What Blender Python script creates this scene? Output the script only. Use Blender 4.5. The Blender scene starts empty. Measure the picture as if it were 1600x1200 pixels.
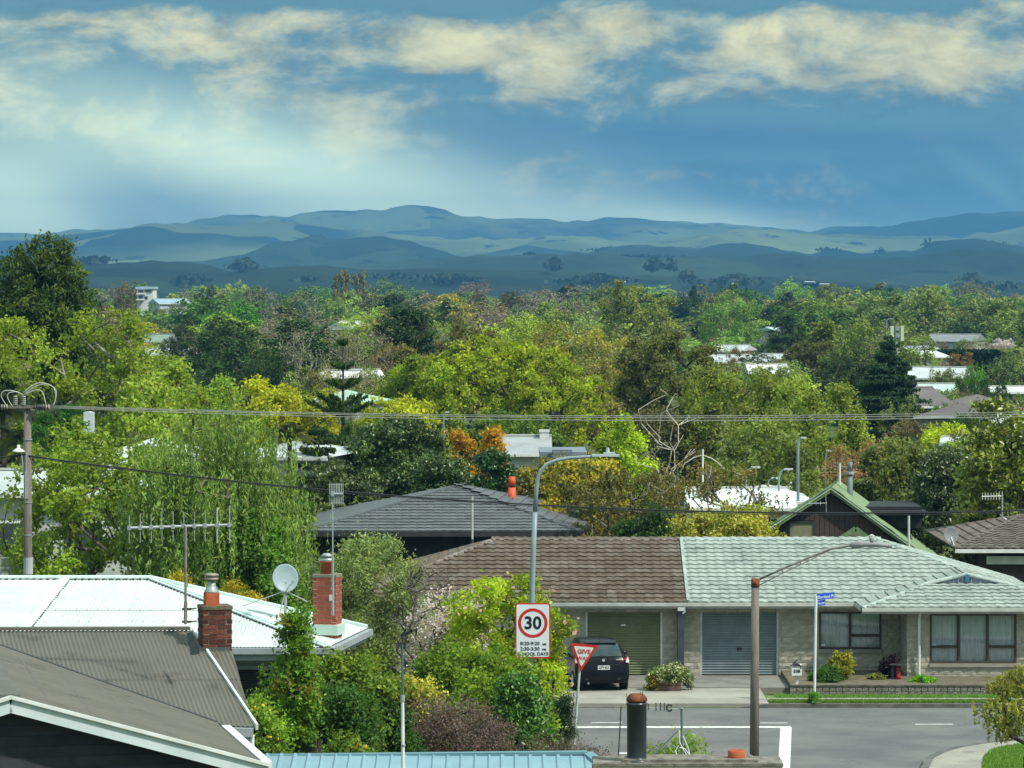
import bpy, math, random
import numpy as np
from mathutils import Vector, Matrix
from mathutils import noise as mnoise

# ------------------------------------------------------------------ camera, world, sun, exposure
F = 5870.0          # focal length in pixels of the 1600 px wide photograph
CAMZ = 12.7         # eye height above the street
HOR = 440.0
sc = bpy.context.scene
COL = sc.collection
cam_d = bpy.data.cameras.new('camera')
cam = bpy.data.objects.new('camera', cam_d); COL.objects.link(cam)
cam.location = (0, 0, CAMZ); cam.rotation_euler = (math.radians(90), 0, 0)
cam_d.sensor_width = 36; cam_d.sensor_fit = 'HORIZONTAL'
cam_d.lens = F / 1600 * 36
cam_d.shift_y = -(600 - HOR) / 1600
cam_d.clip_start = 1.0; cam_d.clip_end = 40000
sc.camera = cam

SUN_EL, SUN_AZ = math.radians(50), math.radians(122)     # azimuth clockwise from the view direction
S = Vector((math.cos(SUN_EL) * math.sin(SUN_AZ), math.cos(SUN_EL) * math.cos(SUN_AZ), math.sin(SUN_EL)))
sun_d = bpy.data.lights.new('sun', 'SUN'); sun_d.energy = 3.0; sun_d.angle = math.radians(1.5); sun_d.color = (1.0, 0.95, 0.86)
sun = bpy.data.objects.new('sun', sun_d); COL.objects.link(sun)
sun.rotation_euler = S.to_track_quat('Z', 'Y').to_euler(); sun.location = (40, -20, 80)

world = bpy.data.worlds.new('World'); sc.world = world; world.use_nodes = True
wn, wl = world.node_tree.nodes, world.node_tree.links
wn.clear()
def N(nt, typ, **kw):
    n = nt.nodes.new(typ)
    for k, v in kw.items(): setattr(n, k, v)
    return n
def mth(nt, op, a, b=None, c=None, clamp=False):
    n = nt.nodes.new('ShaderNodeMath'); n.operation = op; n.use_clamp = clamp
    for i, v in enumerate((a, b, c)):
        if v is None: continue
        if isinstance(v, (int, float)): n.inputs[i].default_value = v
        else: nt.links.new(v, n.inputs[i])
    return n.outputs[0]
def mixc(nt, f, a, b, blend='MIX'):
    n = nt.nodes.new('ShaderNodeMix'); n.data_type = 'RGBA'; n.blend_type = blend
    for i, v in ((0, f), (6, a), (7, b)):
        if isinstance(v, (int, float)): n.inputs[i].default_value = v
        elif isinstance(v, tuple): n.inputs[i].default_value = (*v[:3], 1)
        else: nt.links.new(v, n.inputs[i])
    return n.outputs[2]
def smooth(nt, v, a, b):
    n = nt.nodes.new('ShaderNodeMapRange'); n.interpolation_type = 'SMOOTHSTEP'
    nt.links.new(v, n.inputs[0]); n.inputs[1].default_value = a; n.inputs[2].default_value = b
    return n.outputs[0]
def noise_tex(nt, vec, scale, detail=4, rough=.55, dist=0.0):
    n = nt.nodes.new('ShaderNodeTexNoise'); n.inputs['Scale'].default_value = scale
    n.inputs['Detail'].default_value = detail; n.inputs['Roughness'].default_value = rough; n.inputs['Distortion'].default_value = dist
    if vec is not None: nt.links.new(vec, n.inputs['Vector'])
    return n.outputs['Fac']
def lin(r, g, b):
    f = lambda c: ((c / 255 + .055) / 1.055) ** 2.4 if c > 10 else c / 255 / 12.92
    return (f(r), f(g), f(b))
def build_sky():
    nt = world.node_tree
    tc = N(nt, 'ShaderNodeTexCoord'); d = tc.outputs['Generated']
    sp = N(nt, 'ShaderNodeSeparateXYZ'); wl.new(d, sp.inputs[0])
    az = mth(nt, 'MULTIPLY', mth(nt, 'ARCTAN2', sp.outputs[0], sp.outputs[1]), 57.2958)      # degrees
    el = mth(nt, 'MULTIPLY', mth(nt, 'ARCSINE', sp.outputs[2]), 57.2958)
    sky = N(nt, 'ShaderNodeTexSky'); sky.sky_type = 'NISHITA'; sky.sun_disc = False
    sky.sun_elevation = SUN_EL; sky.sun_rotation = SUN_AZ; sky.dust_density = 1.0; sky.ozone_density = 1.5
    def vec(sx, sy, sz, off=(0, 0, 0)):
        m = N(nt, 'ShaderNodeMapping'); m.inputs['Scale'].default_value = (sx, sy, sz); m.inputs['Location'].default_value = off
        wl.new(d, m.inputs[0]); return m.outputs[0]
    K = 10.0    # colours below are display radiance x 10, background strength .1
    c = lambda r, g, b, k=1.0: tuple(v * K * k for v in lin(r, g, b))
    ramp = N(nt, 'ShaderNodeValToRGB')
    wl.new(mth(nt, 'DIVIDE', el, 12.0, clamp=True), ramp.inputs[0])
    cr = ramp.color_ramp; cr.interpolation = 'EASE'
    st = [(0.0, (176, 205, 190)), (0.06, (138, 178, 176)), (.12, (62, 116, 140)), (.2, (36, 88, 124)), (.28, (32, 80, 116)), (.36, (10, 48, 92)), (.6, (96, 140, 175)), (1, (205, 215, 222))]
    while len(cr.elements) < len(st): cr.elements.new(.5)
    for e, (p, q) in zip(cr.elements, st): e.position = p; e.color = (*lin(*q), 1)
    rampc = mixc(nt, 1.0, ramp.outputs[0], (K, K, K), 'MULTIPLY')
    base = mixc(nt, .88, sky.outputs[0], rampc)
    n1 = noise_tex(nt, vec(30, 30, 62), 1.0, 11, .62, .3)
    n2 = noise_tex(nt, vec(5, 5, 22, (3.1, 0, 1.7)), 1.0, 5, .5, .2)
    n3 = noise_tex(nt, vec(7, 7, 60, (1, 5, 2)), 1.0, 6, .5, .6)
    def blob(a0, e0, sa, se, tilt=0.0):
        da = mth(nt, 'SUBTRACT', az, a0); de = mth(nt, 'SUBTRACT', mth(nt, 'SUBTRACT', el, e0), mth(nt, 'MULTIPLY', da, tilt))
        q = mth(nt, 'ADD', mth(nt, 'POWER', mth(nt, 'ABSOLUTE', mth(nt, 'DIVIDE', da, sa)), 2), mth(nt, 'POWER', mth(nt, 'ABSOLUTE', mth(nt, 'DIVIDE', de, se)), 2))
        return mth(nt, 'EXPONENT', mth(nt, 'MULTIPLY', q, -1))
    A = lambda px: math.degrees(math.atan((px - 800) / F)); E = lambda py: (HOR - py) / F * 57.2958
    blobs = [(690, 65, 230, 55, 0, .34), (800, 150, 110, 16, .12, .25), (1450, 90, 240, 42, 0, .34), (280, 80, 70, 30, .1, .33), (1060, 135, 110, 22, .0, .2),
             (1100, 40, 200, 30, 0, .22), (870, 245, 60, 16, .05, .24), (200, 25, 400, 18, 0, .2), (430, 95, 90, 25, .1, .12), (1450, 300, 260, 14, 0, .14),
             (1250, 215, 380, 48, 0, -.4), (200, 200, 380, 70, 0, .2), (130, 130, 160, 25, 0, -.08), (950, 110, 110, 22, .3, -.2), (420, 235, 330, 34, .0, .16)]
    bias = None
    for (px, py, sx, sy, t, w) in blobs:
        b = mth(nt, 'MULTIPLY', blob(A(px), E(py), sx / F * 57.3, sy / F * 57.3, t), w)
        bias = b if bias is None else mth(nt, 'ADD', bias, b)
    bank = mth(nt, 'EXPONENT', mth(nt, 'MULTIPLY', mth(nt, 'POWER', mth(nt, 'ABSOLUTE', mth(nt, 'DIVIDE', mth(nt, 'SUBTRACT', el, 3.5), .75)), 2), -1))
    bias = mth(nt, 'ADD', bias, mth(nt, 'MULTIPLY', bank, .2))
    high = smooth(nt, el, 5, 14)
    bias = mth(nt, 'ADD', bias, mth(nt, 'MULTIPLY', high, .1))
    topcut = mth(nt, 'MULTIPLY', mth(nt, 'MULTIPLY', smooth(nt, el, 3.9, 4.4), mth(nt, 'SUBTRACT', 1, smooth(nt, el, 4.6, 7))), .3)
    m = mth(nt, 'SUBTRACT', mth(nt, 'ADD', mth(nt, 'ADD', mth(nt, 'MULTIPLY', n1, 2.1), mth(nt, 'MULTIPLY', n2, .7)), bias), mth(nt, 'ADD', topcut, .9))
    cloud = smooth(nt, m, .28, .8)
    veil = mth(nt, 'MULTIPLY', smooth(nt, mth(nt, 'ADD', n3, mth(nt, 'ADD', mth(nt, 'MULTIPLY', bank, .16), mth(nt, 'MULTIPLY', bias, .4))), .34, .62), .75)
    ccol = mixc(nt, smooth(nt, m, .5, 1.15), c(84, 124, 134), c(222, 214, 160, .92))
    n4 = noise_tex(nt, vec(70, 70, 150, (2, 1, 0)), 1.0, 8, .65, .4)
    shade = mth(nt, 'ADD', mth(nt, 'MULTIPLY', smooth(nt, n4, .3, .7), .38), .72); sv = N(nt, 'ShaderNodeCombineColor')
    for i in range(3): wl.new(shade, sv.inputs[i])
    ccol = mixc(nt, 1.0, ccol, sv.outputs[0], 'MULTIPLY')
    base = mixc(nt, veil, base, c(98, 136, 142))
    base = mixc(nt, cloud, base, ccol)
    # light shafts and slanting rays painted into the sky low over the hills
    ray_n = N(nt, 'ShaderNodeTexNoise'); ray_n.noise_dimensions = '1D'
    wl.new(mth(nt, 'ADD', mth(nt, 'MULTIPLY', az, .42), mth(nt, 'MULTIPLY', el, .55)), ray_n.inputs['W']); ray_n.inputs['Scale'].default_value = 1.0; ray_n.inputs['Detail'].default_value = 2
    ray = mth(nt, 'MULTIPLY', smooth(nt, ray_n.outputs['Fac'], .42, .68), mth(nt, 'SUBTRACT', 1, smooth(nt, el, .4, 2.6)))
    base = mixc(nt, mth(nt, 'MULTIPLY', ray, .6), base, c(180, 206, 186))
    for (px, py, sx, sy, t, w) in ((20, 330, 150, 90, -.1, .85), (560, 310, 480, 90, -.25, .75), (1050, 345, 260, 30, -.1, .5)):
        base = mixc(nt, mth(nt, 'MULTIPLY', blob(A(px), E(py), sx / F * 57.3, sy / F * 57.3, t), w), base, c(190, 205, 168, 2.6))
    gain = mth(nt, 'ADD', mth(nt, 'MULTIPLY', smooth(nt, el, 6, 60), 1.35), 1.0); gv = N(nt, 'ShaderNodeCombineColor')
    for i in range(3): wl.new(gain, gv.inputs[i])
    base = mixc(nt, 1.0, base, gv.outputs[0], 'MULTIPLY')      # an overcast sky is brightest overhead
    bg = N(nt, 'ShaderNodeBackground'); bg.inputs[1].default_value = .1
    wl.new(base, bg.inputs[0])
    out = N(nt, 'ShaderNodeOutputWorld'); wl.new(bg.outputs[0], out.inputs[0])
build_sky()
world.cycles.sampling_method = 'MANUAL'; world.cycles.sample_map_resolution = 512
sc.view_settings.view_transform = 'Standard'; sc.view_settings.look = 'None'; sc.view_settings.gamma = 1
sc.view_settings.use_curve_mapping = False
sc.view_settings.exposure = 0.7
sc.cycles.max_bounces = 6; sc.cycles.diffuse_bounces = 3; sc.cycles.transparent_max_bounces = 8
sc.cycles.volume_bounces = 0; sc.cycles.transmission_bounces = 3; sc.cycles.glossy_bounces = 2

# ------------------------------------------------------------------ helpers
def P(px, py, Y): return Vector(((px - 800) / F * Y, Y, CAMZ - (py - HOR) / F * Y))
def XX(px, Y): return (px - 800) / F * Y
def ZZ(py, Y): return CAMZ - (py - HOR) / F * Y
def yd(py, z): return F * (CAMZ - z) / (py - HOR)          # distance of the point of height z seen on row py
MATS = {}
def M(name, c, c2=None, scale=3.0, rough=.8, bump=0.0, bscale=None, metal=0.0, rnd=0.0, spec=.3, stretch=(1, 1, 1), detail=5, alpha=None, coat=0.0, lo=.35, hi=.65, spots=None, cracks=None):
    if name in MATS: return MATS[name]
    m = bpy.data.materials.new(name); m.use_nodes = True; nt = m.node_tree
    b = nt.nodes['Principled BSDF']
    b.inputs['Roughness'].default_value = rough; b.inputs['Metallic'].default_value = metal; b.inputs['Specular IOR Level'].default_value = spec
    b.inputs['Coat Weight'].default_value = coat
    tc = N(nt, 'ShaderNodeTexCoord'); mp = N(nt, 'ShaderNodeMapping'); mp.inputs['Scale'].default_value = stretch
    nt.links.new(tc.outputs['Object'], mp.inputs[0])
    oi = N(nt, 'ShaderNodeObjectInfo')
    add = N(nt, 'ShaderNodeVectorMath'); add.operation = 'ADD'; nt.links.new(mp.outputs[0], add.inputs[0])
    cb = N(nt, 'ShaderNodeCombineXYZ'); nt.links.new(mth(nt, 'MULTIPLY', oi.outputs['Random'], 37.0 if rnd else 0.0), cb.inputs[0])
    nt.links.new(cb.outputs[0], add.inputs[1]); v = add.outputs[0]
    if c2 is None: c2 = tuple(x * .8 for x in c)
    f = smooth(nt, noise_tex(nt, v, scale, detail, .6), lo, hi)
    col = mixc(nt, f, tuple(c), tuple(c2))
    if spots:
        for (c3, s3, thr, amt) in spots: col = mixc(nt, mth(nt, 'MULTIPLY', smooth(nt, noise_tex(nt, v, s3, 6, .65), thr, thr + .06), amt), col, c3)
    if cracks:
        nn = noise_tex(nt, v, cracks, 5, .6, .5); col = mixc(nt, mth(nt, 'MULTIPLY', mth(nt, 'SUBTRACT', 1, smooth(nt, mth(nt, 'ABSOLUTE', mth(nt, 'SUBTRACT', nn, .5)), .001, .006)), .55), col, tuple(x * .45 for x in c))
    if rnd:
        k = mth(nt, 'ADD', mth(nt, 'MULTIPLY', mth(nt, 'SUBTRACT', oi.outputs['Random'], .5), 2 * rnd), 1.0)
        kk = N(nt, 'ShaderNodeCombineColor')
        for i in range(3): nt.links.new(k, kk.inputs[i])
        col = mixc(nt, 1.0, col, kk.outputs[0], 'MULTIPLY')
    nt.links.new(col, b.inputs['Base Color'])
    if bump:
        bn = N(nt, 'ShaderNodeBump'); bn.inputs['Strength'].default_value = bump; bn.inputs['Distance'].default_value = .02
        nt.links.new(noise_tex(nt, v, bscale or scale * 4, 4, .6), bn.inputs['Height']); nt.links.new(bn.outputs[0], b.inputs['Normal'])
    MATS[name] = m; return m
def foliage_mat(name='foliage', trans=.42, rough=.55, spec=.25):
    m = bpy.data.materials.new(name); m.use_nodes = True; nt = m.node_tree; nt.nodes.clear()
    oi = N(nt, 'ShaderNodeObjectInfo'); at = N(nt, 'ShaderNodeAttribute'); at.attribute_name = 'col'
    col = mixc(nt, 1.0, oi.outputs['Color'], at.outputs['Color'], 'MULTIPLY')
    b = N(nt, 'ShaderNodeBsdfPrincipled'); nt.links.new(col, b.inputs['Base Color']); b.inputs['Roughness'].default_value = rough; b.inputs['Specular IOR Level'].default_value = spec
    t = N(nt, 'ShaderNodeBsdfTranslucent'); nt.links.new(mixc(nt, 1.0, col, (1.25, 1.2, .6), 'MULTIPLY'), t.inputs[0])
    ms = N(nt, 'ShaderNodeMixShader'); ms.inputs[0].default_value = trans
    nt.links.new(b.outputs[0], ms.inputs[1]); nt.links.new(t.outputs[0], ms.inputs[2])
    o = N(nt, 'ShaderNodeOutputMaterial'); nt.links.new(ms.outputs[0], o.inputs[0]); return m
FOL = foliage_mat()
FOLG = foliage_mat('foliage_glossy', .2, .35, .5)

WLOC = {}
def link(o): COL.objects.link(o); return o
def wl_of(p): return WLOC.get(p.name, Vector((0, 0, 0))) if p else Vector((0, 0, 0))
def tag(o, label=None, cat=None, group=None, kind=None):
    if label: o['label'] = label
    if cat: o['category'] = cat
    if group: o['group'] = group
    if kind: o['kind'] = kind
    return o
def thing(name, label, cat, loc, group=None):
    o = bpy.data.objects.new(name, None); link(o); o.location = loc; o.empty_display_size = .3
    WLOC[o.name] = Vector(loc); return tag(o, label, cat, group)
class MB:
    def __init__(s): s.v = []; s.f = []
    def add(s, vs, fs):
        k = len(s.v); s.v += [tuple(v) for v in vs]; s.f += [tuple(i + k for i in f) for f in fs]; return s
    def box(s, c, size, rz=0.0, rx=0.0):
        hx, hy, hz = (t / 2 for t in size); R = Matrix.Rotation(rz, 3, 'Z') @ Matrix.Rotation(rx, 3, 'X'); c = Vector(c)
        vs = [c + R @ Vector((sx * hx, sy * hy, sz * hz)) for sx in (-1, 1) for sy in (-1, 1) for sz in (-1, 1)]
        return s.add(vs, [(0, 1, 3, 2), (4, 6, 7, 5), (0, 4, 5, 1), (2, 3, 7, 6), (0, 2, 6, 4), (1, 5, 7, 3)])
    def bar(s, p0, p1, w, h, up=(0, 0, 1)):
        p0, p1 = Vector(p0), Vector(p1); d = (p1 - p0).normalized(); u = Vector(up)
        a = d.cross(u).normalized(); b = a.cross(d).normalized()
        vs = [p + a * sx * w / 2 + b * sz * h / 2 for p in (p0, p1) for sx, sz in ((-1, -1), (1, -1), (1, 1), (-1, 1))]
        return s.add(vs, [(3, 2, 1, 0), (4, 5, 6, 7), (0, 1, 5, 4), (1, 2, 6, 5), (2, 3, 7, 6), (3, 0, 4, 7)])
    def tube(s, pts, r, n=8, r1=None, cap=True):
        pts = [Vector(p) for p in pts]; m = len(pts); rs = [r + ((r1 if r1 is not None else r) - r) * i / max(1, m - 1) for i in range(m)]
        k0 = len(s.v); a = None
        for i, p in enumerate(pts):
            d = (pts[min(i + 1, m - 1)] - pts[max(i - 1, 0)]).normalized()
            if a is None: a = d.orthogonal().normalized()
            else:
                a = a - d * a.dot(d); a = a.normalized() if a.length > 1e-6 else d.orthogonal().normalized()
            b = d.cross(a)
            for j in range(n):
                t = 2 * math.pi * j / n; s.v.append(tuple(p + (a * math.cos(t) + b * math.sin(t)) * rs[i]))
        for i in range(m - 1):
            for j in range(n):
                q = k0 + i * n; j2 = (j + 1) % n; s.f.append((q + j, q + j2, q + n + j2, q + n + j))
        if cap: s.f.append(tuple(k0 + n - 1 - j for j in range(n))); s.f.append(tuple(k0 + (m - 1) * n + j for j in range(n)))
        return s
    def lathe(s, base, prof, n=16):           # prof: (radius, z) bottom to top
        base = Vector(base); k0 = len(s.v)
        for (r, z) in prof:
            for j in range(n):
                t = 2 * math.pi * j / n; s.v.append((base.x + r * math.cos(t), base.y + r * math.sin(t), base.z + z))
        for i in range(len(prof) - 1):
            for j in range(n):
                q = k0 + i * n; j2 = (j + 1) % n; s.f.append((q + j, q + j2, q + n + j2, q + n + j))
        s.f.append(tuple(k0 + n - 1 - j for j in range(n))); s.f.append(tuple(k0 + (len(prof) - 1) * n + j for j in range(n)))
        return s
    def prism(s, poly, off):                   # polygon (list of points) extruded by vector off
        poly = [Vector(p) for p in poly]; off = Vector(off); n = len(poly)
        vs = poly + [p + off for p in poly]
        return s.add(vs, [tuple(range(n)), tuple(range(2 * n - 1, n - 1, -1))] + [(i, i + n, (i + 1) % n + n, (i + 1) % n) for i in range(n)])
    def build(s, name, mat, parent=None, smooth=False, kind=None, label=None, fixn=True):
        me = bpy.data.meshes.new(name); w = wl_of(parent)
        me.from_pydata([(x - w.x, y - w.y, z - w.z) for x, y, z in s.v], [], s.f)
        if fixn:
            import bmesh
            bm = bmesh.new(); bm.from_mesh(me); bmesh.ops.recalc_face_normals(bm, faces=bm.faces); bm.to_mesh(me); bm.free()
        if smooth: me.polygons.foreach_set('use_smooth', [True] * len(me.polygons))
        if mat: me.materials.append(mat)
        o = bpy.data.objects.new(name, me); link(o)
        if parent: o.parent = parent
        WLOC[o.name] = w.copy()
        return tag(o, label, kind=kind)
def piece(name, me, parent, loc, rot=None, scale=None, color=None):
    o = bpy.data.objects.new(name, me); COL.objects.link(o); o.parent = parent
    o.location = Vector(loc) - wl_of(parent)
    if rot is not None: o.rotation_euler = rot
    if scale is not None: o.scale = scale
    if color is not None: o.color = color
    return o
def mesh_of(mb, name, mat, smooth=False):
    me = bpy.data.meshes.new(name); me.from_pydata(mb.v, [], mb.f); me.materials.append(mat)
    if smooth: me.polygons.foreach_set('use_smooth', [True] * len(me.polygons))
    return me
def copy_tree(o, parent=None):
    c = o.copy(); COL.objects.link(c)
    if parent: c.parent = parent
    for ch in list(o.children): copy_tree(ch, c)
    return c
def struct(name, mb, mat, smooth=False, fixn=True):
    return mb.build(name, mat, None, smooth, kind='structure', fixn=fixn)
def np_mesh(name, V, Fc, mat, col=None, smooth=False):
    me = bpy.data.meshes.new(name); nv = len(V); nf, k = Fc.shape
    me.vertices.add(nv); me.vertices.foreach_set('co', np.ascontiguousarray(V, dtype=np.float32).ravel())
    me.loops.add(nf * k); me.loops.foreach_set('vertex_index', np.ascontiguousarray(Fc, dtype=np.int32).ravel())
    me.polygons.add(nf); me.polygons.foreach_set('loop_start', np.arange(0, nf * k, k, dtype=np.int32))
    me.update(calc_edges=True)
    if smooth: me.polygons.foreach_set('use_smooth', np.ones(nf, dtype=bool))
    if col is not None:
        a = me.color_attributes.new('col', 'FLOAT_COLOR', 'POINT'); a.data.foreach_set('color', np.ascontiguousarray(col, dtype=np.float32).ravel())
    me.materials.append(mat); return me
FONTCACHE = {}
def text_obj(txt, size, loc, mat, parent, rz=0.0, name='lettering', bold=0.0, sx=1.0, align='CENTER', thick=.002):
    cu = bpy.data.curves.new('t', 'FONT'); cu.body = txt; cu.size = size; cu.align_x = align; cu.align_y = 'CENTER'; cu.offset = bold; cu.extrude = thick; cu.resolution_u = 3
    t = bpy.data.objects.new('t', cu); COL.objects.link(t)
    dg = bpy.context.evaluated_depsgraph_get(); me = bpy.data.meshes.new_from_object(t.evaluated_get(dg))
    bpy.data.objects.remove(t); bpy.data.curves.remove(cu)
    me.name = name; me.materials.clear(); me.materials.append(mat)
    o = bpy.data.objects.new(name, me); COL.objects.link(o); o.parent = parent
    o.location = Vector(loc) - wl_of(parent); o.rotation_euler = (math.radians(90), 0, rz); o.scale = (sx, 1, 1)
    return o

# ---- roofs: a plane with origin O (eave corner), eave direction U and upslope direction V
class Plane:
    def __init__(s, O, Upt, Vpt, poly=None):     # O, point along eave, any point up the slope
        s.O = Vector(O); s.U = (Vector(Upt) - s.O).normalized(); w = Vector(Vpt) - s.O
        s.N = s.U.cross(w).normalized()
        if s.N.z < 0: s.N = -s.N
        s.V = s.N.cross(s.U).normalized()
        if s.V.z < 0: s.V = -s.V; s.U = -s.U
        s.poly = [s.uv(p) for p in poly] if poly else None
    def uv(s, p): d = Vector(p) - s.O; return (d.dot(s.U), d.dot(s.V))
    def xyz(s, u, v, h=0.0): return s.O + s.U * u + s.V * v + s.N * h
    def ray(s, px, py):                          # where the view ray meets this plane
        c = Vector((0, 0, CAMZ)); d = Vector(((px - 800) / F, 1, -(py - HOR) / F))
        t = (s.O - c).dot(s.N) / d.dot(s.N); return c + d * t
    def span(s, u=None, v=None, poly=None):      # interval of the polygon on the line u=const or v=const
        a, b = (0, 1) if u is not None else (1, 0); c = u if u is not None else v; r = []
        pl = poly or s.poly
        for i in range(len(pl)):
            p, q = pl[i], pl[(i + 1) % len(pl)]
            if (p[a] - c) * (q[a] - c) <= 0 and p[a] != q[a]:
                t = (c - p[a]) / (q[a] - p[a]); r.append(p[b] + (q[b] - p[b]) * t)
        return (min(r), max(r)) if len(r) >= 2 else None
def rot_of(pl):
    R = Matrix((pl.U, pl.V, pl.N)).transposed(); return R.to_euler()
def slab(pl, mat, parent, name='roof', th=.06, drop=.03, **kw):
    m = MB(); pts = [pl.xyz(u, v, -drop) for u, v in pl.poly]; m.prism(pts, -pl.N * th); return m.build(name, mat, parent, **kw)
def corrugate(pl, mat, parent, pitch=.076, amp=.011, sheet=.76, laps=(), name='roofing_sheet', n=6, sl=(0, 0), h=.02, rib=False):
    """corrugated sheets, each its own part; sl shears the corrugations"""
    us = [p[0] for p in pl.poly]; u0, u1 = min(us), max(us); k = max(1, round((u1 - u0) / sheet))
    out = []
    vs_all = [p[1] for p in pl.poly]; bands = [min(vs_all) - .01, *laps, max(vs_all) + .01]
    for b in range(len(bands) - 1):
        lo, hi = bands[b], bands[b + 1]
        for i in range(k):
            a0, a1 = u0 + (u1 - u0) * i / k, u0 + (u1 - u0) * (i + 1) / k
            m = max(2, int((a1 - a0) / pitch * n)); V = []; Fc = []
            for j in range(m + 1):
                u = a0 + (a1 - a0) * j / m; spn = pl.span(u=min(max(u, u0 + 1e-4), u1 - 1e-4))
                if spn is None: continue
                v0, v1 = max(spn[0], lo), min(spn[1], hi)
                if v1 - v0 < .005: v1 = v0 + .005 if v0 < hi else v0
                if v1 <= v0: continue
                t = (u / pitch) % 1.0
                w = amp * math.cos(2 * math.pi * t) if not rib else (amp * 2 if t < .16 else 0)
                dh = h + (.004 * (len(bands) - 2 - b))*-1 + .006
                V.append((j, pl.xyz(u, v0, dh + w + .004), pl.xyz(u, v1, dh + w)))
            vv = []; idx = {}
            for (j, p, q) in V: idx[j] = len(vv); vv += [p, q]
            for j in range(m):
                if j in idx and j + 1 in idx: c = idx[j]; d = idx[j + 1]; Fc.append((c, d, d + 1, c + 1))
            if Fc:
                mb = MB(); mb.add(vv, Fc); out.append(mb.build(name, mat, parent, smooth=not rib, fixn=False))
    return out
def tile_mesh(mat, w=.3, l=.36, amp=.026, th=.05, n=6, name='roof_tile', flat=False):
    m = MB(); rows = []
    for v, hz in ((-.012, 0.0), (-.012, th), (l, .006)):
        for j in range(n + 1):
            t = j / n; wv = amp * (math.sin(2 * math.pi * t) * .5 + .5) if not flat else 0
            rows.append(((t - .5) * w * 1.02, v, hz + wv))
    f = []
    for r in range(2):
        for j in range(n): q = r * (n + 1) + j; f.append((q, q + 1, q + n + 2, q + n + 1))
    m.add(rows, f); return mesh_of(m, name, mat)
def tiles(pl, me, mat, parent, w=.3, l=.345, cap=300, stuffname='roof_tiles', jitter=.011, order=None, skip=None, usplit=None):
    """tiles in courses; the first `cap` (lowest courses) are parts, the rest one joined part"""
    rng = random.Random(int(abs(pl.O.x * 100))); R = Matrix((pl.U, pl.V, pl.N)).transposed(); eul = R.to_euler()
    vs = [p[1] for p in pl.poly]; rows = int(max(vs) / l) + 1; cnt = 0; jm = MB(); src = [v.co.copy() for v in me.vertices]; sf = [tuple(p.vertices) for p in me.polygons]
    for r in range(rows):
        v = r * l; spn = pl.span(v=min(v + l * .5, max(vs) - .001))
        if spn is None: continue
        k0, k1 = math.floor(spn[0] / w), math.ceil(spn[1] / w)
        for k in range(k0, k1):
            a, b = max(k * w, spn[0] - .02), min((k + 1) * w, spn[1] + .02)
            if b - a < .05: continue
            uc = (a + b) / 2; p = pl.xyz(uc, v, rng.uniform(0, jitter) + .01); s = (b - a) / w
            if skip and skip(p): continue
            if cnt < cap:
                piece('roof_tile', me, parent, p, eul, (s, 1, 1)); cnt += 1
            else:
                jm.add([p + R @ Vector((c.x * s, c.y, c.z)) for c in src], sf)
    if jm.v: jm.build(stuffname, mat, parent, kind='stuff', fixn=False)
    return cnt
def cap_line(p0, p1, mat, parent, name='ridge_tile', w=.24, seg=.38, lift=.04, h=.07):
    """half-round ridge or hip tiles, one piece each"""
    p0, p1 = Vector(p0), Vector(p1); L = (p1 - p0).length; n = max(1, round(L / seg)); d = (p1 - p0).normalized()
    a = d.cross(Vector((0, 0, 1))).normalized(); b = a.cross(d).normalized(); ln = L / n
    m = MB(); vs = []
    for i, (y, e) in enumerate(((0, 1.08), (ln * 1.04, .94))):
        for j in range(6):
            t = math.pi * j / 5; vs.append((math.cos(t) * w / 2 * e, y, math.sin(t) * h * e))
    m.add(vs, [(j, j + 1, j + 7, j + 6) for j in range(5)] + [(5, 4, 3, 2, 1, 0)])
    me = mesh_of(m, name, mat); R = Matrix((a, d, b)).transposed().to_euler()
    for i in range(n): piece(name, me, parent, p0 + d * ln * i + b * (lift - h * .5), R)
UNIT = {}
def unit_box(mat, name, bev=.0):
    k = (mat.name, name)
    if k not in UNIT:
        m = MB(); m.box((0, 0, 0), (1, 1, 1)); UNIT[k] = mesh_of(m, name, mat)
    return UNIT[k]
def brick_chimney(root, cx, cy, w, d, z0, z1, rz, mat, mortar, cap=None, course=.086, bl=.24, name='brick', seed=1):
    """bricks in running bond on all four faces, each its own object, round a recessed mortar core"""
    rng = random.Random(seed); R = Matrix.Rotation(rz, 3, 'Z'); c0 = Vector((cx, cy, 0)); n = int((z1 - z0) / course)
    core = MB(); core.box(c0 + Vector((0, 0, (z0 + z1) / 2)), (w - .015, d - .015, z1 - z0 - .004), rz); stack = core.build('mortar_core', mortar, root)
    me = unit_box(mat, name)
    for k in range(n):
        z = z0 + (k + .5) * course; odd = k % 2
        for face in range(4):
            fw = w if face % 2 == 0 else d; fd = d if face % 2 == 0 else w
            full = (face % 2 == 0) ^ bool(odd); L = fw - (0 if full else 2 * .105)
            x = -L / 2
            m = max(1, round(L / bl)); cuts = [x + L * i / m for i in range(m + 1)]
            for a, b in zip(cuts[:-1], cuts[1:]):
                lx = (a + b) / 2; ly = -(fd / 2 - .05) - rng.uniform(0, .004)
                q = Matrix.Rotation(rz + face * math.pi / 2, 3, 'Z') @ Vector((lx, ly, 0))
                piece(name, me, stack, c0 + q + Vector((0, 0, z)), (0, 0, rz + face * math.pi / 2 + rng.uniform(-.008, .008)), (b - a - .013, .1, course - .013))
    return stack

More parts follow.
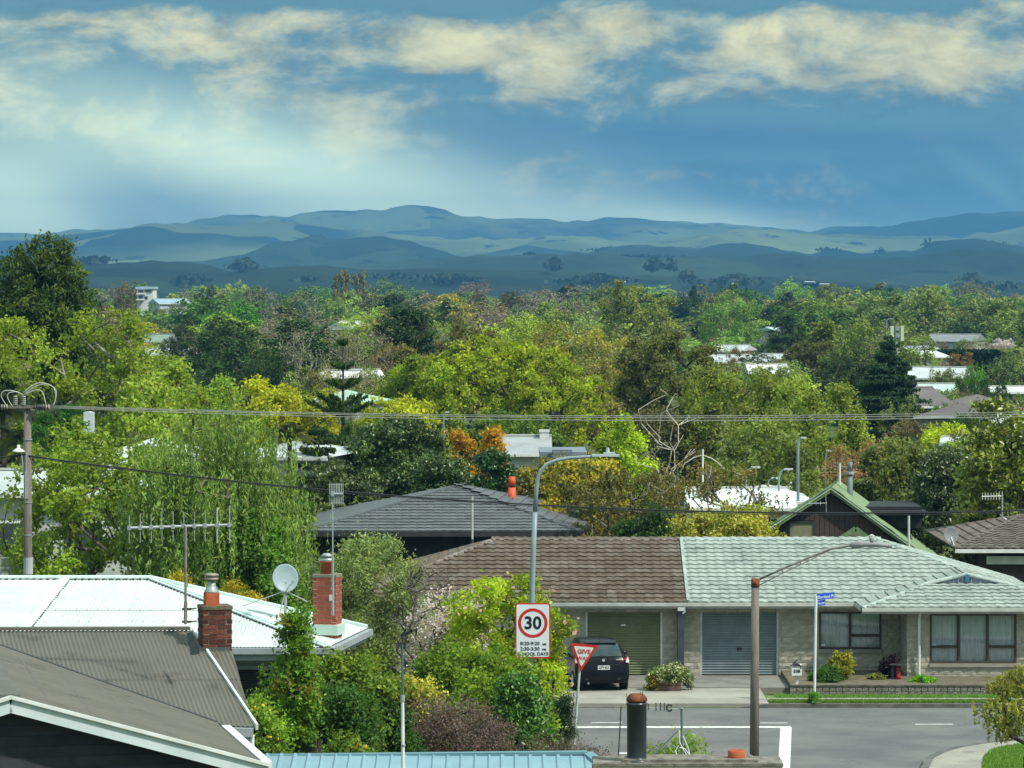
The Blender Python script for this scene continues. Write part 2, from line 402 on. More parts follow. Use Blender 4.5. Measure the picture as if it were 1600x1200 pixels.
# ------------------------------------------------------------------ foliage
def unit(v): return v / np.maximum(np.linalg.norm(v, axis=-1, keepdims=True), 1e-9)
def leaf_mesh(name, rng, C, size, aspect, mat, tint, up=.35, out=None, hang=0.0, jit=.35, tints=None, tidx=None):
    """C: leaf centres; every leaf is a small bent rhombus with its own size, tilt and tint"""
    n = len(C)
    a = rng.normal(size=(n, 3)); a[:, 2] -= hang; a = unit(a)
    nn = rng.normal(size=(n, 3)); nn[:, 2] += up * 2.2
    if out is not None: nn += out * 1.2
    b = unit(np.cross(nn, a)); nn = np.cross(a, b)
    L = size * rng.uniform(.65, 1.35, (n, 1)); W = L * aspect
    V = np.empty((n, 4, 3)); V[:, 0] = C - a * L / 2; V[:, 1] = C + b * W / 2 + nn * L * .12; V[:, 2] = C + a * L / 2; V[:, 3] = C - b * W / 2 + nn * L * .12
    idx = np.arange(n * 4).reshape(n, 4)
    f = np.concatenate([idx[:, [0, 1, 2]], idx[:, [0, 2, 3]]])
    br = rng.uniform(1 - jit, 1 + jit, (n, 1)); hue = rng.normal(0, .08, (n, 1))
    c = np.ones((n, 4)); c[:, 0:1] = br * (1 + hue); c[:, 1:2] = br; c[:, 2:3] = br * (1 - hue)
    if tints is not None: c[:, :3] *= tints
    return np_mesh(name, V.reshape(-1, 3), f, mat, np.repeat(c, 4, axis=0))
def frusta(name, A, B, ra, rb, mat, n=5):
    A, B = np.asarray(A, float), np.asarray(B, float); d = unit(B - A)
    ref = np.where(np.abs(d[:, 2:3]) > .9, np.array([[1., 0, 0]]), np.array([[0, 0, 1.]])); a = unit(np.cross(d, ref)); b = np.cross(d, a)
    t = np.arange(n) * 2 * np.pi / n; ring = a[:, None, :] * np.cos(t)[None, :, None] + b[:, None, :] * np.sin(t)[None, :, None]
    V = np.concatenate([A[:, None] + ring * np.asarray(ra)[:, None, None], B[:, None] + ring * np.asarray(rb)[:, None, None]], axis=1)
    base = (np.arange(len(A)) * 2 * n)[:, None]; j = np.arange(n); j2 = (j + 1) % n
    f = np.stack([base + j, base + j2, base + n + j2, base + n + j], axis=-1).reshape(-1, 4)
    return np_mesh(name, V.reshape(-1, 3), f, mat, None, True)
def skeleton(rng, tips, H, fork, r0, lean=(0, 0), wob=.12, mult=1.0, thin=.012):
    """trunk nodes up to the fork, then every tip is joined to the nearest limb below it"""
    nodes = []; par = []
    m = 5
    for i in range(m + 1):
        t = i / m; nodes.append(np.array([lean[0] * t + rng.normal(0, .02) * H * t * .3, lean[1] * t, fork * t])); par.append(i - 1)
    order = np.argsort(np.linalg.norm(tips - nodes[-1], axis=1)); tipn = []
    for k in order:
        q = tips[k]; arr = np.array(nodes); dist = np.linalg.norm(arr - q, axis=1) + np.where(arr[:, 2] > q[2] - .02 * H, .35 * H, 0)
        dist[:max(1, m - 2)] += H
        j = int(np.argmin(dist)); p = nodes[j]; L = np.linalg.norm(q - p); s = int(np.clip(L / (H * .07), 1, 6)); prev = j
        bend = rng.normal(size=3) * wob * L; bend[2] = -abs(bend[2]) * .6
        for i in range(1, s + 1):
            t = i / s; w = p + (q - p) * t + bend * 4 * t * (1 - t) * .6
            nodes.append(w); par.append(prev); prev = len(nodes) - 1
        tipn.append(prev)
    nodes = np.array(nodes); par = np.array(par); cnt = np.zeros(len(nodes)); cnt[tipn] = 1
    for i in range(len(nodes) - 1, 0, -1): cnt[par[i]] += cnt[i]
    cnt = np.maximum(cnt, 1); tot = cnt[0]; r = thin * mult + (r0 - thin) * (cnt / tot) ** .52
    r[0] *= 1.25; i = np.arange(1, len(nodes))
    return nodes[par[i]], nodes[i], r[par[i]] * .97, r[i]
def prof(kind, h):
    if kind == 'cone': return (1 - h) ** .8 * 1.0
    if kind == 'ogive': return np.clip(1 - h ** 1.6, 0, 1) ** .72 * np.where(h < .12, .75 + 2 * h, 1)
    if kind == 'column': return np.clip(np.sin(np.pi * (h * .85 + .12)), 0, 1) ** .5
    if kind == 'vase': return np.clip(.35 + h * 1.1, 0, 1) * np.sqrt(np.clip(1 - h ** 4, 0, 1))
    if kind == 'dome': return np.sqrt(np.clip(1 - h ** 2, 0, 1)) * np.clip(.8 + h * 2, 0, 1)
    return np.sqrt(np.clip(1 - ((h - .42) / .6) ** 2, 0, 1))
def crown_tips(rng, R, H, cb, kind, K, lobes, lr=.34, lean=(0, 0), solid=.25, flat=1.0):
    """tips on the outside of uneven lobes that together make the crown"""
    T = []; O = []; Lid = []; C = []
    for i in range(lobes):
        h = (i + .5) / lobes * .86 + rng.uniform(-.04, .04); h = min(max(h, .03), .93)
        ang = i * 2.4 + rng.uniform(-.5, .5); pr = float(prof(kind, np.array(h))) * R; rl = R * lr * rng.uniform(.75, 1.2) * (.6 if kind in ('cone', 'ogive') and h > .75 else 1)
        rr = max(0, pr - rl * .8) * rng.uniform(.7, 1.05)
        c = np.array([rr * math.cos(ang) + lean[0] * h, rr * math.sin(ang) + lean[1] * h, (cb + (1 - cb) * h) * H - rl * .35]); C.append((c, rl))
    per = max(1, K // lobes)
    for i, (c, rl) in enumerate(C):
        d = rng.normal(size=(per, 3)); d[:, 2] += .35; d = unit(d)
        s = np.where(rng.random((per, 1)) < solid, rng.uniform(.2, .8, (per, 1)), rng.uniform(.8, 1.08, (per, 1)))
        p = c + d * s * rl * np.array([1, 1, flat]); T.append(p); O.append(d); Lid += [i] * per
    T = np.concatenate(T); O = np.concatenate(O); T[:, 2] = np.clip(T[:, 2], H * cb * .6, None); T[:, 2] *= H * .985 / T[:, 2].max()
    rr = np.percentile(np.hypot(T[:, 0] - lean[0] * .5, T[:, 1]), 97); T[:, :2] *= min(1.4, max(.8, R / rr))
    return T, O, np.array(Lid)
def crown_points(rng, T, O, Lid, n, rc, flat=.8):
    per = max(1, n // len(T)); k = np.repeat(np.arange(len(T)), per)
    C = T[k] + rng.normal(size=(len(k), 3)) * rc * .5 * np.array([1, 1, flat]); return C, O[k], k
BARK = M('bark', (.11, .085, .062), (.19, .155, .12), 6, .95, .6)
BARKG = M('grey_bark', (.26, .245, .21), (.16, .145, .12), 6, .95, .5)
BARKW = M('pale_bark', (.56, .51, .42), (.36, .32, .25), 5, .9, .3)
BARKD = M('dark_bark', (.055, .045, .035), (.09, .075, .06), 6, .95, .5)
def tree_meshes(seed, H, R, kind='round', cb=.3, K=260, lobes=11, n=9000, leaf=.16, aspect=.6, rc=.45, bark=None, fork=None, r0=None, mat=None, lr=.34, lean=(0, 0), solid=.25,
                limbs=110, up=.35, hang=0., tipvar=.0, tiptint=None, jit=.33, droop=0.0, flat=1.0, thin=.012, wob=.12, cflat=.8):
    rng = np.random.default_rng(seed)
    if n > 20000: n = int(n * .62); leaf *= 1.18
    T, O, Lid = crown_tips(rng, R, H, cb, kind, K, lobes, lr, lean, solid, flat)
    C, out, k = crown_points(rng, T, O, Lid, n, rc, cflat)
    lt = rng.normal(1, .13, (int(Lid.max()) + 1, 1)); tt = rng.normal(1, .1, (len(T), 1)); tn = np.ones((len(C), 3)) * lt[Lid[k]] * tt[k]
    if tiptint is not None:
        w = (rng.random((len(T), 1)) < tipvar)[k]; tn = np.where(w, tn * np.array(tiptint), tn)
    if droop > 0:                                  # leaves strung on hanging twigs
        s = rng.random(len(C)) ** .8 * droop; kk = np.repeat(rng.normal(size=(len(T), 2)) * rc * .35, 1, axis=0)[k]
        sub = rng.integers(0, 5, len(C)); off = rng.normal(size=(len(T), 5, 2)) * rc * .8
        C = T[k].copy(); C[:, :2] += off[k, sub] + rng.normal(size=(len(C), 2)) * rc * .07; C[:, 2] -= s * (1 + .4 * np.sin(k * 7.3 + sub)); C[:, 2] = np.maximum(C[:, 2], .15)
    crown = leaf_mesh('crown', rng, C, leaf, aspect, mat or FOL, None, up, out, hang, jit, tn)
    sel = rng.permutation(len(T))[:limbs]
    A, B, ra, rb = skeleton(rng, T[sel] * np.array([.97, .97, .97]), H, H * (fork if fork is not None else cb * .8), r0 or max(.05, H * .022), lean, wob, 1.0, thin)
    return frusta('trunk', A, B, ra, rb, bark or BARK), crown
def plant(name, label, cat, loc, meshes, color, group=None, rz=0.0, scale=(1, 1, 1), extra=None, trunkname='trunk'):
    o = thing(name, label, cat, loc, group); o.rotation_euler = (0, 0, rz); o.scale = scale
    t = bpy.data.objects.new(trunkname, meshes[0]); COL.objects.link(t); t.parent = o
    c = bpy.data.objects.new('crown', meshes[1]); COL.objects.link(c); c.parent = o; c.color = (min(.6, color[0] * 1.5), min(.6, color[1] * 1.5), color[2] * 1.35, 1)
    if extra:
        for nm, me, cl in extra:
            b = bpy.data.objects.new(nm, me); COL.objects.link(b); b.parent = o; b.color = (*cl, 1)
    return o
def ground_z(x, y):
    def ss(t): t = min(max(t, 0), 1); return t * t * (3 - 2 * t)
    left = ss((1.0 - x) / 3.0)
    g = 2.3 * ss((97 - y) / 15) * left + 2.6 * ss((62 - y) / 25)
    return g
def tree(name, label, px, top, wpx, Y, color, seed, cat='tree', zb=None, extra=None, trunkname='trunk', bot=None, **kw):
    s = F / Y; x = XX(px, Y); z0 = ground_z(x, Y) if zb is None else zb; H = ZZ(top, Y) - z0; R = wpx / 2 / s
    me = tree_meshes(seed, H, R, **kw); ex = []
    if extra:
        for nm, cl, n, leaf, rc in extra:
            rng = np.random.default_rng(seed + 7); cb = kw.get('cb', .3)
            T, O, Lid = crown_tips(np.random.default_rng(seed), R * 1.03, H, cb, kw.get('kind', 'round'), kw.get('K', 260), kw.get('lobes', 11), kw.get('lr', .34), kw.get('lean', (0, 0)), .1, kw.get('flat', 1.0))
            C, out, k = crown_points(rng, T, O, Lid, n, rc); ex.append((nm, leaf_mesh(nm, rng, C, leaf, .8, FOL, None, .3, out, 0, .2), cl))
    return plant(name, label, cat, (x, Y, z0), me, color, extra=ex, trunkname=trunkname)
def tiered_conifer(name, label, px, top, wpx, Y, color, seed, tiers=16, per=9, upcurve=0.0, droop=.12, cb=.08, needles=240, leaf=.22, power=.8, gap=0.0, cat='tree', spray=.5, zb=0, dens=1.0):
    rng = np.random.default_rng(seed); s = F / Y; x = XX(px, Y); H = ZZ(top, Y) - zb; R = wpx / 2 / s
    A, B, ra, rb, C, TN = [], [], [], [], [], []
    A.append((0, 0, 0)); B.append((0, 0, H)); ra.append(H * .018); rb.append(.02)
    for i in range(tiers):
        h = cb + (1 - cb) * (i + .3) / tiers; z0 = h * H + rng.uniform(-.25, .25); L = R * max(.04, (1 - h) / (1 - cb)) ** power
        for j in range(per):
            a = j * 2 * math.pi / per + i * .7 + rng.uniform(-.2, .2); l = L * rng.uniform(.72, 1.08); d = np.array([math.cos(a), math.sin(a), 0]); sd = np.array([-d[1], d[0], 0]); droop_ = droop; z0_ = z0; droop = droop_ * (1 if upcurve else rng.uniform(.2, 1.9)); z0 = z0_ + (0 if upcurve else rng.uniform(-.35, .35)); prev = np.array([0, 0, z0])
            for q in range(1, 5):
                t = q / 4; p = d * l * t; z = z0 + l * (upcurve * t ** 1.6 - droop * t * (1 if upcurve else 1 - .6 * t)); p = np.array([p[0], p[1], z])
                A.append(prev); B.append(p); ra.append(.02 + .035 * l * (1 - t + .25) * .4); rb.append(.015 + .03 * l * (1 - t) * .4); prev = p
            m = int(needles * (l / R + .12) * dens); t = rng.random(m) ** .7 * .95 + .05
            w = l * spray * (1 - t * .6) * (rng.random(m) * 2 - 1) * np.minimum(1, t * 4)
            pz = z0 + l * (upcurve * t ** 1.6 - droop * t * (1 if upcurve else 1 - .6 * t)) + (rng.normal(size=m) * .05 - (0 if upcurve else .09) * rng.random(m) * (1 + l * .1))
            droop = droop_; z0 = z0_; C.append(np.outer(t * l, d) + np.outer(w, sd) + np.stack([np.zeros(m), np.zeros(m), pz], 1)); TN.append(np.full((m, 3), rng.normal(1, .16)))
    rng2 = np.random.default_rng(seed + 1); C = np.concatenate(C)
    crown = leaf_mesh('crown', rng2, C, leaf, .38, FOL, None, .5, None, 0, .3, np.concatenate(TN))
    return plant(name, label, cat, (x, Y, zb), (frusta('trunk', A, B, ra, rb, BARKD), crown), color)
def fronds(name, label, px, py, Y, size, color, seed, n=16, cat='palm', trunk_r=.1, zb=0, lift=.55, parts=True):
    """palm or cabbage tree head: arching fronds, each its own part"""
    x = XX(px, Y); z = ZZ(py, Y); o = thing(name, label, cat, (x, Y, zb)); rng = np.random.default_rng(seed)
    tb = MB(); tb.tube([(x, Y, zb), (x + .1, Y, (z + zb) / 2), (x, Y, z)], trunk_r * 1.2, 8, trunk_r); tb.build('trunk', BARKD, o, True)
    for i in range(n):
        a = i * 2.4 + rng.uniform(-.2, .2); el = rng.uniform(-.2, 1.25) * lift * 1.6; L = size * rng.uniform(.8, 1.1); d = np.array([math.cos(a) * math.cos(el), math.sin(a) * math.cos(el), math.sin(el)])
        V, Fc = [], []; sd = unit(np.cross(d, [0, 0, 1])); m = 40
        for q in range(m):
            t = (q + 1) / m; c = d * L * t; c[2] -= L * .55 * t * t
            for sg in (-1, 1):
                ll = L * .26 * math.sin(math.pi * min(.95, t * .85 + .1)); tip = c + sd * sg * ll + d * ll * .5 - np.array([0, 0, ll * .55]); w = d * L / m * .5
                k = len(V); V += [c - w, c + w, tip]; Fc.append((k, k + 1, k + 2))
        me = np_mesh('frond', np.array(V) + np.array([0, 0, z - zb]), np.array(Fc), FOL, np.tile(np.array([[rng.uniform(.8, 1.2)] * 3 + [1.]]), (len(V), 1)))
        f = bpy.data.objects.new('frond', me); COL.objects.link(f); f.parent = o; f.color = (*color, 1)
    return o

# ------------------------------------------------------------------ the setting: ground, road, hills
def grid_ground():
    xs = list(range(-60, 61, 2)); ys = [-60, -20, 10, 30, 45] + list(range(50, 116, 1))
    me = MB(); nx = len(xs)
    for y in ys:
        for x in xs: me.v.append((x, y, ground_z(x, y)))
    for j in range(len(ys) - 1):
        for i in range(nx - 1): q = j * nx + i; me.f.append((q, q + 1, q + nx + 1, q + nx))
    k = len(me.v); B = 13000
    me.v += [(-B, -60, 0), (-60, -60, 0), (-60, 115, 0), (60, 115, 0), (60, -60, 0), (B, -60, 0), (B, B, 0), (-B, B, 0), (-B, 115, 0), (B, 115, 0)]
    me.f += [(k, k + 1, k + 2, k + 8), (k + 4, k + 5, k + 9, k + 3), (k + 8, k + 2, k + 3, k + 9, k + 6, k + 7)]
    return me
EARTH = M('earth_and_grass', (.055, .085, .022), (.085, .095, .035), .05, .95, .3, 2)
g = grid_ground(); struct('ground', g, EARTH)
ASPH = M('asphalt', (.165, .163, .158), (.105, .106, .11), .35, .9, .25, 60, detail=8, lo=.3, hi=.7, spots=[((.07, .07, .072), .22, .62, .6), ((.2, .195, .18), 1.3, .66, .4)], cracks=.35)
ASPH2 = M('worn_chip_seal', (.14, .142, .144), (.115, .116, .12), .5, .9, .3, 50, detail=8)
CONC = M('concrete', (.33, .315, .27), (.25, .24, .205), .6, .9, .2, 40, detail=8, spots=[((.16, .15, .13), .8, .62, .5)], cracks=.6)
CONCD = M('weathered_concrete', (.22, .21, .185), (.15, .145, .125), 1.2, .9, .3, 30, detail=8)
PAINT = M('road_paint', (.72, .72, .7), (.5, .5, .49), 4, .8, .1, 30, detail=8, spots=[((.2, .2, .2), 9, .6, .7)])
GRASS = M('lawn', (.12, .21, .04), (.1, .14, .035), 1.5, .95, .5, 40, spots=[((.2, .17, .08), 2.2, .6, .6)])
KERB = M('kerb_concrete', (.15, .145, .135), (.09, .09, .085), 2, .9, .3, 30)
YK = 111.85
m = MB(); m.add([(-60, 103.9, .006), (1.15, 103.9, .006), (1.4, 60, .006), (40, 60, .006), (60, 60, .006), (60, YK, .006), (-60, YK, .006)], [(0, 1, 5, 6), (1, 2, 3, 4, 5)])
struct('road', m, ASPH, fixn=False)
def ribbon(pts, w, z):
    mb = MB()
    for p, q in zip(pts[:-1], pts[1:]):
        p, q = Vector((*p, z)), Vector((*q, z)); d = (q - p).normalized(); n = Vector((-d.y, d.x, 0)) * w / 2
        mb.add([p - n, q - n, q + n, p + n], [(0, 1, 2, 3)])
    return mb
def gp(px, py, z=.01): Y = yd(py, z); return (XX(px, Y), Y)
m = MB()
a, b, c_, d_ = gp(880, 1137.3), gp(1237, 1137.3), gp(1237, 1137.3), gp(1211, 1196)
m.add([(a[0], a[1] - .0, .011), (b[0], a[1], .011), (b[0], a[1] + .38, .011), (a[0], a[1] + .38, .011)], [(0, 1, 2, 3)])
m.add([(c_[0] - .32, c_[1] - .0, .011), (c_[0], c_[1] + .0, .011), (d_[0] + .16, d_[1] - 3, .011), (d_[0] - .16, d_[1] - 3, .011)], [(0, 1, 2, 3)])
tag(struct('limit_line', m, PAINT, fixn=False))
m = MB()
for (x0, x1, py) in ((924, 972, 1129.5), (1188, 1231, 1130), (1430, 1490, 1132), (1688, 1748, 1134), (966, 1000, 1178)):
    p, q = gp(x0, py), gp(x1, py); m.add([(p[0], p[1], .011), (q[0], q[1], .011), (q[0], q[1] + (.14 if py < 1150 else .3), .011), (p[0], p[1] + (.14 if py < 1150 else .3), .011)], [(0, 1, 2, 3)])
struct('centre_line', m, PAINT, fixn=False)
# far side: kerb, verge, footpath, driveway
XD = XX(1203, 112)
m = MB(); m.box((XD + 30, YK + .1, .06), (60, .2, .13)); m.prism([(XD - .9, YK, .0), (XD, YK, .0), (XD, YK, .125), (XD - .9, YK, .02)], (0, .2, 0)); struct('kerb', m, KERB)
m = MB(); m.box((XX(700, 114) - 6, YK + .1, .02), (22.0, .2, .06)); struct('dropped_kerb', m, CONCD)
def slab2(name, x0, x1, y0, y1, z, mat, h=.14, kind='structure'):
    m = MB(); m.box(((x0 + x1) / 2, (y0 + y1) / 2, z - h / 2), (x1 - x0, y1 - y0, h)); return m.build(name, mat, None, kind=kind)
slab2('driveway', -12, XD - .02, YK + .21, 116.25, .118, CONC)
slab2('garage_apron', XX(680, 117), XX(1262, 117), 116.29, 119.95, .135, CONCD)
slab2('grass_verge', XD, 60, YK + .21, 112.75, .112, GRASS)
slab2('footpath', XD, 60, 112.76, 113.55, .116, CONC)
slab2('grass_strip', XD, 60, 113.56, 114.3, .112, GRASS)
slab2('garden_bed', XX(1238, 115), 60, 114.62, 119.9, .3, M('soil', (.1, .085, .055), (.16, .14, .09), 3, .95, .5))
rng_ = np.random.default_rng(5)
def grass_blades(name, n, x0, x1, y0, y1, z, h, color, fn=None, yellow=0):
    r = np.random.default_rng(n); x = r.uniform(x0, x1, n); y = r.uniform(y0, y1, n)
    if fn: k = fn(x, y); x, y = x[k], y[k]
    n = len(x); hh = h * r.uniform(.5, 1.4, n); a = r.uniform(0, 6.28, n); w = .02
    V = np.empty((n, 3, 3)); V[:, 0] = np.stack([x - np.cos(a) * w, y - np.sin(a) * w, np.full(n, z)], 1); V[:, 1] = np.stack([x + np.cos(a) * w, y + np.sin(a) * w, np.full(n, z)], 1)
    V[:, 2] = np.stack([x + r.normal(size=n) * h * .5, y + r.normal(size=n) * h * .5, z + hh], 1)
    c = np.ones((n, 4)); c[:, :3] = r.uniform(.7, 1.35, (n, 1)); me = np_mesh(name, V.reshape(-1, 3), np.arange(n * 3).reshape(n, 3), FOL, np.repeat(c, 3, axis=0))
    o = bpy.data.objects.new(name, me); COL.objects.link(o); o.color = (*color, 1); o['kind'] = 'stuff'
    return o
tag(grass_blades('grass', 26000, XD, 19, YK + .25, 112.75, .11, .07, (.14, .25, .045)), 'mown grass blades of the verge along the kerb', 'grass')
tag(grass_blades('grass', 9000, XD + .3, 19, 113.6, 114.25, .11, .06, (.16, .32, .05)), 'thin strip of grass between the footpath and the block retaining wall', 'grass')
# near right corner: kerb, footpath and lawn on a curve
oz = .12
outer = [gp(px, py, oz) for px, py in ((1760, 1149), (1680, 1151), (1600, 1155), (1540, 1160), (1500, 1166.5), (1470, 1175), (1452, 1185), (1445, 1200), (1444, 1235))]
lawn = [gp(px, py, oz) for px, py in ((1760, 1156), (1680, 1158), (1600, 1162), (1565, 1167), (1545, 1174), (1536, 1184), (1534, 1200), (1534, 1235))]
def poly_slab(name, pts, z, h, mat):
    m = MB(); m.prism([(x, y, z) for x, y in pts], (0, 0, -h)); return m.build(name, mat, None, kind='structure')
far = [(40, outer[-1][1]), (40, outer[0][1])]
poly_slab('footpath', outer + far, oz - .002, .15, CONC)
poly_slab('lawn', lawn + far, oz + .01, .05, GRASS)
m = ribbon(outer, .22, oz + .004); q = MB(); q.v = m.v; q.f = m.f; q.build('kerb', KERB, None, kind='structure', fixn=False)
m = MB()
for p, r in zip(outer[:-1], outer[1:]): m.add([(p[0], p[1], oz), (r[0], r[1], oz), (r[0], r[1], 0), (p[0], p[1], 0)], [(0, 1, 2, 3)])
m.build('kerb_face', KERB, None, kind='structure', fixn=False)
lx0, ly = min(p[0] for p in lawn), [p[1] for p in lawn]
def inlawn(x, y):
    yy = np.interp(x, [p[0] for p in lawn[::-1]], [p[1] for p in lawn[::-1]]); return y < yy - .05
tag(grass_blades('grass', 60000, lx0 + .05, 20, min(ly), max(ly), oz + .008, .06, (.15, .28, .045), inlawn), 'bright lawn grass on the near right street corner', 'grass')

# ---- hills
def hill_mat(name, c1, c2, c3, sc_, sun=0.0):
    m = bpy.data.materials.new(name); m.use_nodes = True; nt = m.node_tree; b = nt.nodes['Principled BSDF']; b.inputs['Roughness'].default_value = .95; b.inputs['Specular IOR Level'].default_value = .1
    tc = N(nt, 'ShaderNodeTexCoord'); mp = N(nt, 'ShaderNodeMapping'); mp.inputs['Scale'].default_value = (1, .45, 2.2); nt.links.new(tc.outputs['Object'], mp.inputs[0]); v = mp.outputs[0]
    f1 = smooth(nt, noise_tex(nt, v, sc_, 6, .6, .4), .42, .6); vo = N(nt, 'ShaderNodeTexVoronoi'); vo.inputs['Scale'].default_value = sc_ * 2.5; nt.links.new(v, vo.inputs['Vector'])
    sep = N(nt, 'ShaderNodeSeparateColor'); nt.links.new(vo.outputs['Color'], sep.inputs[0])
    f2 = smooth(nt, noise_tex(nt, v, sc_ * 9, 5, .7), .58, .66)
    col = mixc(nt, f1, c1, c2); col = mixc(nt, mth(nt, 'MULTIPLY', smooth(nt, sep.outputs[0], .5, .9), .6), col, tuple(x * 1.5 for x in c2)); col = mixc(nt, f2, col, c3)
    nt.links.new(col, b.inputs['Base Color']); return m
def hills(name, pts, Y, Ynear, mat, rough=6.0, seed=0, back=1.12, nx=420, ny=44, scale=900.0):
    px0, px1 = pts[0][0], pts[-1][0]; V = []; xs = np.linspace(px0, px1, nx); ys = np.interp(xs, [p[0] for p in pts], [p[1] for p in pts])
    mb = MB()
    for j in range(ny + 6):
        for i in range(nx):
            zc = CAMZ + (HOR - ys[i]) * Y / F
            if j <= ny: t = j / ny; y = Ynear + (Y - Ynear) * t; pr = t * t * (3 - 2 * t); pr = pr ** .8
            else: t = 1 - (j - ny) / 6; y = Y + (1 - t) * (back - 1) * Y; pr = t * t * (3 - 2 * t)
            x = (xs[i] - 800) / F * Y
            nz = mnoise.fractal(Vector((x / scale, y / scale * .6, seed)), .9, 2.1, 5)
            rid = 1 - abs(mnoise.noise(Vector((x / scale * 1.7 + .3 * nz, y / scale * .35, seed + 9)))) * 2
            amp = math.sin(math.pi * min(t, .999)) if j <= ny else 0
            z = zc * pr + amp * (nz * .34 + rid * .34 - .2) * zc + mnoise.noise(Vector((x / scale * 6, seed, 3))) * rough * .9 * pr + mnoise.noise(Vector((x / scale * 22, y / scale * 8, 5))) * rough * .5 * pr
            V.append((x, y, z - 3 * (1 - pr)))
    mb.v = V
    for j in range(ny + 5):
        for i in range(nx - 1): q = j * nx + i; mb.f.append((q, q + 1, q + nx + 1, q + nx))
    struct(name, mb, mat, True, fixn=False); return V
PAST = hill_mat('pasture_and_bush', (.022, .036, .02), (.15, .18, .06), (.01, .016, .01), .0012)
PAST2 = hill_mat('green_pasture', (.008, .018, .012), (.016, .03, .014), (.01, .018, .01), .003)
DARKH = hill_mat('bush_clad', (.016, .03, .016), (.028, .045, .02), (.008, .015, .008), .003)
L1 = [(-900, 350), (-500, 366), (-200, 372), (0, 364), (90, 366), (140, 360), (250, 352), (300, 350), (340, 346), (400, 340), (450, 338), (480, 330), (520, 329), (560, 333), (600, 334), (650, 328), (700, 331), (740, 338), (800, 343), (880, 346), (950, 342), (1020, 344), (1100, 350), (1180, 354), (1300, 357), (1400, 358), (1430, 345), (1480, 340), (1540, 334), (1600, 326), (1720, 322), (1900, 336), (2500, 350)]
L1b = [(-900, 372), (-100, 378), (140, 366), (260, 358), (380, 353), (520, 356), (600, 362), (700, 374), (900, 372), (1000, 376), (1120, 366), (1200, 360), (1300, 366), (1420, 366), (1500, 372), (1600, 354), (1700, 350), (2500, 370)]
L2 = [(-900, 428), (200, 425), (300, 412), (360, 404), (400, 395), (440, 382), (470, 377), (490, 371), (505, 372), (512, 378), (530, 376), (570, 373), (600, 374), (640, 382), (690, 398), (740, 406), (840, 404), (900, 396), (950, 392), (1000, 392), (1050, 389), (1090, 388), (1140, 382), (1200, 385), (1260, 392), (1350, 396), (1420, 393), (1450, 384), (1480, 381), (1560, 383), (1580, 390), (1700, 385), (2500, 395)]
L3 = [(-900, 420), (300, 424), (480, 420), (600, 412), (700, 404), (800, 403), (900, 399), (1000, 406), (1100, 405), (1200, 401), (1300, 405), (1400, 402), (1480, 397), (1540, 393), (1600, 393), (1800, 388), (2500, 400)]
L4 = [(-900, 410), (-200, 405), (0, 406), (140, 411), (250, 409), (300, 413), (350, 420), (380, 424), (450, 420), (520, 418), (600, 424), (700, 420), (800, 424), (900, 424), (1000, 430), (1100, 436), (1200, 433), (1300, 441), (1400, 446), (1500, 446), (1600, 440), (1800, 436), (2500, 430)]
hills('hills', L1, 11500, 9400, PAST, 20, 1, scale=1500); hills('hills', L1b, 9000, 6600, PAST, 16, 2, scale=1200)
hills('hills', L2, 6200, 5000, DARKH, 12, 3, scale=800); hills('hills', L3, 4700, 3900, DARKH, 9, 4, scale=600)
V4 = hills('hills', L4, 3500, 2500, PAST2, 4, 5, scale=420)
# ---- haze: one closed box of thin even air
m = MB(); m.box((0, 6500, 149), (26200, 13200, 304))
HAZE = bpy.data.materials.new('haze'); HAZE.use_nodes = True; HAZE.node_tree.nodes.clear()
hv = N(HAZE.node_tree, 'ShaderNodeVolumePrincipled'); hv.inputs['Density'].default_value = 1.25e-4; hv.inputs['Color'].default_value = (.115, .37, .70, 1); hv.inputs['Anisotropy'].default_value = .0
ho = N(HAZE.node_tree, 'ShaderNodeOutputMaterial'); HAZE.node_tree.links.new(hv.outputs[0], ho.inputs['Volume'])
hz = m.build('haze', HAZE, None, kind='stuff'); tag(hz, 'thin blue haze over the town and hills')

# ------------------------------------------------------------------ buildings
GLASS = M('window_glass', (.05, .06, .065), (.03, .04, .05), 1, .06, spec=.9)
WHITEP = M('white_paint', (.74, .76, .74), (.6, .62, .6), 2, .55)
GALV = M('galvanised_steel', (.42, .46, .46), (.3, .34, .35), 5, .45, metal=.35)
ALU = M('aluminium', (.55, .57, .57), (.42, .44, .44), 6, .4, metal=.4)
BLK = M('black_steel', (.03, .033, .036), (.05, .052, .055), 5, .5)
def frame_rect(mb, x0, x1, z0, z1, y, t, d):
    mb.box(((x0 + x1) / 2, y, z0 + t / 2), (x1 - x0, d, t)); mb.box(((x0 + x1) / 2, y, z1 - t / 2), (x1 - x0, d, t))
    mb.box((x0 + t / 2, y, (z0 + z1) / 2), (t, d, z1 - z0 - 2 * t)); mb.box((x1 - t / 2, y, (z0 + z1) / 2), (t, d, z1 - z0 - 2 * t))

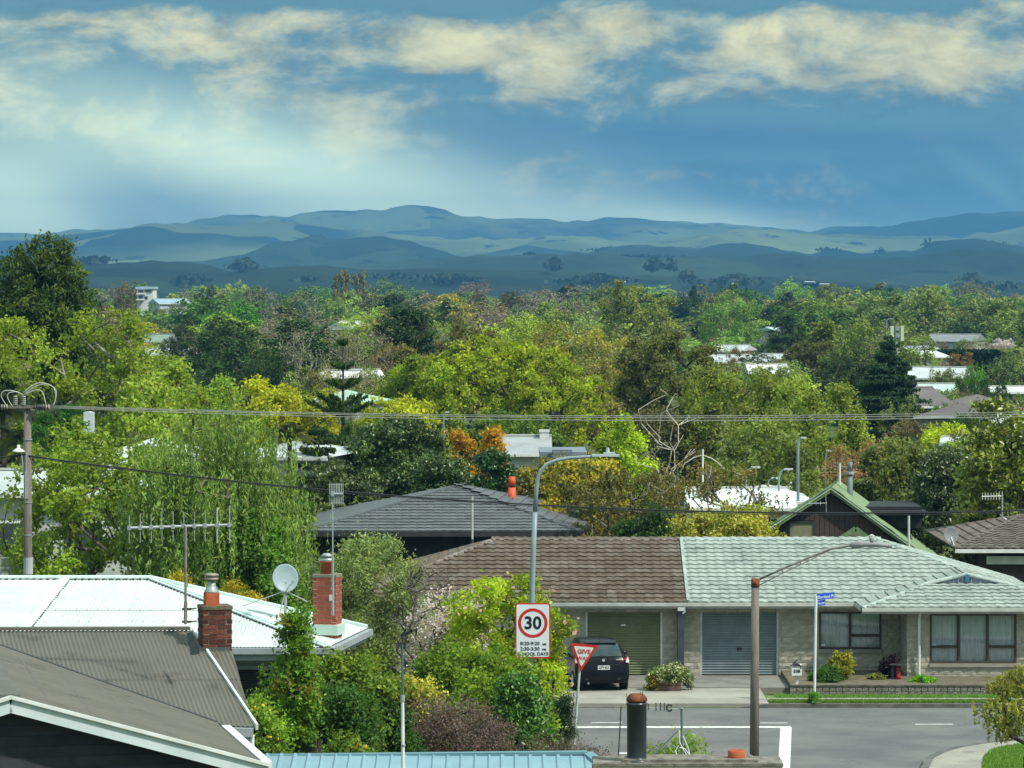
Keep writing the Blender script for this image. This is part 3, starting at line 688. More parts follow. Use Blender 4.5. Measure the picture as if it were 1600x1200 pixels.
# ======== the duplex across the road
YF = 120.0; YE = 119.4; YR = 124.4; ZE = 2.47; ZR = 4.12
BLOCK = M('rock_faced_block', (.45, .425, .34), (.35, .33, .265), 5, .9, .6, 24, rnd=.09)
BLOCKS = [BLOCK]
MORT = M('mortar', (.55, .53, .45), (.46, .44, .37), 4, .95)
TBR = M('brown_roof_tile', (.10, .072, .05), (.17, .145, .12), 1.6, .85, .3, 30, rnd=.2, lo=.4, hi=.75, spots=[((.42, .4, .36), 11, .64, .6), ((.05, .045, .035), 2.5, .62, .5)])
TGR = M('pale_green_roof_tile', (.31, .352, .32), (.19, .225, .205), 1.4, .8, .2, 30, rnd=.13, lo=.4, hi=.75, spots=[((.09, .11, .095), 3, .6, .55), ((.5, .55, .5), 11, .66, .5)])
TGRCAP = M('pale_green_ridge', (.38, .46, .42), (.25, .3, .28), 2, .85, rnd=.1)
TBRCAP = M('brown_ridge', (.12, .09, .075), (.24, .21, .19), 2, .85, rnd=.1)
duplex = thing('duplex_house', 'low block duplex, roof half brown tile half pale green tile, two garage doors', 'house', (6, 120, 0))
wall = MB()
BX0, BX1, BD = XX(690, YF), 17.2, 9.0
def block_mesh(seed):
    r = random.Random(seed); m = MB(); w, h, d = .39, .182, .08; g = []
    for i in range(4):
        for j in range(3):
            e = i in (0, 3) or j in (0, 2); g.append((-w / 2 + w * i / 3, -d / 2 - (0.0 if e else r.uniform(.008, .028)), -h / 2 + h * j / 2))
    f = [(j + i * 3, j + (i + 1) * 3, j + (i + 1) * 3 + 1, j + i * 3 + 1) for i in range(3) for j in range(2)]
    m.add(g, f); k = len(m.v); m.add([(-w / 2, d / 2, -h / 2), (w / 2, d / 2, -h / 2), (w / 2, d / 2, h / 2), (-w / 2, d / 2, h / 2)], [])
    m.f += [(0, 2, k + 3, k), (9, k + 1, k + 2, 11), (2, 11, k + 2, k + 3), (0, k, k + 1, 9)]
    return mesh_of(m, 'block', BLOCK)
BM_ = [block_mesh(i) for i in range(6)]
blk_count = [0]; blk_rest = MB()
def block_wall(parent, x0, x1, y, z0, z1, holes=(), cap=300, rng=random.Random(3)):
    """rock-faced blocks in running bond; x0..x1 at depth y facing the road"""
    rows = int(round((z1 - z0) / .2))
    for r in range(rows):
        z = z0 + (r + .5) * .2; off = .2 if r % 2 else 0; x = x0 - off
        while x < x1 - .02:
            segs = [(max(x, x0), min(x + .4, x1))]
            for (a, b, c, d) in holes:
                if c < z < d:
                    ns = []
                    for s, e in segs:
                        if e <= a or s >= b: ns.append((s, e)); continue
                        if s < a: ns.append((s, a))
                        if e > b: ns.append((b, e))
                    segs = ns
            for s, e in segs:
                if e - s > .04:
                    me = rng.choice(BM_); p = Vector(((s + e) / 2, y + .04, z)); sx = (e - s - .018) / .39
                    if blk_count[0] < cap: piece('block', me, parent, p, None, (sx, 1, 1)); blk_count[0] += 1
                    else: blk_rest.add([p + Vector((c.co.x * sx, c.co.y, c.co.z)) for c in me.vertices], [tuple(q.vertices) for q in me.polygons])
            x += .4
GX = [(XX(915, YF), XX(1035, YF)), (XX(1094.5, YF), XX(1216.5, YF))]; GT = ZZ(954, YF)
WX0, WX1, WZ0, WZ1 = XX(1280, YF), XX(1377, YF), ZZ(1014, YF), ZZ(956, YF)
XC = XX(1407, YF); YW = 118.1
core = MB()
def wall_with_holes(mb, x0, x1, y, th, z0, z1, holes):
    xs = sorted({x0, x1, *[h[0] for h in holes], *[h[1] for h in holes]})
    for a, b in zip(xs[:-1], xs[1:]):
        hs = [h for h in holes if h[0] <= a + 1e-6 and h[1] >= b - 1e-6]; z = z0
        for h in sorted(hs, key=lambda q: q[2]):
            if h[2] > z + .001: mb.box(((a + b) / 2, y + th / 2, (z + h[2]) / 2), (b - a, th, h[2] - z))
            z = max(z, h[3])
        if z1 > z + .001: mb.box(((a + b) / 2, y + th / 2, (z + z1) / 2), (b - a, th, z1 - z))
H1 = [(GX[0][0], GX[0][1], 0, GT), (GX[1][0], GX[1][1], 0, GT), (WX0, WX1, WZ0 - .12, WZ1 + .04)]
wall_with_holes(core, BX0, XC, YF + .016, .2, 0, 2.5, H1)
W2 = (XX(1453, YW), XX(1588, YW), ZZ(1036, YW), ZZ(959, YW)); H2 = [(W2[0], W2[1], W2[2] - .12, W2[3] + .03)]
wall_with_holes(core, XC + .02, 17.6, YW + .016, .2, 0, 2.5, H2)
core.box((XC + .16, (YW + YF) / 2 + .13, 1.25), (.2, YF - YW, 2.5))
core.box(((BX0 + BX1) / 2, YF + BD, 1.25), (BX1 - BX0, .2, 2.5)); core.box((BX0 + .1, YF + BD / 2 + .13, 1.25), (.2, BD - .3, 2.5)); core.box((BX1 - .1, YF + BD / 2 + .13, 1.25), (.2, BD - .3, 2.5))
dwall = core.build('wall', MORT, duplex)
block_wall(dwall, XC + .0, 17.6, YW, .13, 2.53, H2, cap=120)
block_wall(dwall, XX(840, YF), XC - .01, YF, .13, 2.53, H1, cap=300)
# returning side of the wing: short blocks seen end on
rb = MB()
for r in range(12):
    for k in range(5):
        y = YW + .1 + k * .4 + (.2 if r % 2 else 0)
        if y < YF: rb.box((XC + .04, min(y + .19, YF - .05), .23 + r * .2), (.08, min(.385, max(.05, (YF - y) * 1.2)), .188))
rb.build('side_blocks', BLOCK, dwall, kind='stuff')
if blk_rest.v: blk_rest.build('far_blocks', BLOCK, dwall, kind='stuff', fixn=False)
def roller_door(x0, x1, y, z1, mat, label, frame):
    d = MB(); n = int((z1 - .03) / .085); V = []
    for i in range(n * 4 + 1):
        z = .14 + (z1 - .15) * i / (n * 4); o = -.013 * math.sin(2 * math.pi * i / 4 * 1.0) if i % 4 in (1, 3) else 0
        V += [(x0 + .05, y + o, z), (x1 - .05, y + o, z)]
    d.add(V, [(2 * i, 2 * i + 1, 2 * i + 3, 2 * i + 2) for i in range(n * 4)])
    dr = d.build('garage_door', mat, duplex, label=label, fixn=False)
    f = MB(); f.box((x0 + .03, y - .04, z1 / 2 + .06), (.06, .1, z1 - .12)); f.box((x1 - .03, y - .04, z1 / 2 + .06), (.06, .1, z1 - .12)); f.box(((x0 + x1) / 2, y - .04, z1 + .02), (x1 - x0, .1, .05)); f.build('frame', frame, dr)
    h = MB(); cx = (x0 + x1) / 2; return dr, cx
d1, cx = roller_door(*GX[0], YF + .12, GT, M('olive_green_door', (.2, .22, .12), (.17, .19, .1), 2, .5), 'olive green roller door', WHITEP)
h = MB(); h.box((cx - .02, YF + .08, 1.72), (.14, .03, .07)); h.box((cx - .02, YF + .075, 1.72), (.07, .05, .03)); h.build('handle', WHITEP, d1)
d2, cx = roller_door(*GX[1], YF + .12, GT, M('blue_grey_door', (.2, .25, .265), (.16, .2, .215), 2, .5), 'blue grey roller door', ALU)
h = MB(); h.box((cx, YF + .08, .97), (.16, .03, .07)); h.box((cx, YF + .07, .97), (.07, .05, .03)); h.build('handle', BLK, d2)
lint = MB(); LM = M('lintel_board', (.22, .2, .17), (.17, .155, .13), 4, .9)
for (a, b) in GX: lint.box(((a + b) / 2, YF + .02, GT + .13), (b - a + .1, .06, .16))
lint.build('lintel', LM, duplex)
CURT = M('net_curtain', (.8, .83, .84), (.6, .64, .66), 9, .9, stretch=(3, 3, .1))
BROWNF = M('brown_window_frame', (.06, .045, .035), (.08, .06, .045), 4, .5)
def window(parent, x0, x1, z0, z1, y, cols, splits, sill=True):
    """cols: fractions of the mullions; splits: {column: fraction of the transom}"""
    f = MB(); t = .055; frame_rect(f, x0, x1, z0, z1, y + .03, t, .1); xs = [x0 + (x1 - x0) * c for c in (0, *cols, 1)]
    for x in xs[1:-1]: f.box((x, y + .03, (z0 + z1) / 2), (.07, .09, z1 - z0 - 2 * t))
    for c, s in splits.items(): f.box(((xs[c] + xs[c + 1]) / 2, y + .025, z0 + (z1 - z0) * s), (xs[c + 1] - xs[c] - .09, .08, .08))
    w = f.build('window', BROWNF, parent)
    for c in range(len(xs) - 1):
        zs = [z0, z1] if c not in splits else [z0, z0 + (z1 - z0) * splits[c], z1]
        for a, b in zip(zs[:-1], zs[1:]):
            g = MB(); X0, X1 = xs[c] + .04, xs[c + 1] - .04; n = 28; V = []
            for i in range(n + 1):
                x = X0 + (X1 - X0) * i / n; o = .025 * math.sin(i * 1.9 + c) + .012 * math.sin(i * 4.1); V += [(x, y + .16 + o, a + .04), (x, y + .16 + o, b - .03)]
            g.add(V, [(2 * i, 2 * i + 2, 2 * i + 3, 2 * i + 1) for i in range(n)]); g.build('curtain', CURT, w, True, fixn=False)
            p = MB(); p.add([(X0 - .02, y + .06, a + .03), (X1 + .02, y + .06, a + .03), (X1 + .02, y + .06, b - .03), (X0 - .02, y + .06, b - .03)], [(0, 1, 2, 3)]); p.build('pane', PANE, w, fixn=False)
    if sill:
        s = MB(); s.box(((x0 + x1) / 2, y - .0, z0 - .065), (x1 - x0 + .04, .16, .11)); s.build('sill', M('sill_concrete', (.33, .3, .25), (.27, .25, .21), 4, .9), w)
    return w
PANE = bpy.data.materials.new('clear_pane'); PANE.use_nodes = True; nt = PANE.node_tree; nt.nodes.clear()
gl = N(nt, 'ShaderNodeBsdfGlossy'); gl.inputs['Roughness'].default_value = .03; gl.inputs['Color'].default_value = (.8, .85, .88, 1); tr = N(nt, 'ShaderNodeBsdfTransparent'); tr.inputs[0].default_value = (.95, .97, .98, 1)
mx = N(nt, 'ShaderNodeMixShader'); fr = N(nt, 'ShaderNodeFresnel'); fr.inputs[0].default_value = 1.5; nt.links.new(mth(nt, 'ADD', fr.outputs[0], .06), mx.inputs[0]); nt.links.new(tr.outputs[0], mx.inputs[1]); nt.links.new(gl.outputs[0], mx.inputs[2])
oo = N(nt, 'ShaderNodeOutputMaterial'); nt.links.new(mx.outputs[0], oo.inputs[0])
w1 = window(duplex, WX0, WX1, WZ0, WZ1, YF, (.5,), {1: .36}); w2 = window(duplex, *W2[:2], W2[2], W2[3], YW, (.333, .667), {0: .33, 2: .33})
hd = MB(); hd.box(((WX0 + WX1) / 2, YF + .03, WZ1 + .15), (WX1 - WX0, .05, .22)); hd.box(((W2[0] + W2[1]) / 2, YW + .03, W2[3] + .13), (W2[1] - W2[0], .05, .18)); hd.build('window_head', LM, duplex)
for (x, z, y) in ((WX0 + .13, WZ0 + .12, YF + .05), (W2[0] + .13, W2[2] + 1.0 * .55, YW + .05)):
    s = MB(); s.box((x, y, z), (.14, .008, .07)); s.build('sticker', WHITEP, duplex)
# gutters and fascia
GUT = M('cream_gutter', (.52, .55, .5), (.42, .44, .4), 3, .5)
g = MB(); g.box(((XX(690, YE) + XX(1350, YE)) / 2, YE - .03, ZE - .03), (XX(1350, YE) - XX(690, YE), .11, .11)); g.box(((XX(690, YE) + XX(1350, YE)) / 2, YE + .05, ZE - .09), (XX(1350, YE) - XX(690, YE), .04, .15)); g.build('gutter', GUT, duplex)
g = MB(); YG = 117.5; g.box(((XX(1347, YG) + 18.0) / 2, YG - .03, ZE - .03), (18.0 - XX(1347, YG), .11, .11)); g.box(((XX(1347, YG) + 18.0) / 2, YG + .05, ZE - .09), (18.0 - XX(1347, YG), .04, .15))
g.box((XX(1347, YG) + .0, (YG + YE) / 2 + .1, ZE - .03), (.11, YE - YG - .1, .11)); g.build('gutter', GUT, duplex)
sf = MB(); sf.box(((BX0 + XC) / 2, 119.75, ZE - .12), (XC - BX0, .55, .02)); sf.box(((XC + 17.8) / 2, 117.85, ZE - .12), (17.8 - XC, .55, .02)); sf.build('soffit', M('soffit_board', (.4, .4, .36), (.34, .34, .3), 3, .8), duplex)
dp = MB(); xd = XX(1436, 118); dp.tube([(xd, YG - .03, ZE - .08), (xd, 117.9, ZE - .3), (xd, 118.0, .3)], .045, 10); dp.box((xd, 118.0, .95), (.14, .05, .03)); dp.build('downpipe', WHITEP, duplex)
dv = MB(); xv = XX(1063.5, 119.6); dv.box((xv, 119.65, 1.3), (.2, .5, 2.15)); pt = dv.build('dividing_post', M('slate_blue_post', (.035, .05, .062), (.05, .065, .075), 3, .6), duplex)
dv = MB(); dv.box((xv, 119.38, 2.3), (.21, .1, .13)); dv.tube([(xv + .12, 119.36, 2.42), (xv + .12, 119.42, 2.2), (xv + .05, 119.42, 2.15)], .035, 8); dv.build('drain_head', WHITEP, pt)
# roof planes
xl, xr_, XS = XX(769, YR), XX(1376, YR), 5.6
A = (xl - 5, YE, ZE); B = (xr_ + 5, YE, ZE); C_ = (xr_, YR, ZR); D = (xl, YR, ZR)
under = MB(); A2, B2 = (xl - 5, 129.4, ZE), (xr_ + 5, 129.4, ZE); dz = Vector((0, 0, -.03))
under.add([Vector(q) + dz for q in (A, B, C_, D, A2, B2)], [(0, 1, 2, 3), (4, 3, 2, 5), (0, 3, 4), (1, 5, 2)]); under.build('roof_underlay', BLK, duplex, fixn=False)
def front_part(x0, x1, xt0, xt1): return [(x0, YE, ZE), (x1, YE, ZE), (xt1, YR, ZR), (xt0, YR, ZR)]
pb = Plane(A, B, C_, [A, (XS - .02, YE, ZE), (XS - .02, YR, ZR), D]); pg_ = Plane(A, B, C_, [(XS + .02, YE, ZE), B, C_, (XS + .02, YR, ZR)])
e = MB(); e.add([pb.xyz(*q, -.02) for q in pb.poly], [(0, 1, 2, 3)]); rbrown = e.build('roof', BLK, duplex, label='brown tiled half of the roof')
e = MB(); e.add([pg_.xyz(*q, -.02) for q in pg_.poly], [(0, 1, 2, 3)]); rgreen = e.build('roof', BLK, duplex, label='pale green tiled half of the roof')
tiles(pb, tile_mesh(TBR), TBR, rbrown, cap=135)
WA = Vector((XX(1347, YG), YG, ZE)); HW = 3.55; WR = WA.x + HW; WTOP = ZE + .9
def under_wing(p):
    if p.x < WA.x + .3: return False
    zw = ZE + min(abs(p.x - WA.x), abs(2 * HW + WA.x - p.x)) / HW * .9
    return p.z < zw - .12 and WA.x < p.x < WA.x + 2 * HW
tiles(pg_, tile_mesh(TGR), TGR, rgreen, cap=110, skip=under_wing)
cap_line(A, D, TBRCAP, rbrown, 'hip_tile'); cap_line(D, (XS - .1, YR, ZR), TBRCAP, rbrown); cap_line((XS + .1, YR, ZR), C_, TGRCAP, rgreen); 
B_low = Vector(C_) + (Vector(B) - Vector(C_)) * .98; cap_line(B_low, C_, TGRCAP, rgreen, 'hip_tile')
vg = MB(); vg.bar((XS, YE, ZE + .09), (XS, YR, ZR + .09), .1, .05); vg.build('party_flashing', TGRCAP, rgreen)
# hip ends and back
for (q, mt, par) in (((A2, A, D), TBR, rbrown), ((B, B2, C_), TGR, rgreen)):
    pl = Plane(q[0], q[1], q[2], list(q)); tiles(pl, tile_mesh(mt), mt, par, cap=0, stuffname='side_tiles'); cap_line(q[0] if par is rbrown else q[1], q[2], TBRCAP if par is rbrown else TGRCAP, par, 'hip_tile')
# wing roof: hip in front, dutch gable with louvred face
xg0, xg1 = XX(1451, 119.77), XX(1577, 119.77); run = 2.27; zg = ZE + run / HW * .9; yg_ = YG + run
p0, p1 = WA, WA + Vector((2 * HW, 0, 0)); f0, f1 = Vector((WA.x + run, yg_, zg)), Vector((WA.x + 2 * HW - run, yg_, zg)); apex = Vector((WR, yg_, WTOP)); back = Vector((WR, YE + (WTOP - ZE) / .334, WTOP)); vl = Vector((WA.x, YE, ZE)); vr = vl + Vector((2 * HW, 0, 0))
e = MB(); e.add([q - Vector((0, 0, .02)) for q in (p0, p1, f1, f0, vl, back, apex, vr)], [(0, 1, 2, 3), (0, 3, 6, 5, 4), (1, 7, 5, 6, 2)]); rwing = e.build('roof', BLK, duplex, label='pale green hipped roof of the wing', fixn=False)
tiles(Plane(p0, p1, f0, [p0, p1, f1, f0]), tile_mesh(TGR), TGR, rwing, cap=55)
tiles(Plane(vl, p0, f0, [vl, p0, f0, apex, back]), tile_mesh(TGR), TGR, rwing, cap=0, stuffname='side_tiles'); tiles(Plane(p1, vr, f1, [p1, vr, back, apex, f1]), tile_mesh(TGR), TGR, rwing, cap=0, stuffname='side_tiles')
cap_line(p0, f0, TGRCAP, rwing, 'hip_tile'); cap_line(p1, f1, TGRCAP, rwing, 'hip_tile'); cap_line(f0, apex, TGRCAP, rwing, 'hip_tile'); cap_line(f1, apex, TGRCAP, rwing, 'hip_tile'); cap_line(apex, back, TGRCAP, rwing)
gt = MB(); n = 16
gt.prism([f0 + Vector((.1, -.02, .04)), f1 + Vector((-.1, -.02, .04)), apex + Vector((0, -.02, -.05))], (0, .05, 0)); gab = gt.build('gablet', M('gablet_board', (.28, .34, .37), (.22, .27, .3), 3, .7), rwing)
for i in range(1, n):
    x = f0.x + .15 + (f1.x - f0.x - .3) * i / n; hh = (1 - abs(x - WR) / (f1.x - WR)) * (apex.z - zg) - .1
    if hh > .05: b = MB(); b.box((x, yg_ - .05, zg + .05 + hh / 2), (.03, .03, hh)); b.build('batten', MATS['gablet_board'], rwing)
bb = MB(); bb.bar(f0 + Vector((-.05, -.06, .03)), apex + Vector((0, -.06, .0)), .05, .1); bb.bar(f1 + Vector((.05, -.06, .03)), apex + Vector((0, -.06, .0)), .05, .1); bb.build('bargeboard', WHITEP, rwing)
sb = MB(); sb.box((WR, yg_ - .09, zg + .2), (.13, .05, .2)); sb.build('alarm_box', M('blue_box', (.04, .16, .3), (.03, .12, .25), 3, .5), rwing)
# roof vent, pale cap
v = tag(MB().lathe((XX(1362, 124), 124.0, ZR - .1), [(.05, 0), (.05, .18), (.1, .2), (.1, .3), (.02, .34)], 12).build('roof_vent', GUT, duplex))
# low retaining wall of blocks
rw = thing('retaining_wall', 'low two course concrete block retaining wall with dark stained joints beside the footpath', 'wall', (XX(1234, 114.4), 114.4, 0)); x0 = XX(1234, 114.4)
RWM = M('stained_wall_block', (.30, .28, .235), (.09, .085, .075), 4.5, .95, .5, 20, rnd=.15); CAPM = M('dark_cap', (.07, .065, .055), (.13, .12, .1), 5, .95, .4)
c = MB(); c.box((x0 + 20, 114.46, .23), (40, .14, .35)); c.build('wall_core', CAPM, rw)
ub = unit_box(RWM, 'block')
for r, (z, h, w) in enumerate(((.17, .11, .4), (.3, .15, .2))):
    k = 0; x = x0
    while x < 21: piece('block', ub, rw, (x + w / 2, 114.42, z), None, (w - .02, .18, h - .012)); x += w
c = MB(); c.box((x0 + 20, 114.43, .4), (40, .24, .045)); c.build('coping', CAPM, rw)

# ======== dark hipped house behind the duplex
dk = thing('dark_hipped_house', 'single storey dark house with a black hipped tile roof standing behind the brown tiled roof', 'house', (XX(705, 148), 148, 0))
DT = M('charcoal_metal_tile', (.075, .08, .085), (.11, .115, .12), 2, .5, .2, 30, rnd=.14, spec=.5); DW = M('black_cladding', (.018, .02, .022), (.028, .03, .032), 3, .7)
YD = 145.0; a0 = P(474, 831, YD); a1 = P(905, 831, YD); ap = P(712, 761, 151.0); zb_ = a0.z; a1 = Vector((a1.x, YD, zb_)); b1 = Vector((XX(932, 157), 157, zb_)); b0 = Vector((a0.x, 157, zb_)); ap2 = ap + Vector((.4, .5, 0))
e = MB(); e.add([q - Vector((0, 0, .02)) for q in (a0, a1, ap, b1, b0, ap2)], [(0, 1, 2), (1, 3, 5, 2), (3, 4, 5), (4, 0, 2, 5)]); rdk = e.build('roof', BLK, dk, fixn=False)
tm = tile_mesh(DT, 1.24, .4, 0, .05, 8, 'roof_tile', True)
def metal_panel():
    m = MB(); n = 16; rows = []
    for v_, hz in ((-.012, 0.0), (-.012, .045), (.4, .006)):
        for j in range(n + 1): t = j / n; rows.append(((t - .5) * 1.25, v_, hz + .012 * abs(math.sin(math.pi * t * 4)) ** .5))
    m.add(rows, [(r * (n + 1) + j, r * (n + 1) + j + 1, (r + 1) * (n + 1) + j + 1, (r + 1) * (n + 1) + j) for r in range(2) for j in range(n)]); return mesh_of(m, 'roof_tile', DT)
mp_ = metal_panel()
tiles(Plane(a0, a1, ap, [a0, a1, ap]), mp_, DT, rdk, 1.24, .4, 200); tiles(Plane(a1, b1, ap2, [a1, b1, ap2, ap]), mp_, DT, rdk, 1.24, .4, 80); tiles(Plane(b0, a0, ap, [b0, a0, ap, ap2]), mp_, DT, rdk, 1.24, .4, 0, 'side_tiles')
DCAP = M('charcoal_ridge', (.06, .065, .07), (.045, .05, .052), 2, .5); cap_line(a0, ap, DCAP, rdk, 'hip_tile', .22, .9); cap_line(a1, ap, DCAP, rdk, 'hip_tile', .22, .9); cap_line(b1, ap2, DCAP, rdk, 'hip_tile', .22, .9)
for i in range(9):
    p = a1 + (ap - a1) * (i + .5) / 9; q = b1 + (ap2 - b1) * (i + .5) / 9; mb = MB(); mb.bar(p + Vector((0, 0, .08)), q + Vector((0, 0, .08)), .04, .03) 
g = MB(); g.box(((a0.x + a1.x) / 2, YD - .04, zb_ - .08), (a1.x - a0.x + .1, .14, .2)); g.bar(a1 + Vector((.05, 0, -.08)), b1 + Vector((.05, 0, -.08)), .14, .2); g.build('gutter', M('black_gutter', (.03, .032, .035), (.045, .047, .05), 3, .4), dk)
wb = MB(); wb.box(((a0.x + a1.x) / 2 + .1, 151, zb_ / 2 - .05), (a1.x - a0.x - 1.2, 10.6, zb_ - .1)); dkw = wb.build('wall', DW, dk)
for i in range(24):
    x = a0.x + .8 + i * .42
    if x < a1.x - .8: b = MB(); b.box((x, 145.66, zb_ / 2 - .1), (.05, .05, zb_ - .3)); b.build('batten', DW, dkw)
for (px0, px1) in ((856, 866), (870, 905)):
    lv = MB(); x0, x1 = XX(px0, 145.6), XX(px1, 145.6)
    for k in range(5): lv.box(((x0 + x1) / 2, 145.6, zb_ - .28 - k * .07), (x1 - x0, .06, .03), rx=.5)
    lv.build('louvre', GALV, dk)
fl = thing('roof_flue', 'bright orange red roof flue rising behind the dark hipped roof', 'chimney', P(800, 778, 152)); X, Y_, Z_ = fl.location
MB().tube([(X, Y_, Z_ - .6), (X, Y_, Z_ + .42)], .155, 14).build('pipe', M('orange_red_paint', (.72, .1, .03), (.6, .08, .025), 3, .5), fl, True)
MB().tube([(X, Y_, Z_ + .42), (X, Y_, Z_ + .52)], .12, 14).build('neck', BLK, fl); MB().tube([(X, Y_, Z_ + .5), (X, Y_, Z_ + .86)], .15, 14, .13).build('cowl', MATS['orange_red_paint'], fl, True)
pv = thing('vent_pipe', 'slender cream vent pipe standing above the left ridge end of the brown roof', 'pipe', P(738, 848, 126)); X, Y_, Z_ = pv.location
MB().tube([(X, Y_, Z_ - .8), (X, Y_, ZZ(776, 126))], .035, 8).build('pipe', GUT, pv); MB().tube([(X, Y_, Z_ - .1), (X, Y_, Z_ + .12)], .06, 10, .04).build('collar', BLK, pv)

# ======== gabled house with green trim
gh = thing('gabled_house', 'brown board house with a steep gable and green trim behind the pale green roof', 'house', (XX(1297, 155), 155, 0)); YB = 155.0
BRB = M('brown_board', (.075, .052, .045), (.06, .042, .036), 2, .8, .2, 20, rnd=.1); GTR = M('moss_green_trim', (.17, .25, .12), (.13, .2, .1), 3, .5)
gl_, gr_, ga = P(1178, 843, YB), P(1424, 858, YB), P(1297, 766, YB)
gz0 = 0
def gtop(x): return ga.z - (ga.x - x) * (ga.z - gl_.z) / (ga.x - gl_.x) if x < ga.x else ga.z - (x - ga.x) * (ga.z - gr_.z) / (gr_.x - ga.x)
x = gl_.x + .05
gw = MB(); gw.prism([(gl_.x, YB + .05, 0), (gr_.x, YB + .05, 0), (gr_.x, YB + .05, gr_.z - .1), (ga.x, YB + .05, ga.z - .1), (gl_.x, YB + .05, gl_.z - .1)], (.6, 4.2, 0)); gwl = gw.build('wall', BRB, gh)
while x < gr_.x - .2:
    xm = x + .1; t = gtop(xm) - .12; inwin = XX(1231, YB) < xm < XX(1275, YB)
    b = MB(); z1 = ZZ(846, YB) if inwin else t
    b.box((xm, YB + .02, z1 / 2), (.188, .06, z1)); b.build('board', BRB, gwl)
    if inwin: b = MB(); z0 = ZZ(813, YB); b.box((xm, YB + .02, (z0 + t) / 2), (.188, .06, t - z0)); b.build('board', BRB, gwl)
    x += .205
f = MB(); x0, x1, z0, z1 = XX(1232, YB), XX(1274, YB), ZZ(845, YB), ZZ(814, YB); frame_rect(f, x0, x1, z0, z1, YB - .02, .07, .1); w = f.build('window', BLK, gh)
MB().box(((x0 + x1) / 2, YB + .0, (z0 + z1) / 2), (x1 - x0 - .12, .03, z1 - z0 - .12)).build('blind', M('olive_blind', (.24, .24, .15), (.2, .2, .13), 3, .4), w)
for (p, q) in ((gl_, ga), (ga, gr_)):
    d = (q - p).normalized(); ext = p - d * (1.2 if p is gl_ else 0), q + d * (1.0 if q is gr_ else 0)
    m = MB(); m.bar(ext[0] + Vector((0, -.35, 0)), ext[1] + Vector((0, -.35, 0)), .06, .12); m.build('bargeboard', GTR, gh)
    m = MB(); m.bar(ext[0] + Vector((0, -.39, .09)), ext[1] + Vector((0, -.39, .09)), .06, .05); m.build('barge_cap', M('pale_green_edge', (.45, .55, .4), (.38, .48, .34), 3, .5), gh)
    pts = [ext[0] + Vector((0, -.4, .12)), ext[1] + Vector((0, -.4, .12)), ext[1] + Vector((.75, 4.6, .12)), ext[0] + Vector((.75, 4.6, .12))]
    pl = Plane(pts[0] if p is gl_ else pts[1], pts[3] if p is gl_ else pts[2], pts[1] if p is gl_ else pts[0], pts); m = MB(); m.prism(pts, (0, 0, -.04)); rr = m.build('roof', MATS['moss_green_trim'], gh)
    corrugate(pl, MATS['moss_green_trim'], rr, pitch=.3, amp=.02, sheet=1.2, rib=True)
pg2 = P(1337, 826, 153); m = MB(); m.bar(P(1308, 846, 153), pg2, .1, .2); m.bar(pg2, P(1366, 848, 153), .1, .2); pr = m.build('porch_gable', GTR, gh)
m = MB(); m.prism([P(1310, 850, 153.2), P(1366, 850, 153.2), pg2 + Vector((0, .2, -.1))], (0, 1.6, 0)); m.build('porch_wall', MATS['olive_blind'], gh)
m = MB(); m.box((XX(1390, 158), 158.5, ZZ(805, 158)), (2.4, 4, .9)); m.build('dormer', M('black_membrane', (.02, .022, .025), (.03, .032, .035), 3, .7), gh); m = MB(); m.box((XX(1390, 158), 158.3, ZZ(796, 158)), (2.7, 4.6, .1)); m.build('dormer_roof', BLK, gh)
f2 = thing('metal_flue', 'tall grey steel flue on the green trimmed gable house', 'chimney', P(1328, 776, 157)); X, Y_, Z_ = f2.location
MB().tube([(X, Y_, Z_ - .9), (X, Y_, ZZ(740, 157))], .12, 12).build('pipe', M('blue_grey_steel', (.16, .21, .22), (.12, .16, .17), 4, .5), f2, True); MB().tube([(X, Y_, ZZ(741, 157)), (X, Y_, ZZ(737, 157))], .19, 12).build('collar', ALU, f2); MB().tube([(X, Y_, ZZ(737, 157)), (X, Y_, ZZ(722, 157))], .1, 12).build('cowl', MATS['blue_grey_steel'], f2, True)

# ======== right edge house with brown tiles
rh = thing('brown_roofed_house', 'dark brown tiled roof with white gutter cut off by the right edge of the view', 'house', (XX(1580, 141), 141, 0))
DBT = M('umber_roof_tile', (.1, .078, .066), (.16, .135, .12), 2, .85, .3, 30, rnd=.16)
q0 = P(1492, 858, 138); q1 = Vector((q0.x + 14, 138, q0.z)); q2 = P(1576, 806, 143); q2b = Vector((q0.x + 14, 143, q2.z)); 
pl = Plane(q0, q1, q2b, [q0, q1, q2b, Vector((q0.x + 5 * .62, 143, q2.z))]); q2 = Vector((q0.x + 3.1, 143, q2.z)); q3 = Vector((q0.x, 148, q0.z))
e = MB(); e.add([q - Vector((0, 0, .03)) for q in (q0, q1, q2b, q2, q3, Vector((q1.x, 148, q0.z)))], [(0, 1, 2, 3), (0, 3, 4), (4, 3, 2, 5)]); rr = e.build('roof', BLK, rh, fixn=False)
tiles(pl, tile_mesh(DBT), DBT, rr, cap=200); cap_line(q0, q2, M('umber_ridge', (.1, .08, .07), (.17, .145, .13), 2, .85), rr, 'hip_tile'); cap_line(q2, q2b, MATS['umber_ridge'], rr); tiles(Plane(q3, q0, q2, [q3, q0, q2]), tile_mesh(DBT), DBT, rr, cap=0, stuffname='side_tiles')
g = MB(); g.box(((q0.x + q1.x) / 2, 137.95, q0.z - .07), (14, .12, .13)); g.build('gutter', WHITEP, rh); g = MB(); g.box(((q0.x + q1.x) / 2 + .6, 138.3, q0.z - .42), (12.8, .2, .3)); g.build('fascia', GUT, rh)
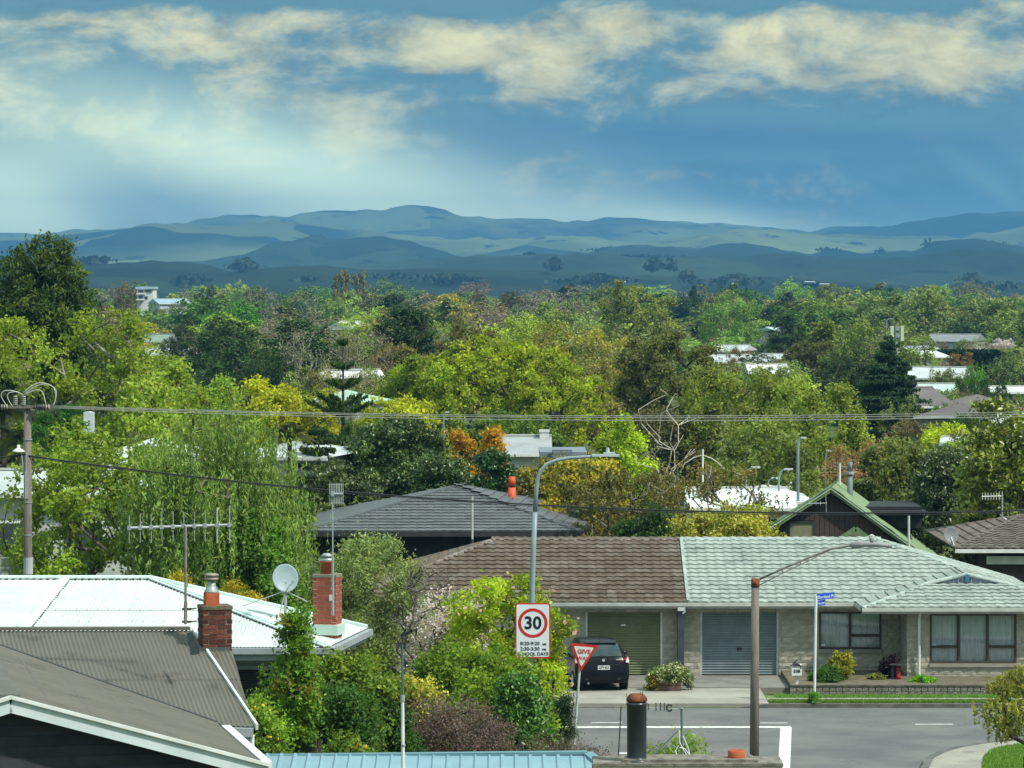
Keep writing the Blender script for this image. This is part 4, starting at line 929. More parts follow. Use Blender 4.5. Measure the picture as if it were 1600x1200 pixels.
g = MB(); g.box(((q0.x + q1.x) / 2 + .8, 143, (q0.z - .5) / 2), (12, 8.8, q0.z - .5)); g.build('wall', BRB, rh)

# ======== grey gable at the left edge
lh = thing('grey_house', 'grey end wall of a house cut off by the left edge', 'house', (XX(-60, 150), 150, 0))
m = MB(); x1 = XX(30, 150); m.prism([(x1 - 9, 150, 0), (x1, 150, 0), (x1, 150, ZZ(797, 150)), (x1, 150, ZZ(762, 150)), (x1 - 1.6, 150, ZZ(755, 150)), (x1 - 9, 150, ZZ(790, 150))], (0, 7, 0)); lw = m.build('wall', M('pale_grey_plaster', (.36, .39, .4), (.3, .33, .34), 2, .8), lh)
m = MB(); m.prism([(x1 - 3, 149.9, 0), (x1 - .3, 149.9, 0), (x1 - .3, 149.9, ZZ(815, 150)), (x1 - 3, 149.9, ZZ(815, 150))], (0, -1.2, 0)); m.build('porch', M('cream_plaster', (.5, .5, .42), (.42, .42, .36), 2, .8), lh)
m = MB(); m.bar((x1 + .3, 149.8, ZZ(762, 150)), (x1 - 1.8, 149.8, ZZ(752, 150)), .1, .12); m.bar((x1 - 1.8, 149.8, ZZ(752, 150)), (x1 - 9, 149.8, ZZ(786, 150)), .1, .12); m.build('barge', M('mint_trim', (.4, .5, .45), (.33, .42, .38), 2, .6), lh)
m = MB(); m.prism([(x1 + .3, 149.7, ZZ(762, 150)), (x1 - 1.8, 149.7, ZZ(752, 150)), (x1 - 1.8, 157, ZZ(752, 150)), (x1 + .3, 157, ZZ(762, 150))], (0, 0, .08)); m.build('roof', MATS['mint_trim'], lh)
gt = thing('wire_gate', 'grey chain mesh gate in front of the grey house at the left edge', 'gate', (XX(5, 128), 128, .9)); m = MB(); X0, X1 = XX(-30, 128), XX(32, 128)
for z in (ZZ(872, 128), ZZ(888, 128), ZZ(902, 128)): m.tube([(X0, 128, z), (X1, 128, z)], .02, 6)
for i in range(5): x = X0 + (X1 - X0) * i / 4; m.tube([(x, 128, ZZ(930, 128)), (x, 128, ZZ(866, 128))], .022, 6)
m.build('frame', ALU, gt); m = MB()
for i in range(40): x = X0 + (X1 - X0) * i / 39; m.box((x, 128, ZZ(895, 128)), (.006, .006, .9))
for i in range(16): m.box(((X0 + X1) / 2, 128, ZZ(874, 128) - i * .06), (X1 - X0, .006, .006))
m.build('mesh', ALU, gt, kind='stuff')

# ======== white corrugated roof in the left foreground
WR_M = M('white_roof_paint', (.57, .61, .59), (.47, .51, .49), .8, .5, spec=.4, rnd=.03, spots=[((.34, .35, .31), 2.2, .62, .45)], stretch=(1, .3, 1)); WRC = M('pale_roof_flashing', (.6, .72, .67), (.52, .64, .6), 2, .5)
wh = thing('white_roofed_house', 'low house with a glaring white corrugated iron roof and grey fascia in the left foreground', 'house', (-8, 82, 2.2))
c0 = P(512, 1013, 78.0); T_ = P(574, 982, 82.3); T_.z = c0.z; E_ = P(236, 906, 83.5); Lr = P(-120, 903, 83.5); Lr.z = E_.z; hipT = P(102, 911, 83.45); L0 = P(-160, 1016, 77.9); L0.z = c0.z
eL = P(16, 1010, 78.0); eL.z = c0.z
def wroof(pts, laps=(), O=None, U=None, V=None):
    pl = Plane(O or pts[0], U or pts[1], V or pts[2], pts); m = MB(); m.prism([p - pl.N * .02 for p in pts], -pl.N * .05); r = m.build('roof', WR_M, wh, fixn=True); corrugate(pl, WR_M, r, laps=laps, n=4, amp=.009); return pl, r
plF, rF = wroof([eL, c0, E_, Vector((hipT.x, E_.y, E_.z))], laps=(2.9,))
plS, rS = wroof([c0, T_, E_])
hp = Vector((hipT.x, E_.y, E_.z)); wroof([Vector((eL.x, 78, c0.z)), hp, Vector((hp.x - 7, E_.y, E_.z)), Vector((eL.x - 7, 76.0, c0.z - .02))])
bk = Vector((-6, 92, 3.9)); m = MB(); m.add([E_, T_, bk, Vector((-20, 92, 3.9)), Vector((hp.x - 7, E_.y, E_.z))], [(0, 1, 2, 3, 4)]); m.build('roof', WR_M, wh, fixn=False)
def flash(p, q, mat, par, w=.22, name='ridge_cap', dots=True):
    p, q = Vector(p), Vector(q); m = MB(); m.bar(p + Vector((0, 0, .05)), q + Vector((0, 0, .05)), w, .03); m.tube([p + Vector((0, 0, .07)), q + Vector((0, 0, .07))], .035, 6); o = m.build(name, mat, par)
    if dots:
        d = (q - p); n = int(d.length / .152); sd = d.normalized().cross(Vector((0, 0, 1))); m = MB()
        for i in range(n):
            c = p + d * (i + .5) / n + Vector((0, 0, .03))
            for s in (-1, 1): m.box(c + sd * s * (w / 2 + .015), (.06, .035, .02), math.atan2(d.y, d.x))
        m.build('scalloped_gap', BLK, o, kind='stuff')
flash(hp, E_, WRC, rF); flash(E_, c0, WRC, rS); flash(E_, T_, WRC, rS, .12, dots=False); flash(Vector((eL.x, 78, c0.z)), hp, WRC, rF); flash(hp, hp - Vector((7, 0, 0)), WRC, rF)
# screw rows
m = MB()
for v in (1.0, 2.0, 2.95, 3.9, 4.9):
    sp_ = plF.span(v=v)
    if sp_:
        u = sp_[0] + .1
        while u < sp_[1]: m.box(plF.xyz(u, v, .035), (.022, .022, .012)); u += .228
m.build('roofing_screws', GALV, rF, kind='stuff')
FG = M('grey_fascia', (.33, .36, .37), (.27, .3, .31), 3, .5)
m = MB(); m.bar(eL + Vector((0, -.07, -.05)), c0 + Vector((.05, -.07, -.05)), .13, .12); m.bar(eL + Vector((0, .0, -.17)), c0 + Vector((0, .0, -.17)), .05, .16); m.bar(c0 + Vector((.06, -.1, -.06)), T_ + Vector((.06, 0, -.06)), .13, .13); m.bar(c0 + Vector((-.02, 0, -.17)), T_ + Vector((-.02, 0, -.17)), .05, .14); m.build('gutter', FG, wh)
body = MB(); yb = 78.6; body.prism([(eL.x, yb, 1.6), (c0.x - .5, yb, 1.6), (T_.x - .8, 83, 1.6), (-7, 86, 1.6), (-20, 86, 1.6), (-20, yb, 1.6)], (0, 0, c0.z - .28 - 1.6)); bw = body.build('wall', M('grey_weatherboard', (.36, .38, .38), (.3, .32, .32), 2, .7), wh)
for k in range(18):
    z = c0.z - .35 - k * .15; m = MB(); m.box(((eL.x + c0.x - .5) / 2, yb - .02, z), (c0.x - .5 - eL.x, .04, .145), rx=.06); m.build('weatherboard', MATS['grey_weatherboard'], bw)
x0, x1, z1, z0 = XX(366, 78.5), XX(430, 78.5), ZZ(1040, 78.5), ZZ(1098, 78.5); f = MB(); frame_rect(f, x0, x1, z0, z1, yb - .06, .08, .1); w = f.build('window', FG, wh)
MB().add([(x0 + .07, yb - .045, z0 + .07), (x1 - .07, yb - .045, z0 + .07), (x1 - .07, yb - .045, z1 - .07), (x0 + .07, yb - .045, z1 - .07)], [(0, 1, 2, 3)]).build('pane', GLASS, w, fixn=False)
VB = M('brown_blind', (.075, .06, .045), (.06, .05, .04), 3, .5); ub2 = unit_box(VB, 'blind_slat')
for k in range(int((z1 - z0 - .16) / .055)): piece('blind_slat', ub2, w, ((x0 + x1) / 2, yb - .07, z1 - .12 - k * .055), (.5, 0, 0), (x1 - x0 - .16, .045, .012))
m = MB(); m.box((XX(436, 78.5), yb - .09, ZZ(1060, 78.5)), (.12, .06, 1.0)); m.build('corner_trim', WHITEP, wh)

# ======== grey-brown corrugated roofs B and C in the left foreground
GB = M('grey_brown_roof_paint', (.125, .12, .098), (.105, .1, .082), .7, .75, .15, 20, rnd=.06, lo=.3, hi=.7, spots=[((.3, .3, .27), 5, .7, .7), ((.07, .06, .045), 1.5, .58, .6)]); GBD = M('grey_brown_flashing', (.1, .098, .085), (.13, .125, .11), 2, .7)
ob = thing('corrugated_roof_house', 'old house with grey brown corrugated iron roofs and dark gable in left foreground', 'house', (-8, 60, 2.5))
R1 = P(296, 987, 66.5); R0 = P(-60, 988, 65.6); E1 = P(396, 1138, 62.0); plB = Plane(E1, E1 + (R0 - R1), R1)
if plB.U.x < 0: plB.O = E1 - plB.U * -12
plB = Plane(E1 + (R0 - R1).normalized() * 14, E1, R1)
Cb = P(410, 1197, 57.0); Ca = P(16, 1094, 55.9); Cf = P(345, 1139, 61.4); plC = Plane(Cb, Cf, Ca)
# valley: where B and C meet
nB, nC = plB.N, plC.N; dv_ = nB.cross(nC); dv_ = dv_ / dv_.length
def meet3(z):
    A_ = np.array([nB, nC, (0, 0, 1)], float); b_ = np.array([nB.dot(plB.O), nC.dot(plC.O), z]); return Vector(np.linalg.solve(A_, b_))
v_lo, v_hi = meet3(Cf.z), meet3(R1.z - .02)
print('valley', v_lo, v_hi, 'px', 800 + v_lo.x / v_lo.y * F, HOR + (CAMZ - v_lo.z) / v_lo.y * F, 'hi', 800 + v_hi.x / v_hi.y * F, HOR + (CAMZ - v_hi.z) / v_hi.y * F)

# ---- finish the corrugated roofs B and C
def plate(pl, pts, laps=(), label=None):
    pl.poly = [pl.uv(p) for p in pts]; m = MB(); m.prism([p - pl.N * .02 for p in pts], -pl.N * .05); r = m.build('roof', GB, ob, label=label); corrugate(pl, GB, r, laps=laps, n=6, amp=.011); return r
vB = meet3(E1.z + .02); WL_ = E1 + (R0 - R1).normalized() * 9
rB = plate(plB, [vB, E1, plB.ray(362, 1017), R1, R0, v_hi], laps=((plB.uv(P(300, 1061, 64))[1]),), label='rear roof slope with a row of laps')
VL = plC.ray(344, 1138); vt = plC.ray(-35, 999); RA = Ca + (Cf - Cb) * 1.3
rC = plate(plC, [Cb, Cf, v_lo, v_hi, Ca], label='front roof slope beside the gable')
def plainbar(p, q, w, h, mat, name, par=ob): m = MB(); m.bar(p, q, w, h); return m.build(name, mat, par)
plainbar(R0 + Vector((0, .03, .06)), R1 + Vector((0, .03, .06)), .22, .05, GBD, 'ridge_cap')
m = MB(); m.prism([R0, R1, R1 + Vector((0, 4, -1.1)), R0 + Vector((0, 4, -1.1))], (0, 0, -.05)); m.build('roof', GB, ob, label='far slope hidden from the street')
plainbar(E1 + Vector((.06, 0, .02)), R1 + Vector((.06, 0, .02)), .04, .1, WHITEP, 'barge_flashing')
UR = (R1 - R0).normalized()
plainbar(vB + Vector((0, -.08, -.06)), E1 + Vector((.0, -.08, -.06)), .13, .14, FG, 'gutter'); m = MB(); m.bar(vB + Vector((0, .05, -.2)), E1 + Vector((-.02, .05, -.2)), .05, .2); m.tube([E1 + Vector((-.02, -.08, -.1)), E1 + Vector((-.02, -.06, -.42))], .04, 8); m.build('fascia', WHITEP, ob)
bgd = (Cb - Ca).normalized(); nrm = Vector((bgd.y, -bgd.x, 0)).normalized() if True else None
if nrm.y > 0: nrm = -nrm
plainbar(Ca + nrm * .04 - Vector((0, 0, .08)), Cb + nrm * .04 + bgd * .1 - Vector((0, 0, .08)), .04, .2, M('pale_blue_bargeboard', (.6, .68, .7), (.52, .6, .62), 2, .5), 'bargeboard')
plainbar(Ca + nrm * .06 + Vector((0, 0, .05)), Cb + nrm * .06 + bgd * .1 + Vector((0, 0, .05)), .09, .05, WHITEP, 'barge_capping')
Cl = Ca - Vector((bgd.x, bgd.y, -bgd.z)) * 3.2; 
plainbar(Cl + nrm * .04 - Vector((0, 0, .08)), Ca + nrm * .04 - Vector((0, 0, .08)), .04, .2, MATS['pale_blue_bargeboard'], 'bargeboard'); plainbar(Cl + nrm * .06 + Vector((0, 0, .05)), Ca + nrm * .06 + Vector((0, 0, .05)), .09, .05, WHITEP, 'barge_capping')
m = MB(); m.prism([Cl, Ca, v_hi + Vector((-.3, .2, .0)), v_hi + (Cl - Ca)], (0, 0, -.05)); m.build('roof', GB, ob, label='left slope beyond the gable ridge')
plainbar(v_lo + Vector((0, -.02, .035)), v_hi + Vector((0, -.02, .035)), .05, .04, BLK, 'valley_shade_bar')  # dark bar along the valley stands in for shade at the sheet ends
plainbar(Ca + Vector((0, 0, .06)), v_hi + Vector((0, 0, .05)), .3, .05, GBD, 'ridge_cap')
m = MB(); m.bar(Cb + Vector((.08, 0, .0)), Cf + Vector((.08, 0, .0)), .14, .13); m.build('gutter', WHITEP, ob)
for i in range(1, 6):
    a_ = Ca + (Cb - Ca) * i / 6; b_ = v_hi + (Cf - v_hi) * i / 6; m = MB(); m.bar(a_ + plC.N * .035, b_ + plC.N * .035, .03, .01); m.build('sheet_lap', GBD, rC)
DWB = M('charcoal_weatherboard', (.035, .04, .048), (.05, .056, .064), 2, .75, .2, 20, rnd=.12)
m = MB(); lo = 2.5; m.prism([Vector((Cb.x, Cb.y, lo)) - nrm * .35, Cb - nrm * .35 - Vector((.0, 0, .1)), Ca - nrm * .35 - Vector((0, 0, .1)), Cl - nrm * .35 - Vector((0, 0, .1)), Vector((Cl.x, Cl.y, lo)) - nrm * .35], -nrm * 3.5); gw_ = m.build('wall', DWB, ob)
hd_ = Vector((bgd.x, bgd.y, 0)).normalized(); ang_ = math.atan2(hd_.y, hd_.x)
for k in range(22):
    z = Ca.z - .25 - k * .165
    if z < lo: break
    def at_z(a, b): t = (z - a.z) / (b.z - a.z); return a + (b - a) * t if 0 <= t <= 1 else None
    xr2 = at_z(Ca, Cb) or Cb; xl2 = at_z(Ca, Cl) or Cl; c = (xr2 + xl2) / 2; c.z = z - .085; L = (xr2 - xl2).length
    m = MB(); m.box(c - nrm * .33, (L, .03, .17), ang_, .08); m.build('weatherboard', DWB, gw_)
m = MB(); b0_ = plB.ray(12, 1100); m.prism([Vector((E1.x - .3, E1.y + .5, 2)), Vector((E1.x - .3, E1.y + .5, E1.z - .3)), Vector((R1.x - .2, R1.y, R1.z - .4)), Vector((R1.x - .2, R1.y + 4, E1.z - .3)), Vector((R1.x - .2, R1.y + 4, 2))], (-4, 0, 0)); m.build('wall', DWB, ob, label='end wall under the rear slope')
BRK = M('old_dark_brick', (.2, .06, .034), (.028, .02, .018), 6, .95, .5, 30, rnd=.45, lo=.38, hi=.62); BRKR = M('red_brick', (.36, .095, .055), (.24, .065, .04), 6, .9, .4, 30, rnd=.22); MORD = M('old_mortar', (.3, .25, .2), (.14, .11, .09), 8, .95); MORL = M('pale_mortar', (.55, .46, .38), (.42, .35, .29), 8, .95)
CLAY = M('terracotta_pot', (.48, .12, .045), (.3, .075, .035), 5, .8, .3)
ch = thing('brick_chimney', 'soot darkened brick chimney with square clay pot on the grey brown corrugated roof', 'chimney', plB.ray(334, 1019)); X, Y_, Z_ = ch.location; print('CH', X, Y_, Z_)
w_ = 46 / F * Y_; zt = ZZ(950, Y_); rz_ = math.radians(15)
brick_chimney(ch, X, Y_ + .25, w_, .52, Z_ - .12, zt, rz_, BRK, MORD, seed=4)
m = MB(); m.box((X, Y_ + .25, zt + .0), (w_ + .02, .54, .06), rz_); m.build('mortar_cap', M('lichen_cap', (.16, .13, .08), (.09, .075, .05), 8, .95), ch)
m = MB(); m.box((X - .06, Y_ + .25, zt + .13), (.24, .24, .24), rz_); m.build('pot', CLAY, ch)
m = MB(); px_, py_ = X - .06, Y_ + .25; m.lathe((px_, py_, zt + .25), [(.125, 0), (.125, .02), (.085, .1), (.075, .12), (.075, .22)], 14); m.build('pot_collar', GALV, ch, True)
m = MB(); m.lathe((px_, py_, zt + .46), [(.075, 0), (.125, .015), (.125, .045), (.1, .05), (.1, .075), (.125, .08), (.13, .11), (.08, .125)], 14); m.build('cowl', M('weathered_steel', (.24, .2, .17), (.32, .28, .24), 6, .6, metal=.2), ch, True)
m = MB(); fz = ZZ(1015, Y_); m.box((X, Y_ - .01, fz - .02), (w_ + .04, .06, .12), rz_); m.prism([P(300, 988, 63.9), P(311, 1012, 63.35), P(312, 1022, 63.3), P(298, 1024, 63.6), P(292, 990, 64.2)], (0, .02, .01)); m.build('flashing', M('lead_flashing', (.06, .065, .07), (.1, .1, .1), 4, .6), ch)
# mast brackets + yagi antenna
ya = thing('television_aerial', 'long grey television aerial on a tall mast strapped to the dark brick chimney', 'aerial', P(290, 972, 63.4)); Ym = 63.5; xm = XX(290, Ym)
m = MB(); m.tube([(xm, Ym, ZZ(975, Ym)), (XX(290, Ym), Ym, ZZ(822, Ym))], .022, 8); m.tube([(xm, Ym, ZZ(940, Ym)), (xm, Ym, ZZ(975, Ym))], .03, 8); m.build('mast', M('rusty_mast', (.18, .15, .12), (.26, .24, .21), 6, .7), ya)
a_, b_ = P(202, 825, Ym - .02), P(361, 820, Ym + .1); m = MB(); m.tube([a_, b_], .022, 8); m.build('boom', ALU, ya)
for i, (t, l0, l1, r) in enumerate([(0, 20, 24, .006), (.107, 20, 24, .006), (.215, 20, 24, .006), (.32, 30, 24, .006), (.43, 24, 24, .006), (.535, 22, 24, .006), (.64, 22, 24, .006), (.745, 24, 24, .006), (.862, 28, 28, .014), (.985, 30, 28, .01)]):
    p = a_ + (b_ - a_) * t; s_ = Ym / F; m = MB(); m.tube([p + Vector((0, 0, l0 * s_)), p - Vector((0, 0, l1 * s_))], r, 6); m.build('element', ALU, ya); m = MB(); m.box(p, (.06, .06, .07)); m.build('clip', GALV, ya)
m = MB(); 
for py in (951.5, 971.5):
    z = ZZ(py, Ym); m.box((xm + .02, Ym, z), (.16, .03, .035)); m.tube([(xm + .08, Ym + .02, z), (xm + .17, Ym + .1, z)], .012, 6)
m.build('bracket', BLK, ya)
m = MB(); m.tube([P(297, 896, Ym), P(295, 905, Ym), P(292, 918, Ym)], .006, 5); m.build('cable', BLK, ya)

# red chimney by the right end of the white roof
rc = thing('brick_chimney', 'clean red brick chimney with round clay pot at right end of the white roof', 'chimney', (XX(511, 79.6), 79.6, 2.2)); X, Y_, _z = rc.location
rz2 = math.radians(-14); zt = ZZ(901, 79.5)
stk = brick_chimney(rc, X - .0, Y_ + .1, .52, .44, 3.0, zt, rz2, BRKR, MORL, seed=9)
m = MB(); m.box((X, Y_ + .1, zt + .02), (.53, .46, .05), rz2); m.build('mortar_cap', M('mossy_cap', (.25, .25, .17), (.18, .18, .12), 8, .95), rc)
m = MB(); m.lathe((X - .01, Y_ + .1, zt + .04), [(.135, 0), (.125, .24), (.15, .245), (.15, .3), (.13, .31)], 16); m.build('pot', CLAY, rc, True)
m = MB(); m.lathe((X - .01, Y_ + .1, zt + .31), [(.14, 0), (.155, .02), (.155, .06), (.09, .07), (.09, .1), (.15, .11), (.06, .17)], 16); m.build('cowl', GALV, rc, True)
m = MB(); fz = ZZ(984, 79.5); m.box((X, Y_ + .1, fz), (.62, .54, .22), rz2); m.build('flashing', M('pale_green_flashing', (.5, .65, .56), (.45, .58, .5), 3, .5), rc)
# grid aerial mast on it
ga_ = thing('grid_aerial', 'small upright grid aerial on a thin pole fixed to the red brick chimney', 'aerial', P(521, 960, 79.2)); Yg = 79.2
m = MB(); m.tube([P(520.5, 962, Yg), P(519.5, 787, Yg)], .016, 8); m.tube([P(520.5, 962, Yg), P(520, 880, Yg)], .026, 8); m.build('mast', GALV, ga_)
x0, x1, z0, z1 = XX(515, Yg), XX(536, Yg), ZZ(788, Yg), ZZ(755, Yg)
for i in range(9):
    x = x0 + (x1 - x0) * i / 8; m = MB(); m.tube([(x, Yg, z0), (x, Yg, z1)], .008, 5); m.build('rod', ALU, ga_)
m = MB(); zc = (z0 + z1) / 2; m.tube([(x0, Yg - .02, zc), (x1, Yg - .02, zc)], .02, 6); m.tube([(x0, Yg + .01, z1 - .03), (x1, Yg + .01, z1 - .03)], .008, 5); m.tube([(x0, Yg + .01, z0 + .03), (x1, Yg + .01, z0 + .03)], .008, 5); m.box((XX(520, Yg), Yg - .05, zc), (.07, .1, .1)); m.build('crossbar', GALV, ga_)
m = MB(); m.box((XX(517, Yg), Yg, ZZ(934, Yg)), (.07, .06, .12)); m.build('junction_box', GUT, ga_)
def dish(label, px, py, Y, r, mat, foot=None, tilt=-.25, yaw=.25, back=None, braces=True, name='satellite_dish'):
    c = P(px, py, Y); f = foot or c - Vector((0, 0, r * 1.6)); o = thing(name, label, 'satellite dish', f); mm = MB(); n = 28; R = Matrix.Rotation(yaw, 3, 'Z') @ Matrix.Rotation(tilt, 3, 'X')
    prof_ = [(0, .16), (.35, .14), (.65, .09), (.88, .035), (1, 0), (1.02, .015), (1, .03)]
    vs = []
    for q, d in prof_:
        for j in range(n): t = 2 * math.pi * j / n; vs.append(c + R @ Vector((math.cos(t) * q * r * .97, d * r, math.sin(t) * q * r * 1.05)))
    fs = [(i * n + j, i * n + (j + 1) % n, (i + 1) * n + (j + 1) % n, (i + 1) * n + j) for i in range(len(prof_) - 1) for j in range(n)]
    mm.add(vs, fs); mm.build('reflector', mat, o, True)
    m = MB(); m.tube([f, c + Vector((0, .12 * r, -r * .3))], .03, 8); m.build('post', GALV, o)
    m = MB(); m.tube([c + Vector((0, .1, -r * 1.0)), c + R @ Vector((.1, -r * .9, -r * .5))], .014, 6); m.box(c + R @ Vector((.1, -r * .92, -r * .48)), (.06, .12, .07)); m.build('feed_arm', GALV, o)
    if braces: m = MB(); mid = c - Vector((0, 0, r * .95)); m.tube([mid, f + Vector((-.9, -.1, .22))], .012, 6); m.tube([mid, f + Vector((.45, .3, .28))], .012, 6); m.tube([mid, f + Vector((-.12, -.2, .02))], .012, 6); m.build('brace', GALV, o)
    return o
dish('large pale blue grey dish standing on the white roof left of the red chimney', 446, 903, 81.0, .3 * 81 / 84, M('blue_grey_dish', (.3, .38, .41), (.26, .33, .36), 3, .4), P(446, 962, 81.0))
dish('grey dish on the left end of the brown tiled roof at the right edge', 1486, 836, 139, .29, M('mid_grey_dish', (.2, .21, .22), (.16, .17, .18), 3, .5), P(1492, 856, 138.8), braces=False)
dish('dark grey dish half cut off at the left edge of the view', 1, 792, 149.5, .31, MATS['mid_grey_dish'], P(3, 822, 149.6), braces=False)

# blue roof at the bottom
bl = thing('garage', 'low building with a pale blue ribbed metal roof along the bottom edge', 'garage', (XX(660, 68), 66, 2.2)); BLM = M('pale_blue_roof_metal', (.22, .36, .42), (.19, .32, .38), 1, .4, metal=.1, rnd=.05); BLC = M('blue_ridge_metal', (.14, .27, .31), (.11, .22, .26), 2, .4)
a_, b_ = P(412, 1186, 68), P(918, 1174, 68); b_.z = a_.z + .06; e1 = P(1030, 1216, 66.3); e0 = P(380, 1300, 62); e0.z = a_.z - .75; e1b = Vector((b_.x + 1.9, 62, e0.z)); e0 = Vector((a_.x - .2, 62, e0.z))
pl = Plane(e0, e1b, b_, [e0, e1b, b_, a_]); m = MB(); m.prism([p - pl.N * .02 for p in (e0, e1b, b_, a_)], -pl.N * .05); rbl = m.build('roof', BLM, bl); corrugate(pl, BLM, rbl, pitch=.25, amp=.014, sheet=.75, rib=True, n=8)
plainbar(a_ + Vector((0, 0, .06)), b_ + Vector((0, 0, .06)), .2, .05, BLC, 'ridge_cap', rbl); plainbar(b_ + Vector((0, 0, .05)), e1b + Vector((0, 0, .06)), .2, .05, BLC, 'hip_cap', rbl)
m = MB(); m.prism([a_, b_, Vector((b_.x, 74, e0.z - .7)), Vector((a_.x, 74, e0.z - .7))], (0, 0, -.04)); m.build('roof', BLM, bl, label='far slope')
m = MB(); m.box(((a_.x + b_.x) / 2 + .3, 68, (e0.z + 1.6) / 2), (b_.x - a_.x - .4, 9, e0.z - 1.9)); m.build('wall', BRKR, bl)
m = MB(); m.prism([P(412, 1190, 67.6), P(412, 1215, 67.6), P(445, 1215, 67.4)], (0, .1, 0)); m.build('gable_brick', BRKR, bl)

# double chimney top at the bottom right, black flue
YC = 38.0; zc_ = ZZ(1193, YC); cx0, cx1 = XX(927, YC), XX(1224, YC)
dc = thing('brick_chimney', 'broad brick chimney top with mortar slab along the bottom edge of the view', 'chimney', ((cx0 + cx1) / 2, YC, 3.5))
brick_chimney(dc, (cx0 + cx1) / 2, YC + .3, cx1 - cx0, .6, 6.2, zc_ - .03, 0, BRKR, MORL, seed=6)
m = MB(); m.box(((cx0 + cx1) / 2, YC + .3, 4.85), (cx1 - cx0 - .03, .57, 2.68)); m.build('lower_stack', BRKR, dc)
m = MB(); n = 14; V = []
m.prism([(cx0, YC, zc_ - .03), (cx1, YC, zc_ - .03), (cx1, YC + .6, zc_ - .03), (cx0, YC + .6, zc_ - .03), ], (0, 0, .03)); m.prism([(cx0 + .3, YC + .08, zc_), (cx1 - .25, YC + .08, zc_), (cx1 - .3, YC + .5, zc_), (cx0 + .35, YC + .5, zc_)], (0, 0, .03)); m.build('mortar_slab', M('dirty_mortar_slab', (.13, .115, .095), (.24, .225, .19), 9, .95, .6), dc)
fx = XX(996, YC); m = MB(); m.lathe((XX(1153, YC), YC + .25, zc_), [(.083, 0), (.088, .01), (.088, .1), (.08, .105), (.075, .05)], 18); m.build('pot', CLAY, dc, True)
fl3 = thing('black_flue', 'fat black steel flue with a rusty cap on the broad brick chimney top', 'chimney', (fx, YC + .2, zc_)); H_ = ZZ(1101, YC) - zc_
m = MB(); m.lathe((fx, YC + .2, zc_), [(.14, 0), (.14, .012), (.103, .02), (.1, .05), (.1, H_ - .03), (.106, H_ - .025), (.106, H_)], 22); m.build('pipe', M('gloss_black_steel', (.018, .024, .032), (.03, .036, .045), 3, .28, spec=.6), fl3, True)
RUST = M('rust', (.3, .09, .03), (.1, .04, .025), 9, .9, .4); m = MB(); m.lathe((fx, YC + .2, zc_ + H_), [(.085, 0), (.105, .015), (.108, .03), (.1, .055), (.072, .085), (.06, .09)], 20); m.build('cap', RUST, fl3, True)
m = MB(); 
for dx in (.035, .055): m.tube([(fx + dx, YC + .14, zc_ + H_ + .04), (fx + dx, YC + .14, zc_ + H_ + .115)], .004, 5)
m.tube([(fx - .098, YC + .15, zc_ + H_ - .12), (fx - .104, YC + .15, zc_ + H_ + .1)], .003, 5); m.build('stay', BLK, fl3)
tr_ = thing('rod_aerial', 'thin dark upright rod left of the black flue', 'aerial', P(965, 1195, 41)); m = MB(); m.tube([P(964.5, 1215, 41), P(970.5, 1104, 41)], .007, 6); m.build('rod', BLK, tr_)
an = thing('small_aerial', 'small aerial with black elements and loose white cable beside the black flue', 'aerial', P(1066, 1195, 41)); Ya = 41.0
m = MB(); m.tube([P(1067, 1215, Ya), P(1065, 1108, Ya)], .014, 8); m.lathe(P(1064.5, 1108.5, Ya), [(.008, 0), (.028, .006), (.02, .02), (.004, .024)], 10); m.tube([P(1063, 1138, Ya), P(1010, 1190, Ya)], .01, 6); m.build('mast', MATS['blue_grey_steel'], an)
m = MB(); m.tube([P(1062, 1108, Ya), P(1008, 1105, Ya)], .0045, 5); m.build('boom', ALU, an)
for px_, hh in ((1013, 4.5), (1025, 6), (1032, 6), (1038, 6)): m = MB(); m.tube([P(px_, 1104 - hh, Ya), P(px_, 1105 + hh, Ya)], .006, 6); m.build('element', BLK, an)
m = MB(); pts = [P(1046 + 4 * math.cos(t), 1106 + 5 * math.sin(t), Ya) for t in np.linspace(.4, 5.9, 12)]; m.tube(pts, .011, 6); m.build('dipole_loop', BLK, an)
rng = random.Random(4)
for k, pts in enumerate(([(1061, 1140), (1062, 1160), (1068, 1172), (1076, 1184), (1082, 1198)], [(1067, 1150), (1074, 1166), (1078, 1180), (1080, 1200)], [(1060, 1165), (1055, 1174), (1060, 1184), (1072, 1187), (1077, 1179), (1070, 1170), (1062, 1168)], [(1078, 1181), (1066, 1183), (1058, 1192)])):
    m = MB(); m.tube([P(a, b, Ya - .05 - .01 * k) for a, b in pts], .0065, 6); m.build('cable', WHITEP, an)
# white mast in the hedge
wm = thing('white_mast', 'slender pale mast with dark thin top in front of the rounded hedge', 'pole', P(630, 1215, 60)); m = MB(); m.tube([P(630, 1240, 60), P(629, 1092, 60)], .032, 8, .026); m.build('lower_tube', WHITEP, wm); m = MB(); m.tube([P(629, 1093, 60), P(628.5, 1008, 60)], .018, 8); m.build('upper_tube', M('dark_green_tube', (.08, .16, .17), (.06, .12, .13), 4, .5), wm); m = MB(); m.tube([P(629, 1096, 60), P(629, 1086, 60)], .036, 8); m.tube([P(630, 1166, 60), P(630, 1163, 60)], .038, 8); m.build('collar', GALV, wm)

